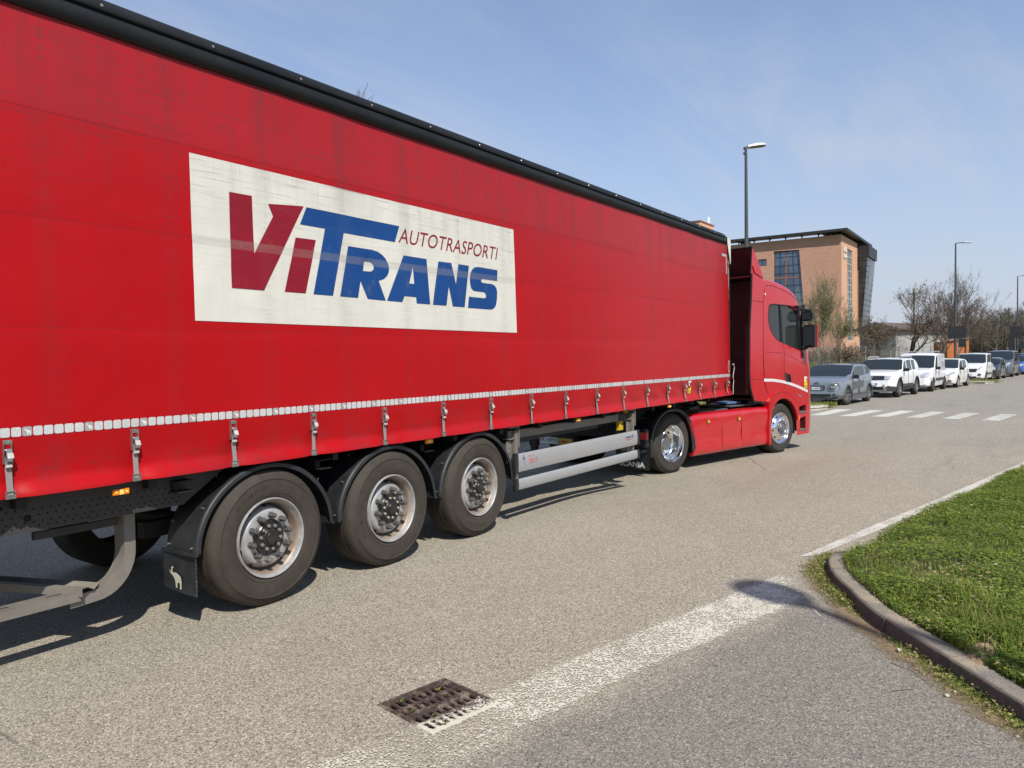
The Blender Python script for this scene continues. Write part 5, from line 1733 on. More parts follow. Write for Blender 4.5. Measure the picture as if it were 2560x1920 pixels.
# mirrors
mb = MB()
mb.box((4.20, -.155, 2.18), (.12, .24, .44)); mb.box((4.20, -.125, 2.565), (.12, .22, .19))
mr = mb.build('mirror_housing', 'cab_black', tractor, bevel=.03)
mb = MB(); mb.box((4.268, -.185, 2.18), (.030, .20, .42)); mb.build('mirror_shell', 'red_paint', mr, bevel=.012)
mb = MB(); mb.box((4.137, -.155, 2.18), (.004, .18, .36)); mb.box((4.137, -.125, 2.565), (.004, .16, .13)); mb.build('mirror_glass', 'mirror', mr, bevel=.001)
mb = MB(); mb.tube([(4.16, .02, 2.70), (4.19, -.06, 2.69), (4.2, -.2, 2.665)], .024, 8); mb.tube([(4.18, .02, 1.90), (4.19, -.03, 1.93), (4.2, -.12, 1.965)], .03, 8); mb.box((4.19, -.012, 2.3), (.05, .03, .75)); mb.box((4.0, -.04, 2.74), (.18, .09, .045)); mb.box((4.22, -.01, 1.82), (.05, .03, .12))
mb.build('mirror_arm', 'cab_black', mr, bevel=.006)

# chassis skirts
def skirt(x0, x1, k):
    pr = [(.21, .03), (.235, .008), (.26, .0), (.36, -.004), (.46, .012), (.50, .006), (.70, .002), (.80, .0), (.850, .006), (.872, .022), (.888, .055), (.90, .13)]
    mb = MB()
    xs_ = [x0 + (x1 - x0) * i / 8 for i in range(9)]
    rows = []
    for z, y in pr:
        row = []
        for x in xs_:
            xx = x
            if k == 0:
                lim = .595 + .08 * (1 - smooth01(.22, .30, z)) * -1 + .0
                lim = .475 + .185 * (1 - smooth01(.32, .93, z)) if z > .3 else .60
                xx = lim + (x - x0) / (x1 - x0) * (x1 - lim)
            yy = y + .010 * math.sin((x - x0) * 5 + z * 9) * (1 if k == 2 else .5)
            row.append((xx, yy, z + (.90 - .888) * 0))
        rows.append(row)
    mb.grid(rows)
    for s_ in (0, -1):
        col = [r[s_] for r in rows]
        mb.grid([col, [(p[0], p[1] + .06, p[2]) for p in col]])
    return mb.build('skirt_panel', 'red_paint', tractor, smooth=35)


skirt(.47, 1.425, 0); skirt(1.435, 2.035, 1)
sk = skirt(2.045, 2.92, 2)
for x, z in ((1.01, .752), (1.951, .737)):
    mb = MB(); mb.box((x, -.004, z), (.10, .014, .075)); l_ = mb.build('marker_lamp', 'amber_dark', tractor, bevel=.006)
    mb = MB(); mb.box((x + .01, -.012, z - .002), (.035, .006, .03)); mb.build('reflector', 'amber_core', l_, bevel=.003)
MT['catwalk'] = M('catwalk_plate', (0.16, 0.16, 0.165), .4, metal=.5)
mb = MB()
mb.box((2.45, .55, .935), (.9, .7, .02)); mb.box((1.55, .42, .88), (.9, .35, .05)); mb.box((2.9, .18, .97), (.2, .3, .05))
mb.build('catwalk', 'catwalk', tractor, bevel=.004)
mb = MB(); mb.box((2.35, .5, .985), (.5, .3, .03)); mb.build('blue_plate', 'blue_cover', tractor)
mb = MB()
for y in (.85, 1.5):
    mb.box((1.8, y, .72), (5.2, .08, .26))
mb.box((1.7, .35, .52), (1.9, .5, .55)); mb.box((1.7, 2.0, .52), (1.9, .5, .6)); mb.box((-.85, 1.17, .70), (.10, 1.6, .2))
mb.cyl((.03, .3, .47), (.03, 2.05, .47), .12, 16); mb.cyl((3.43, .3, .45), (3.43, 2.05, .45), .08, 12)
mb.build('chassis_frame', 'chassis_dark', tractor, bevel=.006)
mb = MB(); mb.lathe([(.0001, .98), (.50, .98), (.50, .93), (.0001, .93)], (.75, 1.17, 0), 40, 'z'); mb.build('fifth_wheel', 'chassis_dark', tractor)

# rear mudguard, lamp, flap
mb = MB()
prof = [(-.035, .000), (-.004, -.006), (.010, .008), (.012, .04), (.008, .60)]
rows = []
pa = [(-.50 - .008, .30), (-.505, .45), (-.503, .60)] + [(.06 + .565 * math.cos(a), .52 + .50 * math.sin(a)) for a in [R(168 - 8 * k) for k in range(20)]] + [(.645, .44), (.655, .293)]
for i, (x, z) in enumerate(pa):
    a = pa[max(0, i - 1)]; b = pa[min(len(pa) - 1, i + 1)]; t = Vector((b[0] - a[0], b[1] - a[1])).normalized(); nr = Vector((-t.y, t.x))
    if nr.dot(Vector((x - .06, z - .47))) < 0: nr = -nr
    rows.append([(x + nr.x * o, y + .005, z + nr.y * o) for o, y in prof])
mb.grid(rows)
mb.grid([[(x, .003, z), (x + (.075 if x > .3 else .055 if x < -.3 else .03) * (-1 if x > .06 else 1), .012, z - .055 * max(0, 1 - abs(x - .06) / .45))] for x, z in pa])
mgr = mb.build('mudguard', 'plastic', tractor, smooth=50)
mb = MB(); mb.box((-.62, .20, .40), (.20, .36, .05)); mb.box((-.60, .16, .60), (.12, .30, .28)); mb.build('lamp_bracket', 'plastic', tractor, bevel=.02)
mb = MB(); mb.box((-.68, .01, .643), (.05, .12, .11)); mb.build('tail_lamp', 'redlens', tractor, bevel=.006)
mb = MB(); mb.grid([[(-.58, -.012 + .66 * u / 6, z) for u in range(7)] for z in (.43, .3, .11)]); mb.grid([[(-.572, -.012 + .66 * u / 6, z) for u in range(7)] for z in (.43, .3, .11)])
fl = mb.build('mud_flap', 'plastic', tractor)
mb = MB(); put_text(mb, 'SCANIA', lambda a, b: (-.584, .57 - a, .140 + b), width=.50, height=.085, size=1, offset=.045); mb.build('flap_lettering', 'print_white', fl, smooth=0, normals=False)
mb = MB(); mb.box((-.955, 1.80, .485), (.008, .50, .108)); pl = mb.build('number_plate', 'plate_white', tractor)
mb = MB(); mb.add([(-.961, 2.05, .431), (-.961, 2.01, .431), (-.961, 2.01, .539), (-.961, 2.05, .539)], [(0, 1, 2, 3)], 1); put_text(mb, 'GK 169YJ', lambda a, b: (-.961, 1.99 - a, .45 + b), width=.41, height=.075, mi=0, size=1, offset=.01); mb.build('plate_lettering', ['print_black', 'print_blue'], pl, smooth=0, normals=False)
mb = MB(); mb.box((-.955, 1.38, .485), (.008, .30, .11)); yp = mb.build('yellow_plate', 'yellow_plastic', tractor)
mb = MB(); mb.box((-.961, 1.43, .485), (.004, .12, .035)); mb.build('red_mark', 'redlens', yp)

# wheels
def rs(prof, r0, r1, s0, s1):
    return [(s0 + (r - r0) * (s1 - s0) / (r1 - r0), y) for r, y in prof]


DT = rs(TYRE, .296, .5172, .292, .469)
def lug_tyre(mb):
    mb.lathe([(r, y) for r, y in DT if y < .052 or y > .28] if False else DT, n=80)
    for k in range(64):
        a = 2 * math.pi * k / 64
        c0 = Vector((.463 * math.cos(a), .045, .463 * math.sin(a)))
        mb.box(c0, (.016, .05, .022), Matrix.Rotation(-a, 3, 'Y'))


def wheel_root(x, y, z, parent=tractor, rot=0):
    w = bpy.data.objects.new('wheel', None); COL.objects.link(w); w.parent = parent; w.location = (x, y, z); w.rotation_euler = (0, 0, rot); return w


w = wheel_root(.03, .015, .469)
mb = MB(); lug_tyre(mb); mb.build('tyre', 'tyre_clean', w, smooth=30)
mb = MB(); arc_text(mb, 'KUMHO', .345, R(-62), .046, -.0165, R(10)); mb.build('tyre_lettering', 'tyre_mark', w, smooth=0, normals=False)
mb = MB(); mb.lathe([(.296, .010), (.2965, -.010), (.291, -.016), (.284, -.010), (.280, .004), (.270, .022), (.262, .035), (.258, .09), (.252, .15), (.235, .175), (.200, .182), (.172, .172), (.160, .176)], n=72); mb.build('rim', 'chrome', w, smooth=50)
mb = MB()
for k in range(10):
    a = R(8 + 36 * k); e1 = Vector((math.cos(a), 0, math.sin(a))); e2 = Vector((-math.sin(a), 0, math.cos(a))); c0 = e1 * .213 + Vector((0, .176, 0))
    mb.add([c0 + e1 * .019 * math.cos(t) + e2 * .024 * math.sin(t) for t in [R(30 * j) for j in range(12)]], [tuple(range(12))])
mb.build('hand_holes', 'pit', w, smooth=0, normals=False)
mb = MB(); mb.lathe([(.165, .178), (.12, .175), (.118, .11), (.108, .10), (.0001, .10)], n=40); mb.build('hub', 'catwalk', w, smooth=35)
for k in range(10):
    a = R(26 + 36 * k); nut(w, .150 * math.cos(a), .176, .150 * math.sin(a), .035, .014, 'chrome')
w = wheel_root(3.434, .045, .465, rot=R(-4.5))
mb = MB(); mb.lathe(DT, n=80); mb.build('tyre', 'tyre_clean', w, smooth=38)
mb = MB(); mb.lathe([(.296, .010), (.2965, -.010), (.291, -.016), (.284, -.010), (.278, .006), (.266, .026), (.255, .030), (.242, .014), (.222, -.014), (.198, -.036), (.182, -.044), (.120, -.044), (.112, -.030)], n=72); mb.build('rim', 'chrome', w, smooth=50)
mb = MB()
for k in range(10):
    a = R(8 + 36 * k); e1 = Vector((math.cos(a), 0, math.sin(a))); e2 = Vector((-math.sin(a), 0, math.cos(a))); c0 = e1 * .232 + Vector((0, -.0035, 0)); e3 = (e1 * .62 + Vector((0, .78, 0)))
    mb.add([c0 + e3 * .016 * math.cos(t) + e2 * .020 * math.sin(t) + Vector((0, -.004, 0)) for t in [R(30 * j) for j in range(12)]], [tuple(range(12))])
mb.build('hand_holes', 'pit', w, smooth=0, normals=False)
mb = MB(); mb.lathe([(.112, -.04), (.112, -.065), (.100, -.075), (.085, -.06), (.078, -.062), (.070, -.075), (.03, -.082), (.0001, -.083)], n=40); mb.build('hub', 'catwalk', w, smooth=35)
for k in range(10):
    a = R(26 + 36 * k); nut(w, .150 * math.cos(a), -.044, .150 * math.sin(a), .040, .014, 'chrome')
for (x, y) in ((.03, .345), (.03, 2.325), (.03, 1.995), (3.434, 2.30)):
    w = wheel_root(x, y if y < 1 else y, .469, rot=0 if y < 1 else math.pi)
    mb = MB(); mb.lathe(DT, n=56); mb.lathe([(.295, .02), (.25, .06), (.2, .10), (.0001, .10)], n=32); mb.build('tyre', 'tyre_clean', w, smooth=38)

# ================================================================== PARKED CARS (local frame: nose at -x towards the camera side, y to +, origin mid ground)
MT['car_silver'] = paint('car_silver_blue', (0.205, 0.235, 0.27), .3, .8, metal=.35)
MT['car_white'] = paint('car_white', (0.72, 0.72, 0.71), .35, .8, dirt=(.5, .48, .44))
MT['car_cream'] = paint('car_white_warm', (0.70, 0.69, 0.64), .35, .7, dirt=(.5, .48, .42))
MT['car_black'] = paint('car_black', (0.012, 0.014, 0.018), .25, 1.0)
MT['car_grey'] = paint('car_grey', (0.10, 0.115, 0.13), .3, .8, metal=.3)
MT['car_blue'] = paint('car_blue', (0.02, 0.075, 0.36), .28, .9)
MT['car_teal'] = paint('car_teal', (0.03, 0.055, 0.09), .3, .8)
MT['clad'] = M('dark_cladding', (0.035, 0.036, 0.038), .55)
MT['clad_grey'] = M('grey_cladding', (0.085, 0.090, 0.098), .5)
MT['skid'] = M('skid_plate', (0.34, 0.33, 0.31), .45, metal=.3)
MT['lamp_glass'] = M('headlamp_glass', (0.55, 0.56, 0.57), .08, metal=.45, coat=1)
MT['railsilver'] = M('roof_rail_silver', (0.48, 0.48, 0.48), .35, metal=.6)
MT['alloy'] = M('alloy_dark', (0.20, 0.19, 0.18), .4, metal=.5)
MT['alloy_rusty'] = M('alloy_brown', (0.12, 0.07, 0.06), .5, metal=.3)
MT['alloy_silver'] = M('alloy_silver', (0.46, 0.46, 0.46), .35, metal=.5)
m, g = new_mat('car_window')
finish(g, (0.018, 0.024, 0.028), .04, 0, None, .7)
MT['car_glass'] = m
m, g = new_mat('car_body_dark'); finish(g, (0.01, 0.01, 0.01), .8); MT['well'] = m


def ilerp(pts, x):
    return float(np.interp(x, [p[0] for p in pts], [p[1] for p in pts]))


def nose_lean(S, x, z):
    k = max(0, 1 - x / .7)
    return k * (S.get('lean', .16) * max(0, (z - .45) / .5) ** 1.6 + .06 * max(0, (.36 - z) / .16))


def skin_x(S, y, z):
    hw = S['W'] / 2; q = abs(y) / hw
    lo, hi = 0.0, .6
    for _ in range(24):
        m_ = (lo + hi) / 2
        w = 1 - .20 * (1 - min(1, m_ / .55)) ** 2.2 - .05 * (1 - min(1, m_ / .08))
        if w < q: lo = m_
        else: hi = m_
    x = hi if q > .752 else 0
    return x + nose_lean(S, x, z)


CUR = [None]


def make_car(name, label, cat, loc, yaw, S):
    """S: L W H wb(front,rear axle x) R top[(x,z)] belt[(x,z)] etc.  x from 0 (nose) to L (tail)"""
    CUR[0] = S
    L, W = S['L'], S['W']
    t = thing(name, label, cat, (loc[0], loc[1], 0), yaw, 'cars parked along the far side of the road')
    top, belt = S['top'], S['belt']
    cowl, rf, rr, tail = S['cowl'], S['rf'], S['rr'], S['tail']      # windscreen base, roof front, roof rear, rear glass base
    xs_ = sorted(set([0.0, .03, .10, .22, .4, .6, .8, cowl - .08, cowl, cowl + .05] + [cowl + (rf - cowl) * k for k in (.35, .7)] + [rf - .04, rf, rf + .12] + S['pillars'] + [rr - .1, rr, rr + .05, tail, (rr + tail) / 2, L - .25, L - .10, L - .03, L]))
    zf0 = S.get('zf', .20)
    rows = []
    hw = W / 2
    for x in xs_:
        e = min(x, L - x)
        pl = 1 - .20 * (1 - min(1, e / .55)) ** 2.2 - .05 * (1 - min(1, e / .08))
        w = hw * pl
        zt = ilerp(top, x); zb = min(ilerp(belt, x), zt - .03)
        zf = zf0 + .10 * (1 - min(1, e / .3)) ** 2
        h = max(0, zt - zb)
        tw = w * (1 - S.get('tumble', .34) * max(0, h - .06))
        mid = zf + (zb - zf) * .52
        row = [(0, zf), (w * .80, zf), (w * .95, zf + .04), (w * .985, zf + (mid - zf) * .5), (w, mid), (w * .992, zb - (zb - mid) * .35), (w * .965, zb)]
        if h < .12:
            row += [(w * .93, zb + h * .35), (w * .88, zb + h * .62), (w * .80, zb + h * .8), (w * .5, zt - h * .04), (0, zt)]
        else:
            row += [(w * .945, zb + .02), (tw + .015, zt - .085), (tw - .02, zt - .035), (tw - .12, zt - .008), (0, zt + .015)]
        full = [(x, y, z) for y, z in row] + [(x, -y, z) for y, z in row[::-1][1:-1]]
        rows.append([(p[0] + nose_lean(S, p[0], p[2]), p[1], p[2]) for p in full])
    n = len(rows[0])
    V = [p for r in rows for p in r]
    F, K = [], []
    def in_gl(xa, xb, spans):
        return any(xa >= a - 1e-6 and xb <= b + 1e-6 for a, b in spans)
    for i in range(len(rows) - 1):
        xa, xb = xs_[i], xs_[i + 1]
        for j in range(n):
            j2 = (j + 1) % n
            F.append((i * n + j, (i + 1) * n + j, (i + 1) * n + j2, i * n + j2))
            jj = j if j <= 10 else n - 1 - j
            k = 0
            if jj == 7 and in_gl(xa, xb, S['side_glass']): k = 1
            if jj in (9, 10) and xa >= cowl - 1e-6 and xb <= rf + 1e-6: k = 2
            if jj in (9, 10) and xa >= rr - 1e-6 and xb <= tail + 1e-6 and S.get('rear_glass', True): k = 3
            if jj in (1, 2) and S.get('clad'): k = 5
            if jj == 3 and S.get('clad') == 2: k = 5
            K.append(k)
    F.append(tuple(range(n))); K.append(0)
    F.append(tuple(range((len(rows) - 1) * n, len(rows) * n))[::-1]); K.append(0)
    me = bpy.data.meshes.new('body'); me.from_pydata(V, [], F); me.polygons.foreach_set('material_index', K)
    slots = [S['paint'], 'car_glass', 'car_glass', 'car_glass', 'well', S.get('cladmat', 'clad')]
    for s_ in slots: me.materials.append(MT[s_])
    bm = bmesh.new(); bm.from_mesh(me); bmesh.ops.recalc_face_normals(bm, faces=bm.faces); bm.to_mesh(me); bm.free()
    body = bpy.data.objects.new('body', me); COL.objects.link(body)
    Rw = S['R']
    cut = MB()
    for ax in S['axles']:
        for sy in (-1, 1):
            cut.tube([(ax, sy * (hw + .1), Rw), (ax, sy * (hw - .26), Rw)], Rw + .055, 28)
    cu = cut.build('cut', ['well'] * 5, smooth=0)
    cu.data.polygons.foreach_set('material_index', [4] * len(cu.data.polygons))
    md = body.modifiers.new('b', 'BOOLEAN'); md.object = cu; md.operation = 'DIFFERENCE'; md.solver = 'EXACT'
    try: md.material_mode = 'INDEX'
    except Exception: pass
    dg = bpy.context.evaluated_depsgraph_get()
    nm = bpy.data.meshes.new_from_object(body.evaluated_get(dg))
    bpy.data.objects.remove(body); bpy.data.objects.remove(cu)
    # split by role
    verts = [tuple(v.co) for v in nm.vertices]
    groups = {}
    for p in nm.polygons:
        groups.setdefault(p.material_index, []).append(tuple(p.vertices))
    def sub(keys, pname, mats, keymap=None, parent=t):
        fs = [f for k in keys for f in groups.get(k, [])]
        ks = [keymap[k] if keymap else 0 for k in keys for f in groups.get(k, [])]
        if not fs: return None
        used = sorted({i for f in fs for i in f}); mp = {u: i for i, u in enumerate(used)}
        mb = MB(); mb.v = [verts[u] for u in used]; mb.f = [tuple(mp[i] for i in f) for f in fs]; mb.k = ks
        return mb.build(pname, mats, parent, smooth=32, normals=False)
    b = sub([0, 4, 5], 'body', [S['paint'], 'well', S.get('cladmat', 'clad')], {0: 0, 4: 1, 5: 2})
    sub([1], 'side_windows', 'car_glass'); sub([2], 'windscreen', 'car_glass'); sub([3], 'rear_window', 'car_glass')
    # wheels
    for ax in S['axles']:
        for sy in (-1, 1):
            w = bpy.data.objects.new('wheel', None); COL.objects.link(w); w.parent = t; w.location = (ax, sy * (hw - .015), Rw); w.rotation_euler = (0, 0, 0 if sy < 0 else math.pi)
            if S.get('steer') and ax < 1.2: w.rotation_euler.z += R(S['steer'])
            rr_ = Rw * .64
            mb = MB(); mb.lathe([(rr_, .03), (rr_ + .012, .002), (Rw * .82, -.012), (Rw * .95, .004), (Rw, .035), (Rw, .18), (Rw * .95, .205), (rr_, .2)], n=32); mb.build('tyre', 'rubber', w, smooth=40)
            mb = MB(); mb.lathe([(rr_ + .003, .004), (rr_ - .012, .0), (rr_ - .02, .02), (rr_ - .03, .07), (.0001, .075)], n=24)
            ns = S.get('spokes', 5)
            for k in range(ns):
                a = 2 * math.pi * k / ns + .3
                mb.box((math.cos(a) * rr_ * .52, .012, math.sin(a) * rr_ * .52), (rr_ * .92, .03, rr_ * .24), Matrix.Rotation(-a, 3, 'Y'))
            mb.lathe([(rr_ * .28, .03), (rr_ * .24, -.002), (.0001, -.004)], n=16)
            mb.build('rim', S.get('rim', 'alloy'), w, smooth=35)
    # arch cladding rings
    if S.get('arch'):
        for ax in S['axles']:
            for sy in (-1, 1):
                mb = MB(); r0 = Rw + .04; r1 = Rw + .105
                pts = [R(-18 + 12 * k) for k in range(19)]
                mb.grid([[(ax + r * math.cos(a), sy * (hw + o), Rw + r * math.sin(a)) for r, o in ((r0, -.04), (r0, .012), (r1, .004), (r1 + .01, -.05))] for a in pts])
                mb.build('wheel_arch', S['arch'], t, smooth=40)
    # door seams
    mb = MB()
    pls = [S['side_glass'][0][0] + .02] + [(a_[1] + b_[0]) / 2 for a_, b_ in zip(S['side_glass'], S['side_glass'][1:])][:1] + [S['side_glass'][min(1, len(S['side_glass']) - 1)][1] + .03]
    for x_ in pls:
        zb_ = ilerp(belt, x_)
        for sy in (-1, 1): mb.box((x_, sy * (hw - .001), (zf0 + .16 + zb_) / 2), (.008, .012, zb_ - zf0 - .2))
    mb.build('door_gaps', 'well', t, smooth=0)
    # mirrors
    mx, mz = S['mirror']
    for sy in (-1, 1):
        mb = MB(); mb.box((mx, sy * (hw + .085), mz), (.11, .20, .13)); mb.box((mx + .02, sy * (hw - .02), mz - .05), (.06, .12, .05)); mb.build('wing_mirror', S.get('mirror_mat', 'cab_black'), t, bevel=.03)
    for fn in S.get('extra', []):
        fn(t, S, hw)
    return t


def sidez(S, hw, x, e=0.0):
    ee = min(x, S['L'] - x)
    return hw * (1 - .20 * (1 - min(1, ee / .55)) ** 2.2 - .05 * (1 - min(1, ee / .08))) + e


def plate(t, x, z, s, w=.44):
    x = skin_x(CUR[0], 0, z) - .034
    mb = MB(); mb.box((x, 0, z), (.012, w, .10)); p = mb.build('number_plate', 'plate_white', t)
    mb = MB()
    for sy in (-1, 1): mb.add([(x - .008, sy * w / 2, z - .05), (x - .008, sy * (w / 2 - .05), z - .05), (x - .008, sy * (w / 2 - .05), z + .05), (x - .008, sy * w / 2, z + .05)], [(0, 1, 2, 3)], 1)
    if s:
        put_text(mb, s, lambda a, b: (x - .008, w * .36 - a, z - .03 + b), width=w * .72, height=.06, mi=0, size=1, offset=.01)
    mb.build('plate_lettering', ['print_black', 'print_blue'], p, smooth=0, normals=False)


def face_patch(t, name, mat_, x_of, poly, thick=.02, parent=None, bevel=.008):
    """poly in (y,z), wrapped on nose using x_of(y)"""
    mb = MB()
    n = len(poly)
    # densify so the patch follows the rounded nose
    dn = []
    for i in range(n):
        p, q = poly[i], poly[(i + 1) % n]
        for k in range(3): dn.append((p[0] + (q[0] - p[0]) * k / 3, p[1] + (q[1] - p[1]) * k / 3))
    poly = dn; n = len(poly)
    out_ = .014 + max(0, -.012 - x_of(0) if x_of(0) < -.02 else 0)
    a = [(skin_x(CUR[0], y, z) - out_, y, z) for y, z in poly]; b = [(p[0] + thick + .05, p[1], p[2]) for p in a]
    cy0 = sum(p[0] for p in poly) / n; cz0 = sum(p[1] for p in poly) / n
    cc = [(skin_x(CUR[0], cy0, cz0) - out_ - .004, cy0, cz0)]
    mb.add(a + cc, [(i, (i + 1) % n, n) for i in range(n)])
    mb.add(a + b, [(i, (i + 1) % n, n + (i + 1) % n, n + i) for i in range(n)])
    return mb.build(name, mat_, parent or t, smooth=30)


def rr_rect(y0, y1, z0, z1, r=.04, k=4):
    out = []
    for cx, cz, a0 in ((y1 - r, z1 - r, 0), (y0 + r, z1 - r, 90), (y0 + r, z0 + r, 180), (y1 - r, z0 + r, 270)):
        for i in range(k + 1):
            a = R(a0 + 90 * i / k); out.append((cx + r * math.cos(a), cz + r * math.sin(a)))
    return out


def roof_rails(mat_, x0, x1, y, z, h=.05, r=.018):
    def f(t, S, hw):
        for sy in (-1, 1):
            mb = MB(); mb.tube([(x0, sy * y, z), (x0 + .12, sy * y, z + h), (x1 - .12, sy * y, z + h), (x1, sy * y, z)], r, 8); mb.build('roof_rail', mat_, t)
    return f


def nosex(hw, base=-.004, k=.20):
    """x of the nose skin at lateral y, following the plan rounding"""
    def f(y):
        q = min(1, abs(y) / hw)
        # invert: w(x)=hw*(1-k(1-x/.55)^2.2-..)
        if q < .755: return base
        t_ = max(0, (1 - q) / k) ** (1 / 2.2)
        return max(base, .55 * (1 - min(1, t_)) * 1 + base - .0)
    return f


# ---- 1 silver crossover
def cit(t, S, hw):
    nx = nosex(hw)
    mb = MB()
    g_ = face_patch(t, 'grille', 'clad', lambda y: -.012, rr_rect(-.30, .30, .55, .72, .03))
    plate(t, -.03, .615, 'FC 684PT', .42)
    face_patch(t, 'lower_grille', 'cab_black', lambda y: -.010, rr_rect(-.52, .52, .335, .42, .03))
    face_patch(t, 'front_lip', 'clad_grey', lambda y: .0 + .12 * (abs(y) / hw) ** 4 - .014, rr_rect(-.74, .74, .22, .335, .04, 3))
    for sy in (-1, 1):
        xo = lambda y: .34 * max(0, (abs(y) - .38) / .44) ** 2 - .018
        hl = face_patch(t, 'headlight', 'headlamp_dark', xo, [(sy * y, z) for y, z in rr_rect(.40, .78, .53, .74, .07)])
        mb = MB(); mb.box((skin_x(S, .60, .645) - .02, sy * .60, .66), (.02, .20, .06), Matrix.Rotation(R(-10 * sy), 3, 'Z')); mb.build('lamp_lens', 'lamp_glass', hl, bevel=.01)
        mb = MB(); mb.box((skin_x(S, .64, .80) + .02, sy * .64, .805), (.08, .27, .030), Matrix.Rotation(R(-24 * sy), 3, 'Z')); mb.build('running_lamp', 'lamp_glass', t, bevel=.008)
        mb = MB(); mb.box((skin_x(S, .62, .40) - .01, sy * .62, .40), (.03, .10, .06)); mb.build('fog_lamp', 'clad', t, bevel=.01)
    mb = MB()
    for dz in (0, .042):
        for sy in (-1, 1):
            mb.add([(skin_x(S, 0, .78) - .012, 0, .78 + dz), (skin_x(S, 0, .75) - .012, sy * .085, .745 + dz), (skin_x(S, 0, .77) - .012, sy * .085, .767 + dz), (skin_x(S, 0, .8) - .012, 0, .806 + dz)], [(0, 1, 2, 3)])
    mb.build('badge', 'clad', t, smooth=0, normals=False)
    # side protection panel
    for sy in (-1, 1):
        mb = MB(); mb.prism([(1.22, .52), (2.62, .60), (2.66, .84), (1.28, .80)], lambda u, v, d: (u, sy * d, v), hw - .02, hw + .014); mb.build('door_pad', 'clad_grey', t, bevel=.012)
        mb = MB(); mb.box((1.95, sy * (hw + .006), .25), (2.0, .03, .16)); mb.build('sill_trim', 'clad_grey', t, bevel=.01)
        for x in (1.85, 2.75):
            mb = MB(); mb.box((x, sy * (hw + .0), .93), (.15, .025, .03)); mb.build('door_handle', 'car_silver', t, bevel=.006)


MT['headlamp_dark'] = M('headlamp_smoked', (0.085, 0.095, 0.10), .15, coat=.8)
CAR1 = dict(steer=-14, L=4.16, W=1.73, R=.325, axles=(.80, 3.40), paint='car_silver', cowl=1.10, rf=1.86, rr=3.30, tail=3.98,
            top=[(0, .80), (.10, .86), (.4, .925), (1.10, 1.02), (1.45, 1.22), (1.86, 1.415), (2.4, 1.47), (3.0, 1.455), (3.30, 1.42), (3.7, 1.24), (3.98, 1.03), (4.10, .98), (4.16, .80)],
            belt=[(0, .76), (.4, .86), (1.1, .94), (2.6, .985), (3.6, 1.06), (4.16, .9)], pillars=[1.30, 2.05, 2.15, 2.95, 3.05, 3.50],
            side_glass=[(1.30, 2.05), (2.05, 2.15), (2.15, 2.95), (3.05, 3.50)], arch='clad_grey', clad=1, cladmat='clad_grey', mirror=(1.42, 1.0), rim='alloy', spokes=5,
            extra=[cit, roof_rails('clad', 2.1, 3.35, .60, 1.425, .07, .022)])


def dus(t, S, hw):
    face_patch(t, 'grille', 'cab_black', lambda y: -.012 + .16 * max(0, abs(y) / .6 - .5) ** 2, rr_rect(-.50, .50, .74, .90, .03, 3))
    mb = MB()
    for k in range(-4, 5):
        if k == 0: continue
        for z_ in (.86, .82, .775): mb.box((skin_x(S, k * .10, z_) - .020, k * .10, z_), (.012, .055, .018))
    mb.build('grille_bars', 'clad_grey', t)
    mb = MB()
    for sy in (-1, 1): mb.add([(skin_x(S, 0, y_[1]) - .030, sy * y_[0], y_[1]) for y_ in ((.075, .875), (.040, .875), (0, .79), (0, .755))], [(0, 1, 2, 3)])
    mb.build('badge', 'railsilver', t, smooth=0, normals=False)
    face_patch(t, 'lower_grille', 'cab_black', lambda y: -.008, rr_rect(-.48, .48, .33, .46, .03, 3))
    for pl_ in ([(-.62, .24), (.62, .24), (.60, .33), (-.60, .33)],):
        face_patch(t, 'skid_plate', 'skid', lambda y: -.014 + .1 * (abs(y) / hw) ** 3, pl_)
    plate(t, -.022, .565, '', .50)
    for sy in (-1, 1):
        face_patch(t, 'bumper_trim', 'skid', lambda y: -.012 + .30 * max(0, (abs(y) - .4) / .45) ** 2, [(sy * .50, .33), (sy * .58, .30), (sy * .66, .28), (sy * .56, .45), (sy * .50, .57), (sy * .44, .52)])
        face_patch(t, 'bumper_corner', 'clad', lambda y: -.008 + .40 * max(0, (abs(y) - .4) / .46) ** 2, [(sy * .56, .45), (sy * .68, .27), (sy * .86, .27), (sy * .86, .46), (sy * .66, .50)])
        xo = lambda y: .42 * max(0, (abs(y) - .42) / .44) ** 2 - .016
        face_patch(t, 'headlight', 'lamp_glass', xo, [(sy * .50, .76), (sy * .62, .74), (sy * .80, .78), (sy * .84, .90), (sy * .50, .90)])
        mb = MB(); mb.box((2.0, sy * (hw + .006), .47), (1.55, .025, .14)); mb.build('door_strip', 'clad', t, bevel=.01)
        mb = MB(); mb.box((1.0, sy * (hw + .004), .80), (.20, .02, .09)); mb.build('wing_vent', 'clad', t, bevel=.006)


CAR2 = dict(L=4.34, W=1.80, R=.36, axles=(.85, 3.52), paint='car_white', cowl=1.22, rf=1.82, rr=3.75, tail=4.14, zf=.26,
            top=[(0, .93), (.08, .99), (.4, 1.05), (1.22, 1.13), (1.5, 1.33), (1.82, 1.555), (2.4, 1.62), (3.4, 1.60), (3.75, 1.55), (4.0, 1.36), (4.14, 1.16), (4.28, 1.06), (4.34, .9)],
            belt=[(0, .88), (.4, .97), (1.22, 1.04), (3.4, 1.08), (4.34, 1.02)], pillars=[1.38, 2.06, 2.16, 2.86, 2.95, 3.45],
            side_glass=[(1.38, 2.06), (2.16, 2.86), (2.95, 3.45)], arch='clad', clad=1, mirror=(1.5, 1.12), rim='alloy', spokes=5,
            extra=[dus, roof_rails('railsilver', 1.95, 3.6, .66, 1.575, .085, .024)])


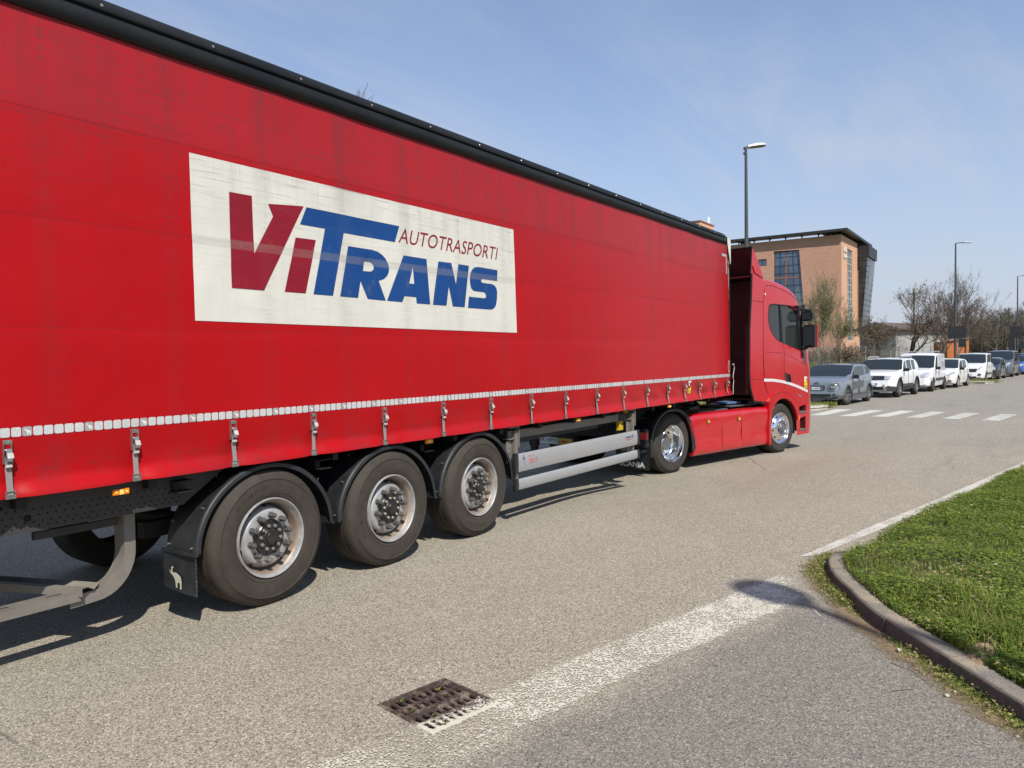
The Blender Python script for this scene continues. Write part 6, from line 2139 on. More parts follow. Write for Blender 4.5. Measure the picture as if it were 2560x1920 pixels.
def ber(t, S, hw):
    face_patch(t, 'bumper', 'clad', lambda y: -.03 + .34 * max(0, (abs(y) - .5) / .36) ** 2, rr_rect(-.845, .845, .27, .66, .05, 3), thick=.3)
    face_patch(t, 'lower_grille', 'cab_black', lambda y: -.034, rr_rect(-.4, .4, .34, .44, .02, 3))
    face_patch(t, 'grille', 'clad_grey', lambda y: -.010, rr_rect(-.32, .32, .70, .78, .02, 3))
    plate(t, -.045, .53, '', .44)
    for sy in (-1, 1):
        xo = lambda y: .36 * max(0, (abs(y) - .40) / .44) ** 2 - .014
        face_patch(t, 'headlight', 'lamp_glass', xo, [(sy * .46, .70), (sy * .74, .68), (sy * .80, .74), (sy * .78, .92), (sy * .66, .94), (sy * .50, .82)])
        mb = MB(); mb.box((2.2, sy * (hw + .006), .56), (1.75, .025, .12)); mb.build('door_strip', 'clad', t, bevel=.01)
        mb = MB(); seamb = [(1.98, .42), (1.98, 1.62)]
        mb.box((2.02, sy * (hw - .004), .80), (.010, .012, .85)); mb.build('door_gap', 'clad_grey', t)
    mb = MB()
    for x in (2.2, 3.3): mb.tube([(x, -.62, 1.86), (x, .62, 1.86)], .016, 6)
    for sy in (-1, 1): mb.tube([(1.95, sy * .60, 1.87), (3.5, sy * .60, 1.87)], .016, 6); mb.tube([(2.2, sy * .6, 1.80), (2.2, sy * .6, 1.87)], .014, 6); mb.tube([(3.3, sy * .6, 1.80), (3.3, sy * .6, 1.87)], .014, 6)
    mb.build('roof_rack', 'railsilver', t)


CAR3 = dict(L=4.13, W=1.72, R=.31, axles=(.80, 3.50), paint='car_white', cowl=.98, rf=1.62, rr=4.0, tail=4.08, zf=.22, tumble=.16, rear_glass=False,
            top=[(0, .86), (.06, .93), (.35, 1.00), (.98, 1.10), (1.3, 1.42), (1.62, 1.68), (1.95, 1.79), (3.0, 1.82), (3.8, 1.80), (4.0, 1.76), (4.08, 1.5), (4.13, .9)],
            belt=[(0, .82), (.4, .93), (1.0, 1.02), (4.13, 1.06)], pillars=[1.22, 1.92, 2.0], side_glass=[(1.22, 1.92)], mirror=(1.35, 1.08), rim='alloy_rusty', spokes=6, extra=[ber])


def pun(t, S, hw):
    face_patch(t, 'lower_grille', 'cab_black', lambda y: -.010, rr_rect(-.35, .35, .34, .46, .04, 3))
    face_patch(t, 'grille', 'clad', lambda y: -.012, rr_rect(-.26, .26, .60, .66, .03, 3))
    plate(t, -.02, .53, '', .44)
    for sy in (-1, 1):
        xo = lambda y: .44 * max(0, (abs(y) - .38) / .44) ** 2 - .014
        face_patch(t, 'headlight', 'lamp_glass', xo, [(sy * .44, .66), (sy * .60, .64), (sy * .79, .74), (sy * .80, .84), (sy * .62, .80)])
        mb = MB(); mb.box((skin_x(S, .6, .37) - .008, sy * .60, .37), (.03, .18, .07), Matrix.Rotation(R(-15 * sy), 3, 'Z')); mb.build('fog_lamp', 'clad', t, bevel=.01)


CAR4 = dict(L=4.03, W=1.69, R=.30, axles=(.85, 3.36), paint='car_cream', cowl=.98, rf=1.72, rr=3.45, tail=3.86, zf=.19,
            top=[(0, .70), (.10, .78), (.4, .88), (.98, 1.00), (1.35, 1.25), (1.72, 1.43), (2.3, 1.49), (3.1, 1.46), (3.45, 1.40), (3.7, 1.2), (3.86, 1.0), (4.0, .92), (4.03, .75)],
            belt=[(0, .66), (.4, .80), (1.0, .90), (3.4, .98), (4.03, .9)], pillars=[1.22, 2.2, 2.28, 3.1, 3.2], side_glass=[(1.22, 2.2), (2.28, 3.1)], mirror=(1.3, .96), rim='alloy_silver', spokes=7, extra=[pun])


def qub(t, S, hw):
    face_patch(t, 'grille', 'cab_black', lambda y: -.012, [(-.50, .74), (-.42, .62), (.42, .62), (.50, .74), (.46, .80), (-.46, .80)])
    face_patch(t, 'lower_grille', 'cab_black', lambda y: -.010, rr_rect(-.46, .46, .27, .36, .03, 3))
    face_patch(t, 'badge', 'railsilver', lambda y: -.02, rr_rect(-.07, .07, .855, .885, .012, 2))
    plate(t, -.022, .46, '', .44)
    for sy in (-1, 1):
        xo = lambda y: .36 * max(0, (abs(y) - .40) / .44) ** 2 - .012
        face_patch(t, 'headlight', 'lamp_glass', xo, [(sy * .52, .80), (sy * .60, .78), (sy * .76, .86), (sy * .78, .98), (sy * .68, .99)])
        face_patch(t, 'fog_lamp', 'clad', lambda y: xo(y) - .004, rr_rect(min(sy * .52, sy * .70), max(sy * .52, sy * .70), .40, .52, .055, 3))
        mb = MB(); mb.box((1.95, sy * (hw + .004), .50), (1.4, .02, .09)); mb.build('door_strip', 'clad', t, bevel=.008)


CAR5 = dict(L=3.96, W=1.72, R=.31, axles=(.82, 3.33), paint='car_white', cowl=.86, rf=1.50, rr=3.75, tail=3.9, zf=.20, tumble=.22,
            top=[(0, .90), (.06, .98), (.3, 1.05), (.86, 1.14), (1.2, 1.44), (1.50, 1.66), (2.0, 1.735), (3.4, 1.72), (3.75, 1.66), (3.9, 1.2), (3.96, .9)],
            belt=[(0, .86), (.4, .98), (1.0, 1.06), (3.96, 1.06)], pillars=[1.10, 1.85, 1.93, 2.75, 2.83, 3.5], side_glass=[(1.10, 1.85), (1.93, 2.75), (2.83, 3.5)], mirror=(1.25, 1.12), mirror_mat='car_white', rim='alloy', spokes=6, extra=[qub])


def mini(t, S, hw):
    face_patch(t, 'grille', 'clad', lambda y: -.012, rr_rect(-.34, .34, .50, .66, .05, 3))
    plate(t, -.022, .42, '', .44)
    for sy in (-1, 1):
        face_patch(t, 'headlight', 'lamp_glass', lambda y: .10 * max(0, (abs(y) - .42) / .3) ** 2 - .014, [(sy * (.57 + .12 * math.cos(R(30 * k))), .72 + .12 * math.sin(R(30 * k))) for k in range(12)])


CAR6 = dict(L=3.85, W=1.72, R=.31, axles=(.72, 3.2), paint='car_black', cowl=1.05, rf=1.62, rr=3.3, tail=3.75, zf=.17,
            top=[(0, .78), (.06, .86), (.4, .92), (1.05, .98), (1.35, 1.22), (1.62, 1.36), (2.2, 1.41), (3.1, 1.37), (3.3, 1.33), (3.75, 1.0), (3.85, .8)],
            belt=[(0, .74), (.4, .84), (1.0, .89), (3.85, .92)], pillars=[1.25, 2.2, 2.28, 3.1], side_glass=[(1.25, 2.2), (2.28, 3.1)], mirror=(1.35, .95), rim='alloy', spokes=5, extra=[mini])


def van(t, S, hw):
    face_patch(t, 'grille', 'cab_black', lambda y: -.012, [(-.55, .85), (-.40, .45), (.40, .45), (.55, .85)])
    plate(t, -.022, .42, '', .44)
    for sy in (-1, 1):
        xo = lambda y: .30 * max(0, (abs(y) - .42) / .44) ** 2 - .012
        face_patch(t, 'headlight', 'lamp_glass', xo, [(sy * .55, .98), (sy * .82, 1.02), (sy * .80, .94), (sy * .66, .84), (sy * .60, .66), (sy * .52, .60)])


CAR7 = dict(L=4.75, W=1.85, R=.34, axles=(.90, 3.9), paint='car_grey', cowl=1.0, rf=1.75, rr=4.5, tail=4.68, zf=.20, tumble=.18,
            top=[(0, .98), (.06, 1.06), (.35, 1.13), (1.0, 1.22), (1.4, 1.56), (1.75, 1.80), (2.3, 1.86), (4.2, 1.84), (4.5, 1.78), (4.68, 1.25), (4.75, .9)],
            belt=[(0, .92), (.4, 1.04), (1.1, 1.12), (4.75, 1.14)], pillars=[1.3, 2.2, 2.3, 3.4, 3.5, 4.3], side_glass=[(1.3, 2.2), (2.3, 3.4), (3.5, 4.3)], mirror=(1.45, 1.2), rim='alloy', spokes=6, extra=[van])
CAR8 = dict(CAR4); CAR8.update(paint='car_blue', rim='alloy', extra=[pun])
CAR9 = dict(CAR2); CAR9.update(paint='car_teal', clad=0, arch=None, extra=[van])
CAR10 = dict(CAR1); CAR10.update(paint='car_silver', clad=0, arch=None, extra=[pun])


def park(S, fx, fy, yaw, name, label, cat='car'):
    """put the near front wheel's contact at (fx, fy); nose points to -x, near flank is on the -y side"""
    hw = S['W'] / 2
    a = R(yaw)
    lx, ly = S['axles'][0], -hw
    ox = fx - (lx * math.cos(a) - ly * math.sin(a)); oy = fy - (lx * math.sin(a) + ly * math.cos(a))
    return make_car(name, label, cat, (ox, oy), a, S)


park(CAR1, 29.1, 5.60, -5.5, 'parked_car', 'silver blue crossover with dark side pads and black roof rails, nearest in the row')
park(CAR2, 34.85, 4.72, -6.5, 'parked_car', 'white off road car with silver roof rails parked behind the silver crossover')
park(CAR3, 40.3, 4.06, -5.0, 'parked_van', 'white panel van with black bumper and roof rack behind the white off road car', 'van')
park(CAR4, 45.0, 3.42, -6.0, 'parked_car', 'small white hatchback parked between the two white vans beneath the lamp post')
park(CAR5, 53.4, 2.62, -5.0, 'parked_car', 'tall rounded white people carrier with a black grille parked beyond the small hatchback')
park(CAR6, 58.4, 2.12, -5.5, 'parked_car', 'low black small car with round headlights parked behind the white people carrier')
park(CAR7, 64.0, 1.52, -5.0, 'parked_van', 'tall dark grey passenger van parked behind the low black car', 'van')
park(CAR8, 70.2, .93, -6.0, 'parked_car', 'bright blue hatchback parked behind the dark grey passenger van')
park(CAR9, 75.6, .30, -6.0, 'parked_car', 'dark teal car at the right photo edge behind the blue hatchback')

# ================================================================== SURROUNDINGS
# --- verge rising behind the parked cars
def row_y(x):
    return float(np.interp(x, [-60, 20, 29, 35, 45, 54, 66, 120, 300], [19.5, 9.6, 8.2, 7.2, 6.0, 5.2, 3.9, -2.0, -22]))


def verge_z(x, y):
    d = y - row_y(x)
    return .10 + 1.0 * smooth01(1.0, 17, d) + .05 * mnoise.noise(Vector((x * .3, y * .3, 0)))


m, g = new_mat('verge_grass')
tc = g('ShaderNodeTexCoord').outputs['Object']
c = g.mix(g.step(g.noise(tc, .7, 6, .65), .35, .65), (0.085, 0.125, 0.022), (0.125, 0.160, 0.034))
c = g.mix(g.m('MULTIPLY', g.step(g.noise(tc, .25, 6, .7), .52, .66), .6), c, (0.19, 0.165, 0.075))
finish(g, c, .95, 0, g('ShaderNodeBump', {'Strength': 1.0, 'Distance': .08, 'Height': g.noise(tc, 12, 5, .7)}).outputs[0], .1)
MT['verge'] = m
mb = MB()
vx = [-60, -30, -10, 5, 14, 18] + [20 + 2 * i for i in range(30)] + [85, 95, 110, 130, 160, 200, 300]
rows = []
for x in vx:
    y0 = row_y(x)
    row = [(x, y0 - .01, -.02)]
    for d in [0, .3, 1, 2, 3, 4.5, 6, 8, 10, 13, 17, 24, 35, 55, 85, 140, 400]:
        row.append((x, y0 + d, verge_z(x, y0 + d) - .02 * (d == 0)))
    rows.append(row)
mb.grid(rows)
tag(mb.build('grass_verge', 'verge', smooth=80), kind='structure')
# verge kerb and the two pale kerb noses
mb = MB()
vk = [-10, 5, 14, 20] + [22 + 2 * i for i in range(30)] + [90, 110, 140]
mb.grid([[(x, row_y(x) - .15, -.01), (x, row_y(x) - .145, .10), (x, row_y(x) - .02, .115), (x, row_y(x) + .0, .05)] for x in vk])
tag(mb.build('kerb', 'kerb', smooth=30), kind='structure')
MT['pale_kerb'] = M('pale_kerb', (0.50, 0.46, 0.40), .8, dirt=(.3, .26, .2), da=.4)


def nosekerb(pts, z=.11):
    mb = MB()
    top_ = [(x, y, z) for x, y in pts]; bot = [(x * 1.0, y, -.01) for x, y in pts]
    n = len(pts)
    mb.add(top_ + bot, [tuple(range(n))] + [(i, (i + 1) % n, n + (i + 1) % n, n + i) for i in range(n)])
    return tag(mb.build('kerb', 'pale_kerb', smooth=20, bevel=.03), kind='structure')


nosekerb([(26.1, 6.9), (25.9, 6.15), (26.15, 5.95), (26.9, 5.85), (27.5, 5.95), (27.7, 6.5), (27.8, 8.2), (26.2, 8.4)])
nosekerb([(50.6, 3.0), (50.3, 2.55), (50.9, 2.25), (52.1, 2.15), (52.3, 2.6), (52.4, 5.3), (50.7, 5.6)])
X, Y = [], []
for (cx, cy, sx, sy, n) in ((27.2, 6.45, .35, .25, 500), (27.5, 5.9, .14, .10, 260), (51.6, 2.9, .7, .5, 500), (52.4, 2.2, .25, .12, 160)):
    X += list(rng.normal(cx, sx, n)); Y += list(rng.normal(cy, sy, n))
P = np.stack([np.array(X), np.array(Y), np.full(len(X), .05)], 1)
Vv, Q, T = blades(P, rng.uniform(.08, .22, len(X)), rng.uniform(.006, .012, len(X)), .8, None)
mi = rng.choice(4, len(X), p=[.4, .2, .3, .1])
tag(mass('kerb_weeds', [(Vv, [Q, T], [mi, mi])], LEAF), kind='stuff')
# rough grass on the verge
n = 42000
X = rng.uniform(20, 95, n); D = rng.uniform(0, 1, n) ** .8 * 26
Y = np.array([row_y(x) for x in X]) + D
P = np.stack([X, Y, np.array([verge_z(x, y) for x, y in zip(X, Y)])], 1)
tall = np.clip((D - 15) / 5, 0, 1)
Vv, Q, T = blades(P, rng.uniform(.06, .16, n) + tall * rng.uniform(.1, .75, n), rng.uniform(.012, .03, n), .5, None)
pick = rng.uniform(0, 1, n)
mi = np.where(tall > .3, np.where(pick < .62, 3, np.where(pick < .8, 4, 1)), np.where(pick < .45, 0, np.where(pick < .75, 2, 3)))
MT['dry_brush'] = leafmat('dry_brush', (0.13, 0.10, 0.06), .2)
tag(mass('verge_tufts', [(Vv, [Q, T], [mi, mi])], LEAF + ['dry_brush']), kind='stuff')

# --- street lamps
MT['pole'] = M('lamp_pole_grey', (0.060, 0.068, 0.078), .5, metal=.2)
MT['lamp_white'] = M('lamp_head_white', (0.64, 0.65, 0.66), .4)
MT['lamp_lens'] = M('lamp_lens', (0.14, 0.12, 0.09), .2)


def lamp(label, x, y, H, hd, kind=0, base=0.0, fat=1.0):
    t = thing('street_lamp', label, 'street lamp', (x, y, base), hd, 'street lamps along the road')
    mb = MB(); mb.tube([(0, 0, 0), (0, 0, H * .32), (0, 0, H)], [.085, .075, .042], 12); mb.tube([(0, 0, 0), (0, 0, .25)], .10, 12); mb.build('pole', 'pole', t)
    if kind == 0:
        mb = MB(); mb.tube([(0, 0, H - .1), (0, 0, H + .02), (.12, 0, H + .07)], .035, 8); mb.box((-.03, 0, H + .02), (.09, .07, .09)); mb.box((-.03, 0, H - .14), (.10, .08, .07)); mb.build('bracket', 'pole', t, bevel=.01)
        L_, Wd = .66, .175 * fat
        rows, low = [], []
        for i in range(15):
            u = i / 14; x_ = .06 + L_ * u
            w = Wd * max(.30 * (u < .5), math.sqrt(max(0, 1 - abs((u - .52) / .48) ** 2.3)))
            w = max(w, .004)
            h = .10 * (.5 + .5 * math.sin(math.pi * (u * .8 + .1))) * (1 if u < .8 else math.sqrt(max(.02, 1 - ((u - .8) / .2) ** 2)))
            zz_ = H + .06 + .10 * u
            rows.append([(x_, w * math.cos(R(a)), zz_ + h * math.sin(R(a))) for a in range(0, 181, 20)])
            low.append([(x_, w, zz_), (x_, w * .7, zz_ - .035), (x_, -w * .7, zz_ - .035), (x_, -w, zz_)])
        mb = MB(); mb.grid(rows); hd_ = mb.build('lamp_head', 'lamp_white', t, smooth=50)
        mb = MB(); mb.grid(low); mb.add([low[0][0], low[0][1], low[0][2], low[0][3]], [(0, 1, 2, 3)]); mb.build('lamp_lens', 'lamp_lens', hd_, smooth=50)
    else:
        mb = MB(); mb.tube([(0, 0, H - .02), (.10, 0, H + .03), (.55, 0, H + .05)], .028, 8); mb.build('bracket', 'pole', t)
        mb = MB(); mb.box((.80, 0, H + .065), (.62, .28, .05)); mb.build('lamp_head', 'lamp_white' if kind == 1 else 'pole', t, bevel=.02)
    return t


lamp('tall grey street lamp with white oval head rising behind the red cab', 24.62, 7.78, 8.42, R(-40), base=gz(24.62, 7.78))
lamp('tall grey street lamp with white head standing behind the parked white hatchback', 53.75, 4.26 + 2.3 - 2.3, 8.35, R(-45), 1, .05)
lamp('tall dark street lamp with flat angular head at the right photo edge', 84.4, 1.74, 8.55, R(-60), 2, .1)
lamp('small distant street lamp with bright head above the bare trees', 108.5, 13.2, 8.7, R(-30), 1, 1.0)
lamp('street lamp behind the photographer that casts the oval shadow on the worn stripe', 1.42, -4.75, 8.3, R(62), fat=1.3)

# --- sign backs on posts
MT['sign_back'] = M('sign_back', (0.013, 0.015, 0.018), .7, spec=.25)


def signpost(label, p, rz, panels, H):
    t = thing('road_sign', label, 'road sign', (p.x, p.y, 0), rz, 'road signs seen from behind')
    mb = MB(); mb.cyl((0, 0, 0), (0, 0, H), .03, 8); mb.build('post', 'galv', t)
    for (y0, y1, z0, z1) in panels:
        mb = MB(); mb.box((-.04, (y0 + y1) / 2, (z0 + z1) / 2), (.02, y1 - y0, z1 - z0)); mb.box((-.055, (y0 + y1) / 2, z0 + (z1 - z0) * .3), (.01, (y1 - y0) * .9, .04)); mb.build('sign_panel', 'sign_back', t, bevel=.004)


p = at(2071, 45.5)
signpost('dark rectangular road signs seen from behind beside the middle street lamp', p, R(25), [(-.38, .62, 2.62, 3.35), (-.38, .0, 2.1, 2.6)], 3.2)
p = at(2193, 68)
signpost('dark road sign seen from behind beside the far right street lamp', p, R(25), [(-.55, .45, 3.0, 4.0), (.05, .55, 1.9, 3.0)], 3.9)
t = thing('road_sign', 'small triangular yield sign seen edge on at the right photo edge', 'road sign', tuple(at(2207, 62)), R(30))
mb = MB(); mb.cyl((0, 0, 0), (0, 0, 2.6), .03, 8); mb.build('post', 'galv', t)
mb = MB(); mb.prism([(-.42, 2.0), (.42, 2.0), (0, 2.75)], lambda u, v, d: (d, u, v), -.05, -.03); mb.build('sign_panel', 'sign_back', t)

# --- office building
BM = {}
m, g = new_mat('orange_brick')
tc = g('ShaderNodeTexCoord').outputs['Object']
sp = g('ShaderNodeSeparateXYZ', {0: tc})
uv = g('ShaderNodeCombineXYZ', {0: g.m('ADD', sp.outputs[0], sp.outputs[1]), 1: sp.outputs[2], 2: 0.0}).outputs[0]
br = g('ShaderNodeTexBrick', {'Vector': uv, 'Scale': 1.0, 'Brick Width': .5, 'Row Height': .125, 'Mortar Size': .014, 'Color1': (0.43, 0.228, 0.163, 1), 'Color2': (0.51, 0.280, 0.200, 1), 'Mortar': (0.43, 0.28, 0.21, 1)})
c = g.mix(g.m('MULTIPLY', g.step(g.noise(tc, .35, 5, .65), .4, .7), .25), br.outputs['Color'], (0.36, 0.19, 0.12))
finish(g, c, .85, 0, None, .2)
MT['brick'] = m
MT['smooth_wall'] = M('smooth_orange_render', (0.62, 0.345, 0.215), .8, var=.07, vs=.6, dirt=(.45, .26, .17), da=.3, ds=.4)
MT['roof_dark'] = M('canopy_dark', (0.030, 0.032, 0.034), .5, metal=.3)
MT['mullion'] = M('window_mullion', (0.03, 0.04, 0.06), .4)
MT['copper'] = M('copper_mullion', (0.22, 0.11, 0.075), .5)
m, g = new_mat('office_glass')
tc = g('ShaderNodeTexCoord').outputs['Object']
vo = g('ShaderNodeTexVoronoi', {'Vector': g.map(tc, scale=(.0, .55, .38)), 'Scale': 1.0}, distance='CHEBYCHEV')
vcs = g('ShaderNodeSeparateColor', {0: vo.outputs['Color']})
c = g.mix(vcs.outputs[0], (0.055, 0.085, 0.14), (0.12, 0.17, 0.25))
finish(g, c, .06, 0.35, None, .8)
MT['office_glass'] = m
m, g = new_mat('wing_glass')
tc = g('ShaderNodeTexCoord').outputs['Object']
c = g.mix(g.step(g.noise(g.map(tc, scale=(.5, .5, .3)), 1, 3, .6), .4, .65), (0.012, 0.013, 0.014), (0.045, 0.050, 0.056))
finish(g, c, .16, 0.0, None, .45)
MT['wing_glass'] = m
MT['stair_frame'] = M('stair_frame', (0.42, 0.44, 0.44), .4)
MT['stair_glass'] = M('stair_glass', (0.24, 0.27, 0.27), .15, metal=.2, var=.3, vs=.5)

bt = thing('office_building', 'orange brick office building with dark overhanging roof and black glass wing behind the cab', 'building', (125, 35, 0))
BO = (125, 35, 0)
XF, YF, ZT = 117.7, 23.55, 18.9
facey = lambda u, v, d: (XF + d, u, v)        # front wall: u=y, v=z
ow = [(29.40, 17.26), (33.08, 17.35), (33.2, 4.6), (28.45, 4.6)]
sw = [(34.15, 15.3), (35.42, 15.3), (35.42, 16.32), (34.15, 16.32)]
ww2 = [(38.6, 12.9), (41.2, 12.9), (41.2, 16.6), (38.6, 16.6)]
wall = [(YF, -.2), (75, -.2), (75, ZT), (YF, ZT)]
vs, fs = fill_poly(wall, [ow, sw, ww2])
mb = MB()
mb.add([facey(u, v, 0) for u, v in vs], fs)
for h in (ow, sw, ww2):
    k = len(h); mb.add([facey(u, v, 0) for u, v in h] + [facey(u, v, .35) for u, v in h], [(i, (i + 1) % k, k + (i + 1) % k, k + i) for i in range(k)])
mb.add([(XF, 75, -.2), (140, 75, -.2), (140, 75, ZT), (XF, 75, ZT)], [(0, 1, 2, 3)])
mb.add([(140, YF, -.2), (140, 75, -.2), (140, 75, ZT), (140, YF, ZT)], [(0, 1, 2, 3)])
mb.add([(XF, YF, ZT - .02), (140, YF, ZT - .02), (140, 75, ZT - .02), (XF, 75, ZT - .02)], [(0, 1, 2, 3)])
mb.build('wall', 'brick', bt, smooth=0, off=BO)
# right wall with tall stair window
fx = lambda u, v, d: (u, YF + d, v)
XR = 129.3
vw = [(121.9, 3.7), (126.0, 3.7), (125.5, 17.3), (121.8, 17.35)]
vs, fs = fill_poly([(XF, -.2), (XR, -.2), (XR, ZT), (XF, ZT)], [vw])
mb = MB(); mb.add([fx(u, v, 0) for u, v in vs], fs)
mb.add([fx(u, v, 0) for u, v in vw] + [fx(u, v, .16) for u, v in vw], [(i, (i + 1) % 4, 4 + (i + 1) % 4, 4 + i) for i in range(4)])
mb.add([(XR, YF, -.2), (137.6, YF + .15, -.2), (137.6, YF + .15, 5.7), (XR, YF, 5.7)], [(0, 1, 2, 3)])
mb.build('side_wall', 'smooth_wall', bt, smooth=0, off=BO)


def window(poly, fn, name, mat_, vlines, hlines, mm, d=.3, t_=.10):
    mb = MB(); mb.add([fn(u, v, d) for u, v in poly], [tuple(range(len(poly)))]); w = mb.build(name, mat_, bt, smooth=0, off=BO)
    mb = MB()
    zz0, zz1 = min(p[1] for p in poly), max(p[1] for p in poly)
    for (ua, za, ub, zb_, k, wd) in vlines:
        mb.add([fn(ua - wd, za, d - .04), fn(ua + wd, za, d - .04), fn(ub + wd, zb_, d - .04), fn(ub - wd, zb_, d - .04)], [(0, 1, 2, 3)], k)
    for (z, ua, ub, k, wd) in hlines:
        mb.add([fn(ua, z - wd, d - .045), fn(ub, z - wd, d - .045), fn(ub, z + wd, d - .045), fn(ua, z + wd, d - .045)], [(0, 1, 2, 3)], k)
    mb.build('mullions', mm, w, smooth=0, off=BO, normals=False)


def re_(z): return 29.40 - (17.26 - z) * .075
window(ow, facey, 'window', 'office_glass', [(32.2, 4.6, 32.2, 17.3, 0, .05), (30.6 - .6, 4.6, 30.6 - .2, 17.3, 0, .05), (31.6 + .2, 4.6, 31.15 + .05, 17.3, 1, .13), (33.03, 4.6, 33.03, 17.3, 0, .05)],
       [(z, re_(z), 33.08, 1 if abs(z - 13.3) < .1 else 0, .12 if abs(z - 13.3) < .1 else .05) for z in (16.4, 15.1, 13.9, 13.3, 12.1, 11.0, 9.8, 8.6, 7.4, 6.2)] + [(17.22, 29.45, 33.08, 0, .1)], ['mullion', 'copper'])
window(sw, facey, 'window', 'office_glass', [(34.8, 15.3, 34.8, 16.32, 0, .06), (34.18, 15.3, 34.18, 16.32, 0, .05), (35.38, 15.3, 35.38, 16.32, 0, .05)], [(15.35, 34.15, 35.42, 0, .05), (16.27, 34.15, 35.42, 0, .05)], ['mullion', 'copper'], d=.15)
window(ww2, facey, 'window', 'office_glass', [(39.9, 12.9, 39.9, 16.6, 0, .06)], [(14.8, 38.6, 41.2, 0, .05)], ['mullion', 'copper'])
window(vw, fx, 'stair_window', 'stair_glass', [(121.95 + k * 1.33, 3.7, 121.85 + k * 1.2, 17.3, 0, .09) for k in range(4)], [(3.75 + k * 1.04, 121.9, 125.8 - k * .02, 0, .07) for k in range(14)], ['stair_frame', 'copper'], d=.14)
# roof canopy: a slim strip along the front, deeper over the right side
mb = MB()
def slab(p4, z0, z1):
    mb.add([(x, y, z0) for x, y in p4] + [(x, y, z1) for x, y in p4], [(0, 1, 2, 3), (4, 5, 6, 7), (0, 1, 5, 4), (1, 2, 6, 5), (2, 3, 7, 6), (3, 0, 4, 7)])
slab([(116.75, 26.4), (118.6, 26.4), (118.6, 75), (116.75, 75)], 19.28, 19.62)
slab([(116.75, 22.55), (138.3, 22.9), (138.3, 26.4), (116.75, 26.4)], 19.25, 19.62)
cn = mb.build('roof_canopy', 'roof_dark', bt, smooth=0, off=BO)
mb = MB()
for k in range(18): mb.box((118.1, 24.4 + k * 2.35, 19.07), (.14, .14, .40)); mb.box((117.7, 24.4 + k * 2.35, 19.22), (1.7, .12, .10))
mb.box((118.9, 25.3, 19.05), (1.8, .8, .42)); mb.box((118.6, 37.6, 19.05), (1.4, 1.2, .42))
mb.build('canopy_struts', 'roof_dark', cn, smooth=0, off=BO)
mb = MB()
for k in range(5): mb.box((124, 28 + k * 5.1, 19.05), (3, 1.3 + .3 * (k % 2), .36))
mb.build('roof_equipment', 'lamp_white', bt, smooth=0, off=BO, bevel=.05)
# dark glass wing leaning outward
mb = MB()
A = [(129.35, 23.4, 5.5), (129.35, 22.95, 5.5), (136.9, 23.25, 5.7), (136.9, 24.5, 5.7)]
Bt = [(129.35, 23.4, 18.35), (129.35, 21.95, 18.35), (136.9, 22.1, 18.35), (136.9, 24.5, 18.35)]
mb.add(A + Bt, [(0, 1, 5, 4), (1, 2, 6, 5), (2, 3, 7, 6), (0, 1, 2, 3), (4, 5, 6, 7)])
wg = mb.build('glass_wing', 'wing_glass', bt, smooth=0, off=BO)
mb = MB()
ct = [(129.30, 21.86, 16.75), (137.0, 22.0, 16.75), (137.0, 24.5, 16.75), (129.30, 24.0, 16.75)]
mb.add(ct + [(x, y - .06, 18.5) for x, y, z in ct], [(0, 1, 5, 4), (1, 2, 6, 5), (2, 3, 7, 6), (3, 0, 4, 7), (4, 5, 6, 7), (0, 1, 2, 3)])
mb.build('wing_band', 'roof_dark', wg, smooth=0, off=BO)
mb = MB()
def wy(z, x): return (22.95 - (z - 5.5) * .0778) + (x - 129.35) * .03
for k in range(14):
    z = 5.9 + k * .86
    mb.add([(129.4, wy(z, 129.4) - .03, z), (136.9, wy(z, 136.9) - .03, z), (136.9, wy(z, 136.9) - .03, z + .09), (129.4, wy(z, 129.4) - .03, z + .09)], [(0, 1, 2, 3)])
    mb.add([(129.31, 23.4, z), (129.31, wy(z, 129.35) + .02, z), (129.31, wy(z, 129.35) + .02, z + .10), (129.31, 23.4, z + .10)], [(0, 1, 2, 3)])
for k in range(7):
    x = 129.4 + k * 1.25
    mb.add([(x - .04, wy(5.5, x) - .035, 5.5), (x + .04, wy(5.5, x) - .035, 5.5), (x + .04, wy(16.9, x) - .035, 16.9), (x - .04, wy(16.9, x) - .035, 16.9)], [(0, 1, 2, 3)])
mb.build('wing_frame', 'roof_dark', wg, smooth=0, off=BO, normals=False)
# white sign on the right wall
mb = MB()
for k, (u, v, w, h) in enumerate([(119.1, 16.95, .65, .35), (119.0, 16.65, .9, .32), (120.1, 16.95, .4, .5), (120.2, 16.6, .8, .35), (119.2, 15.75, .6, .55), (119.95, 15.75, .55, .55), (120.6, 15.8, .5, .5)]):
    mb.box((u + w / 2, YF - .08, v + h / 2), (w, .10, h))
mb.build('wall_emblem', 'print_white', bt, smooth=0, off=BO)
# stair tower box on the roof, with a vent pipe
mb = MB(); mb.box((123, 50.2, 21.2), (6.2, 9.6, 4.8)); tb = mb.build('roof_tower', 'smooth_wall', bt, smooth=0, off=BO)
mb = MB(); mb.box((123, 50.2, 23.66), (6.5, 9.9, .14)); mb.build('tower_cap', 'copper', tb, smooth=0, off=BO)
mb = MB(); mb.cyl((125.2, 45.9, 23.7), (125.2, 45.9, 25.0), .22, 10); mb.cyl((124.7, 45.9, 23.7), (124.7, 45.9, 25.0), .10, 8); mb.build('vent_pipe', 'lamp_white', tb, smooth=40, off=BO)

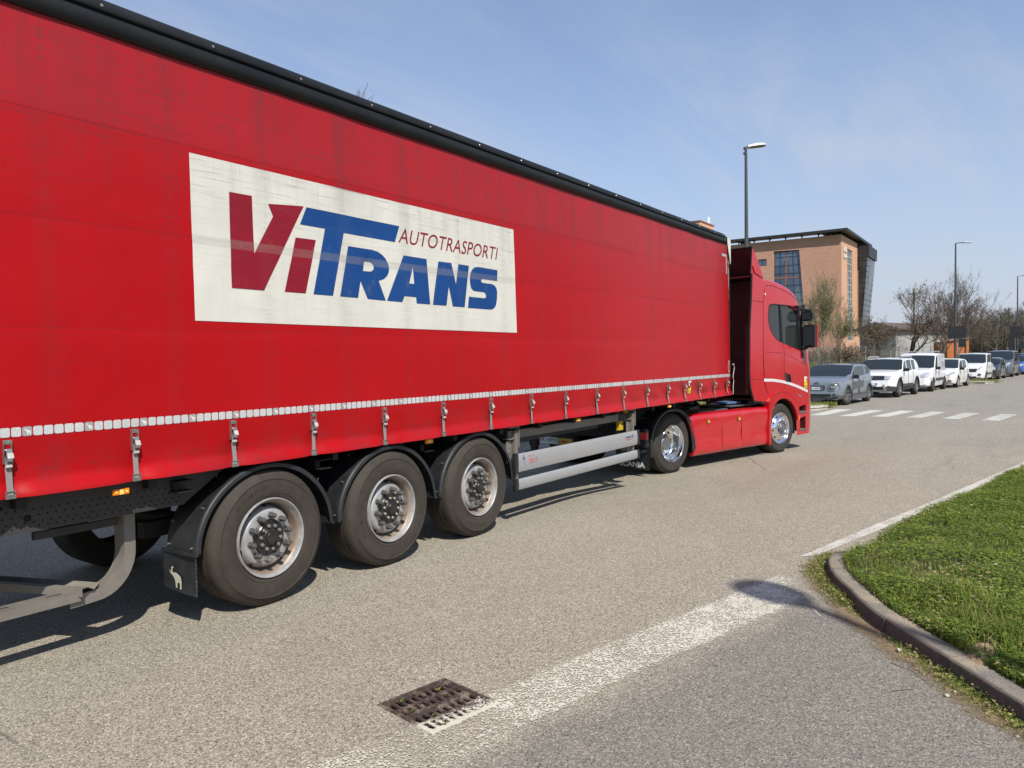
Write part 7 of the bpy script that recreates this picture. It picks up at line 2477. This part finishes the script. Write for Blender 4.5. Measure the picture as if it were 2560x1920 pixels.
# --- low grey shed-like building and orange timber store
MT['grey_wall'] = M('pale_concrete', (0.34, 0.33, 0.32), .85, dirt=(.22, .2, .18), da=.5, ds=.6)
MT['brown_roof'] = M('brown_roof', (0.12, 0.085, 0.07), .8)
p = at(1935, 78); q = at(2062, 84)
d_ = (q - p).normalized(); nn = Vector((-d_.y, d_.x, 0))
t = thing('low_building', 'long low pale grey building with brown roof behind the bare trees', 'building', (p.x, p.y, 0))
mb = MB(); L_ = (q - p).length + 2
b4 = [p, p + d_ * L_, p + d_ * L_ + nn * 4, p + nn * 4]
mb.add([(v.x, v.y, 0) for v in b4] + [(v.x, v.y, 4.4) for v in b4], [(0, 1, 5, 4), (1, 2, 6, 5), (2, 3, 7, 6), (3, 0, 4, 7)])
mb.build('wall', 'grey_wall', t, smooth=0, off=(p.x, p.y, 0))
mb = MB(); e = .5
r4 = [p - d_ * e - nn * -.0 + nn * -e, p + d_ * (L_ + e) - nn * e, p + d_ * (L_ + e) + nn * (4 + e), p - d_ * e + nn * (4 + e)]
mid = [(r4[0] + r4[3]) / 2, (r4[1] + r4[2]) / 2]
mb.add([(v.x, v.y, 4.35) for v in r4] + [(v.x, v.y, 5.0) for v in mid] + [(v.x, v.y, 4.15) for v in r4], [(0, 1, 5, 4), (2, 3, 4, 5), (0, 4, 3), (1, 2, 5), (0, 1, 7, 6), (1, 2, 8, 7), (3, 0, 6, 9)])
mb.build('roof', 'brown_roof', t, smooth=0, off=(p.x, p.y, 0))

m, g = new_mat('orange_boards')
tc = g('ShaderNodeTexCoord').outputs['Object']
wv = g('ShaderNodeTexWave', {'Vector': tc, 'Scale': 1.6, 'Distortion': 0.3}, bands_direction='Z', wave_profile='SAW')
c = g.mix(g.step(wv.outputs['Fac'], .88, .98), g.mix(g.noise(g.map(tc, scale=(.4, .4, 6)), 1, 4, .7), (0.36, 0.10, 0.022), (0.54, 0.17, 0.035)), (0.10, 0.03, 0.01))
finish(g, c, .7)
MT['orange_wood'] = m
p = at(2046, 62); q = at(2093, 62)
d_ = (q - p).normalized(); nn = Vector((-d_.y, d_.x, 0))
t = thing('timber_shed', 'orange timber shed with diagonal brace behind the middle street lamp', 'shed', (p.x, p.y, 0))
L_ = (q - p).length
mb = MB(); b4 = [p, q, q + nn * 2, p + nn * 2]
mb.add([(v.x, v.y, .3) for v in b4] + [(v.x, v.y, 2.62 + (.25 if k in (1, 2) else 0)) for k, v in enumerate(b4)], [(0, 1, 5, 4), (1, 2, 6, 5), (2, 3, 7, 6), (3, 0, 4, 7), (4, 5, 6, 7)])
mb.build('wall', 'orange_wood', t, smooth=0, off=(p.x, p.y, 0))
mb = MB()
a = p + d_ * (L_ * .42) - nn * .03; b = p + d_ * (L_ * .82) - nn * .03
mb.tube([(a.x, a.y, 1.3), (b.x, b.y, 2.7)], .05, 4); c1 = p + d_ * (L_ * .84) - nn * .04; mb.tube([(c1.x, c1.y, .3), (c1.x, c1.y, 2.85)], .07, 4)
mb.build('brace', 'twig', t, off=(p.x, p.y, 0))
mb = MB(); mb.tube([(v.x, v.y, 2.66 + (.25 if k in (1, 2) else 0)) for k, v in enumerate([p - nn * .1, q - nn * .1])], .06, 4); mb.build('roof_edge', 'copper', t, off=(p.x, p.y, 0))

# --- mesh fence along the back of the verge
MT['fence'] = M('fence_galvanised', (0.20, 0.205, 0.20), .5, metal=.3)
MT['concrete_post'] = M('concrete_post', (0.33, 0.32, 0.30), .8)
t = thing('mesh_fence', 'grey wire mesh fence on thin posts along the top of the grass verge', 'fence', tuple(at(1750, 60)))
fo = tuple(at(1750, 60))
F0 = [(1744, 46), (1792, 52), (1838, 58), (1870, 62), (1905, 66), (1942, 70), (1976, 75), (2010, 80), (2040, 86)]
FP = [at(x, d_) for x, d_ in F0]
posts = []
for a, b in zip(FP, FP[1:]):
    for k in range(2): posts.append(a.lerp(b, k / 2))
for k, p in enumerate(posts):
    z0 = verge_z(p.x, p.y) - .05
    mb = MB(); mb.cyl((p.x, p.y, z0), (p.x, p.y, z0 + 1.95), .035, 6); mb.build('post', 'fence' if k % 3 else 'concrete_post', t, off=fo)
mb = MB()
for a, b in zip(posts, posts[1:]):
    za, zb_ = verge_z(a.x, a.y), verge_z(b.x, b.y)
    for h in (1.85, .95, .1):
        mb.tube([(a.x, a.y, za + h), (b.x, b.y, zb_ + h)], .014 if h > 1.5 else .008, 4, False)
    n_ = int((b - a).length / .55)
    for k in range(n_):
        q = a.lerp(b, k / n_); z = za + (zb_ - za) * k / n_
        q2 = a.lerp(b, min(1, (k + 3) / n_))
        mb.tube([(q.x, q.y, z + .1), (q2.x, q2.y, z + 1.85)], .0022, 3, False); mb.tube([(q2.x, q2.y, z + .1), (q.x, q.y, z + 1.85)], .0022, 3, False)
mb.build('wire_mesh', 'fence', t, off=fo)

MT['bark_pale'] = M('bark_pale', (0.19, 0.16, 0.125), .9, var=.25)
# --- utility pole with cross arm
p = at(1975, 90)
t = thing('utility_pole', 'thin utility pole with short cross arm among the bare trees', 'utility pole', (p.x, p.y, .8), R(-40))
mb = MB(); mb.tube([(0, 0, 0), (0, 0, 8.6)], [.13, .08], 8); mb.build('pole', 'bark_pale', t)
mb = MB(); mb.tube([(0, -.9, 7.9), (0, .9, 7.9)], .07, 6)
for y in (-.8, .8, 0): mb.tube([(0, y, 7.9), (0, y, 8.25)], .05, 6)
mb.build('cross_arm', 'bark_pale', t)

# --- trees
MT['bark'] = M('bark_grey_brown', (0.105, 0.080, 0.060), .9, var=.25)
MT['fine_twig'] = M('fine_twigs', (0.17, 0.125, 0.095), .9, var=.2)
MT['bark_pale'] = M('bark_pale', (0.19, 0.16, 0.125), .9, var=.25)
MT['seed'] = leafmat('dry_seed_pods', (0.21, 0.15, 0.105), .3)
MT['bud'] = leafmat('spring_buds', (0.27, 0.27, 0.09), .4)
MT['wood_far'] = M('far_wood_twigs', (0.135, 0.120, 0.095), .95, var=.3, vs=.2)


def make_tree(label, p, H, spread, seedn, levels=5, trunk=.14, leafm='seed', leafk=1.0, ls=.07, stems=1, lean=0, bark='bark', rs_=0, up=.35, minr=.006, grp='bare trees behind the parked cars', droop=0, cat='tree', name='bare_tree', first=.28):
    rnd = random.Random(rs_)
    z0 = verge_z(p.x, p.y) - .05 if p.y > row_y(p.x) else 0
    t = thing(name, label, cat, (p.x, p.y, z0), 0, grp)
    tr, tw = MB(), MB()
    tips = []

    def grow(a, d, L, r, lev):
        segs = 4 if lev < 2 else 3
        pts = [a]; dd = d.copy(); rr_ = [r]
        for s in range(segs):
            dd = (dd + Vector((rnd.gauss(0, .13), rnd.gauss(0, .13), rnd.gauss(.03, .08) + (up * .12 if lev > 0 else 0) - droop * .05 * lev))).normalized()
            pts.append(pts[-1] + dd * L / segs); rr_.append(r * (1 - .45 * (s + 1) / segs))
        (tr if lev < 2 else tw).tube(pts, rr_, 7 if lev == 0 else (5 if lev == 1 else 3), False)
        if lev >= levels:
            tips.extend([(q, dd) for q in pts[1:]]); return
        if lev >= levels - 1: tips.append((pts[-1], dd))
        nb = rnd.randint(3, 4) if lev < 2 else rnd.randint(2, 4 if lev < 4 else 3)
        for k in range(nb + (1 if 0 < lev < 4 else (2 if lev == 0 else 0))):
            tpos = rnd.uniform(.35 if lev else first + .15, 1.0) if k else 1.0
            i = min(int(tpos * segs), segs - 1); q = pts[i].lerp(pts[i + 1], tpos * segs - i)
            az = rnd.uniform(0, 6.283); ang = rnd.uniform(.35, .85) * spread if k else rnd.uniform(.05, .3)
            ref = Vector((math.cos(az), math.sin(az), 0)); ref = (ref - dd * ref.dot(dd)).normalized()
            nd = (dd * math.cos(ang) + ref * math.sin(ang)).normalized()
            grow(q, nd, L * rnd.uniform(.50, .78), max(minr, rr_[min(i + 1, segs)] * rnd.uniform(.55, .75)), lev + 1)

    for s in range(stems):
        az = rnd.uniform(0, 6.28)
        d = Vector((math.cos(az) * .35 * (stems > 1) + lean, math.sin(az) * .35 * (stems > 1), 1)).normalized()
        grow(Vector((0, 0, 0)), d, H * .40, trunk * (1 if s == 0 else .7), 0)
    zm = max([q.z for q, _ in tips])
    sc = H / zm
    for B_ in (tr, tw):
        B_.v = [(v[0] * sc, v[1] * sc, v[2] * sc) for v in B_.v]
    tr.build('trunk', bark, t, smooth=60, normals=False)
    cr = tw.build('crown', bark, t, smooth=60, normals=False)
    if seedn:
        mb = MB()
        for q, dd in tips:
            if rnd.random() > seedn: continue
            for _ in range(rnd.randint(1, 2)):
                c0 = q * sc + Vector((rnd.gauss(0, .09), rnd.gauss(0, .09), rnd.gauss(-.04, .09)))
                a = Vector((rnd.gauss(0, 1), rnd.gauss(0, 1), rnd.gauss(-.9, .5))).normalized() * ls * rnd.uniform(.6, 1.3)
                b = a.cross(Vector((rnd.gauss(0, 1), rnd.gauss(0, 1), rnd.gauss(0, 1)))).normalized() * ls * .36
                mb.add([c0 - b * .5, c0 + a * .5 - b, c0 + a, c0 + a * .5 + b], [(0, 1, 2, 3)])
        mb.build('seed_pods' if leafm == 'seed' else 'leaves', leafm, cr, smooth=0, normals=False)
    return t


make_tree('small bare tree hung with brown seed pods in front of the office building', at(1892, 55), 4.4, 1.05, .13, 5, .07, stems=2, rs_=3, ls=.115)
make_tree('thin leaning bare tree with crossed stems beside the mesh fence', at(1822, 48), 2.6, 1.1, .25, 4, .05, stems=2, rs_=5, lean=.35, ls=.10)
make_tree('round crowned bare tree with brown seed pods behind the white van', at(1962, 58), 6.9, 1.0, .17, 6, .17, rs_=11, ls=.10)
make_tree('tall spiky bare tree beside the round crowned tree', at(2007, 62), 8.6, .62, .04, 6, .14, rs_=17, up=.7, ls=.09)
make_tree('bare tree with grey branches left of the middle street lamp', at(2030, 60), 6.3, .85, .06, 6, .13, rs_=23, ls=.10)
make_tree('bare tree with seed pods right of the middle street lamp', at(2088, 66), 7.1, .8, .08, 6, .13, rs_=29, ls=.11)
make_tree('wide bare tree with dropping outer twigs right of the timber shed', at(2108, 68), 6.0, .95, .06, 6, .12, rs_=31, ls=.11, droop=.4)
make_tree('young tree with fresh green buds in front of the orange brick wall', at(1752, 56), 7.6, .55, .30, 5, .06, 'bud', rs_=37, up=.9, ls=.08, bark='bark_pale', stems=2)
make_tree('lower budding tree with pale twigs beside the cab mirror', at(1790, 60), 6.0, .65, .20, 5, .045, 'bud', rs_=41, up=.8, ls=.08, bark='bark_pale', stems=3)
make_tree('slender bare tree whose upper twigs show above the trailer roof', at(722, 30) + Vector((0, 0, 0)), 12.3, .55, 0, 5, .16, rs_=43, up=.9, minr=.016, grp='bare trees behind the truck')
make_tree('bare tree further along whose topmost twigs just clear the trailer roof', at(772, 33), 12.7, .5, 0, 5, .15, rs_=47, up=.9, minr=.016, grp='bare trees behind the truck')

# brambles and scrub under the trees, one mass
tw = MB(); sd = random.Random(9)
for _ in range(2300):
    x = sd.uniform(1736, 2120); dep = sd.uniform(64, 84)
    p = at(x, dep); z0 = verge_z(p.x, p.y)
    h = sd.uniform(.5, 2.0) * (1.1 if x < 1900 else .8)
    q = p.copy(); q.z = z0; pts = [q.copy()]
    d = Vector((sd.gauss(0, .4), sd.gauss(0, .4), 1)).normalized()
    for s in range(3):
        d = (d + Vector((sd.gauss(0, .3), sd.gauss(0, .3), -.12))).normalized(); pts.append(pts[-1] + d * h / 3)
    tw.tube(pts, [.016, .012, .008, .004], 3, False, 0)
    for s in range(3):
        c0 = pts[sd.randint(1, 3)]
        a = Vector((sd.gauss(0, 1), sd.gauss(0, 1), sd.gauss(0, 1))).normalized() * sd.uniform(.05, .14); b = a.cross(Vector((0, .3, 1))).normalized() * .04
        tw.add([c0, c0 + a * .5 + b, c0 + a, c0 + a * .5 - b], [(0, 1, 2, 3)], sd.choice([0, 1, 1, 2]))
tag(tw.build('scrub', ['bark', 'dry_brush', 'leaf1'], smooth=0, normals=False), kind='stuff')

# far woodland as one mass of fine branches
tw = MB(); sd = random.Random(19)
for i in range(430):
    x = sd.uniform(2085, 2300) if i < 260 else sd.uniform(2300, 2900); dep = sd.uniform(125, 190)
    p = at(x, dep)
    H = sd.uniform(6.0, 10.5) * (1.05 if x > 2120 else .85)
    for s in range(1):
        tw.tube([(p.x, p.y, 0), (p.x + sd.gauss(0, .3), p.y + sd.gauss(0, .3), H * .8)], [.14, .04], 4, False)
    for k in range(46):
        h0 = H * sd.uniform(.18, .85)
        d = Vector((sd.gauss(0, 1), sd.gauss(0, 1), sd.uniform(.5, 1.8))).normalized()
        a = Vector((p.x, p.y, h0)); L_ = H * sd.uniform(.16, .36) * (1.2 - h0 / H)
        b = a + d * L_; 
        tw.tube([a, b], [.045, .014], 3, False)
        for j in range(5):
            c0 = a.lerp(b, sd.uniform(.3, 1)); d2 = (d + Vector((sd.gauss(0, .8), sd.gauss(0, .8), sd.gauss(.2, .5)))).normalized()
            tw.tube([c0, c0 + d2 * L_ * sd.uniform(.3, .7)], [.022, .007], 3, False)
tag(tw.build('far_woodland', 'wood_far', smooth=0, normals=False), kind='stuff')
# pylon wires far off
MT['car_far'] = M('far_car_white', (0.6, 0.6, 0.6), .4)
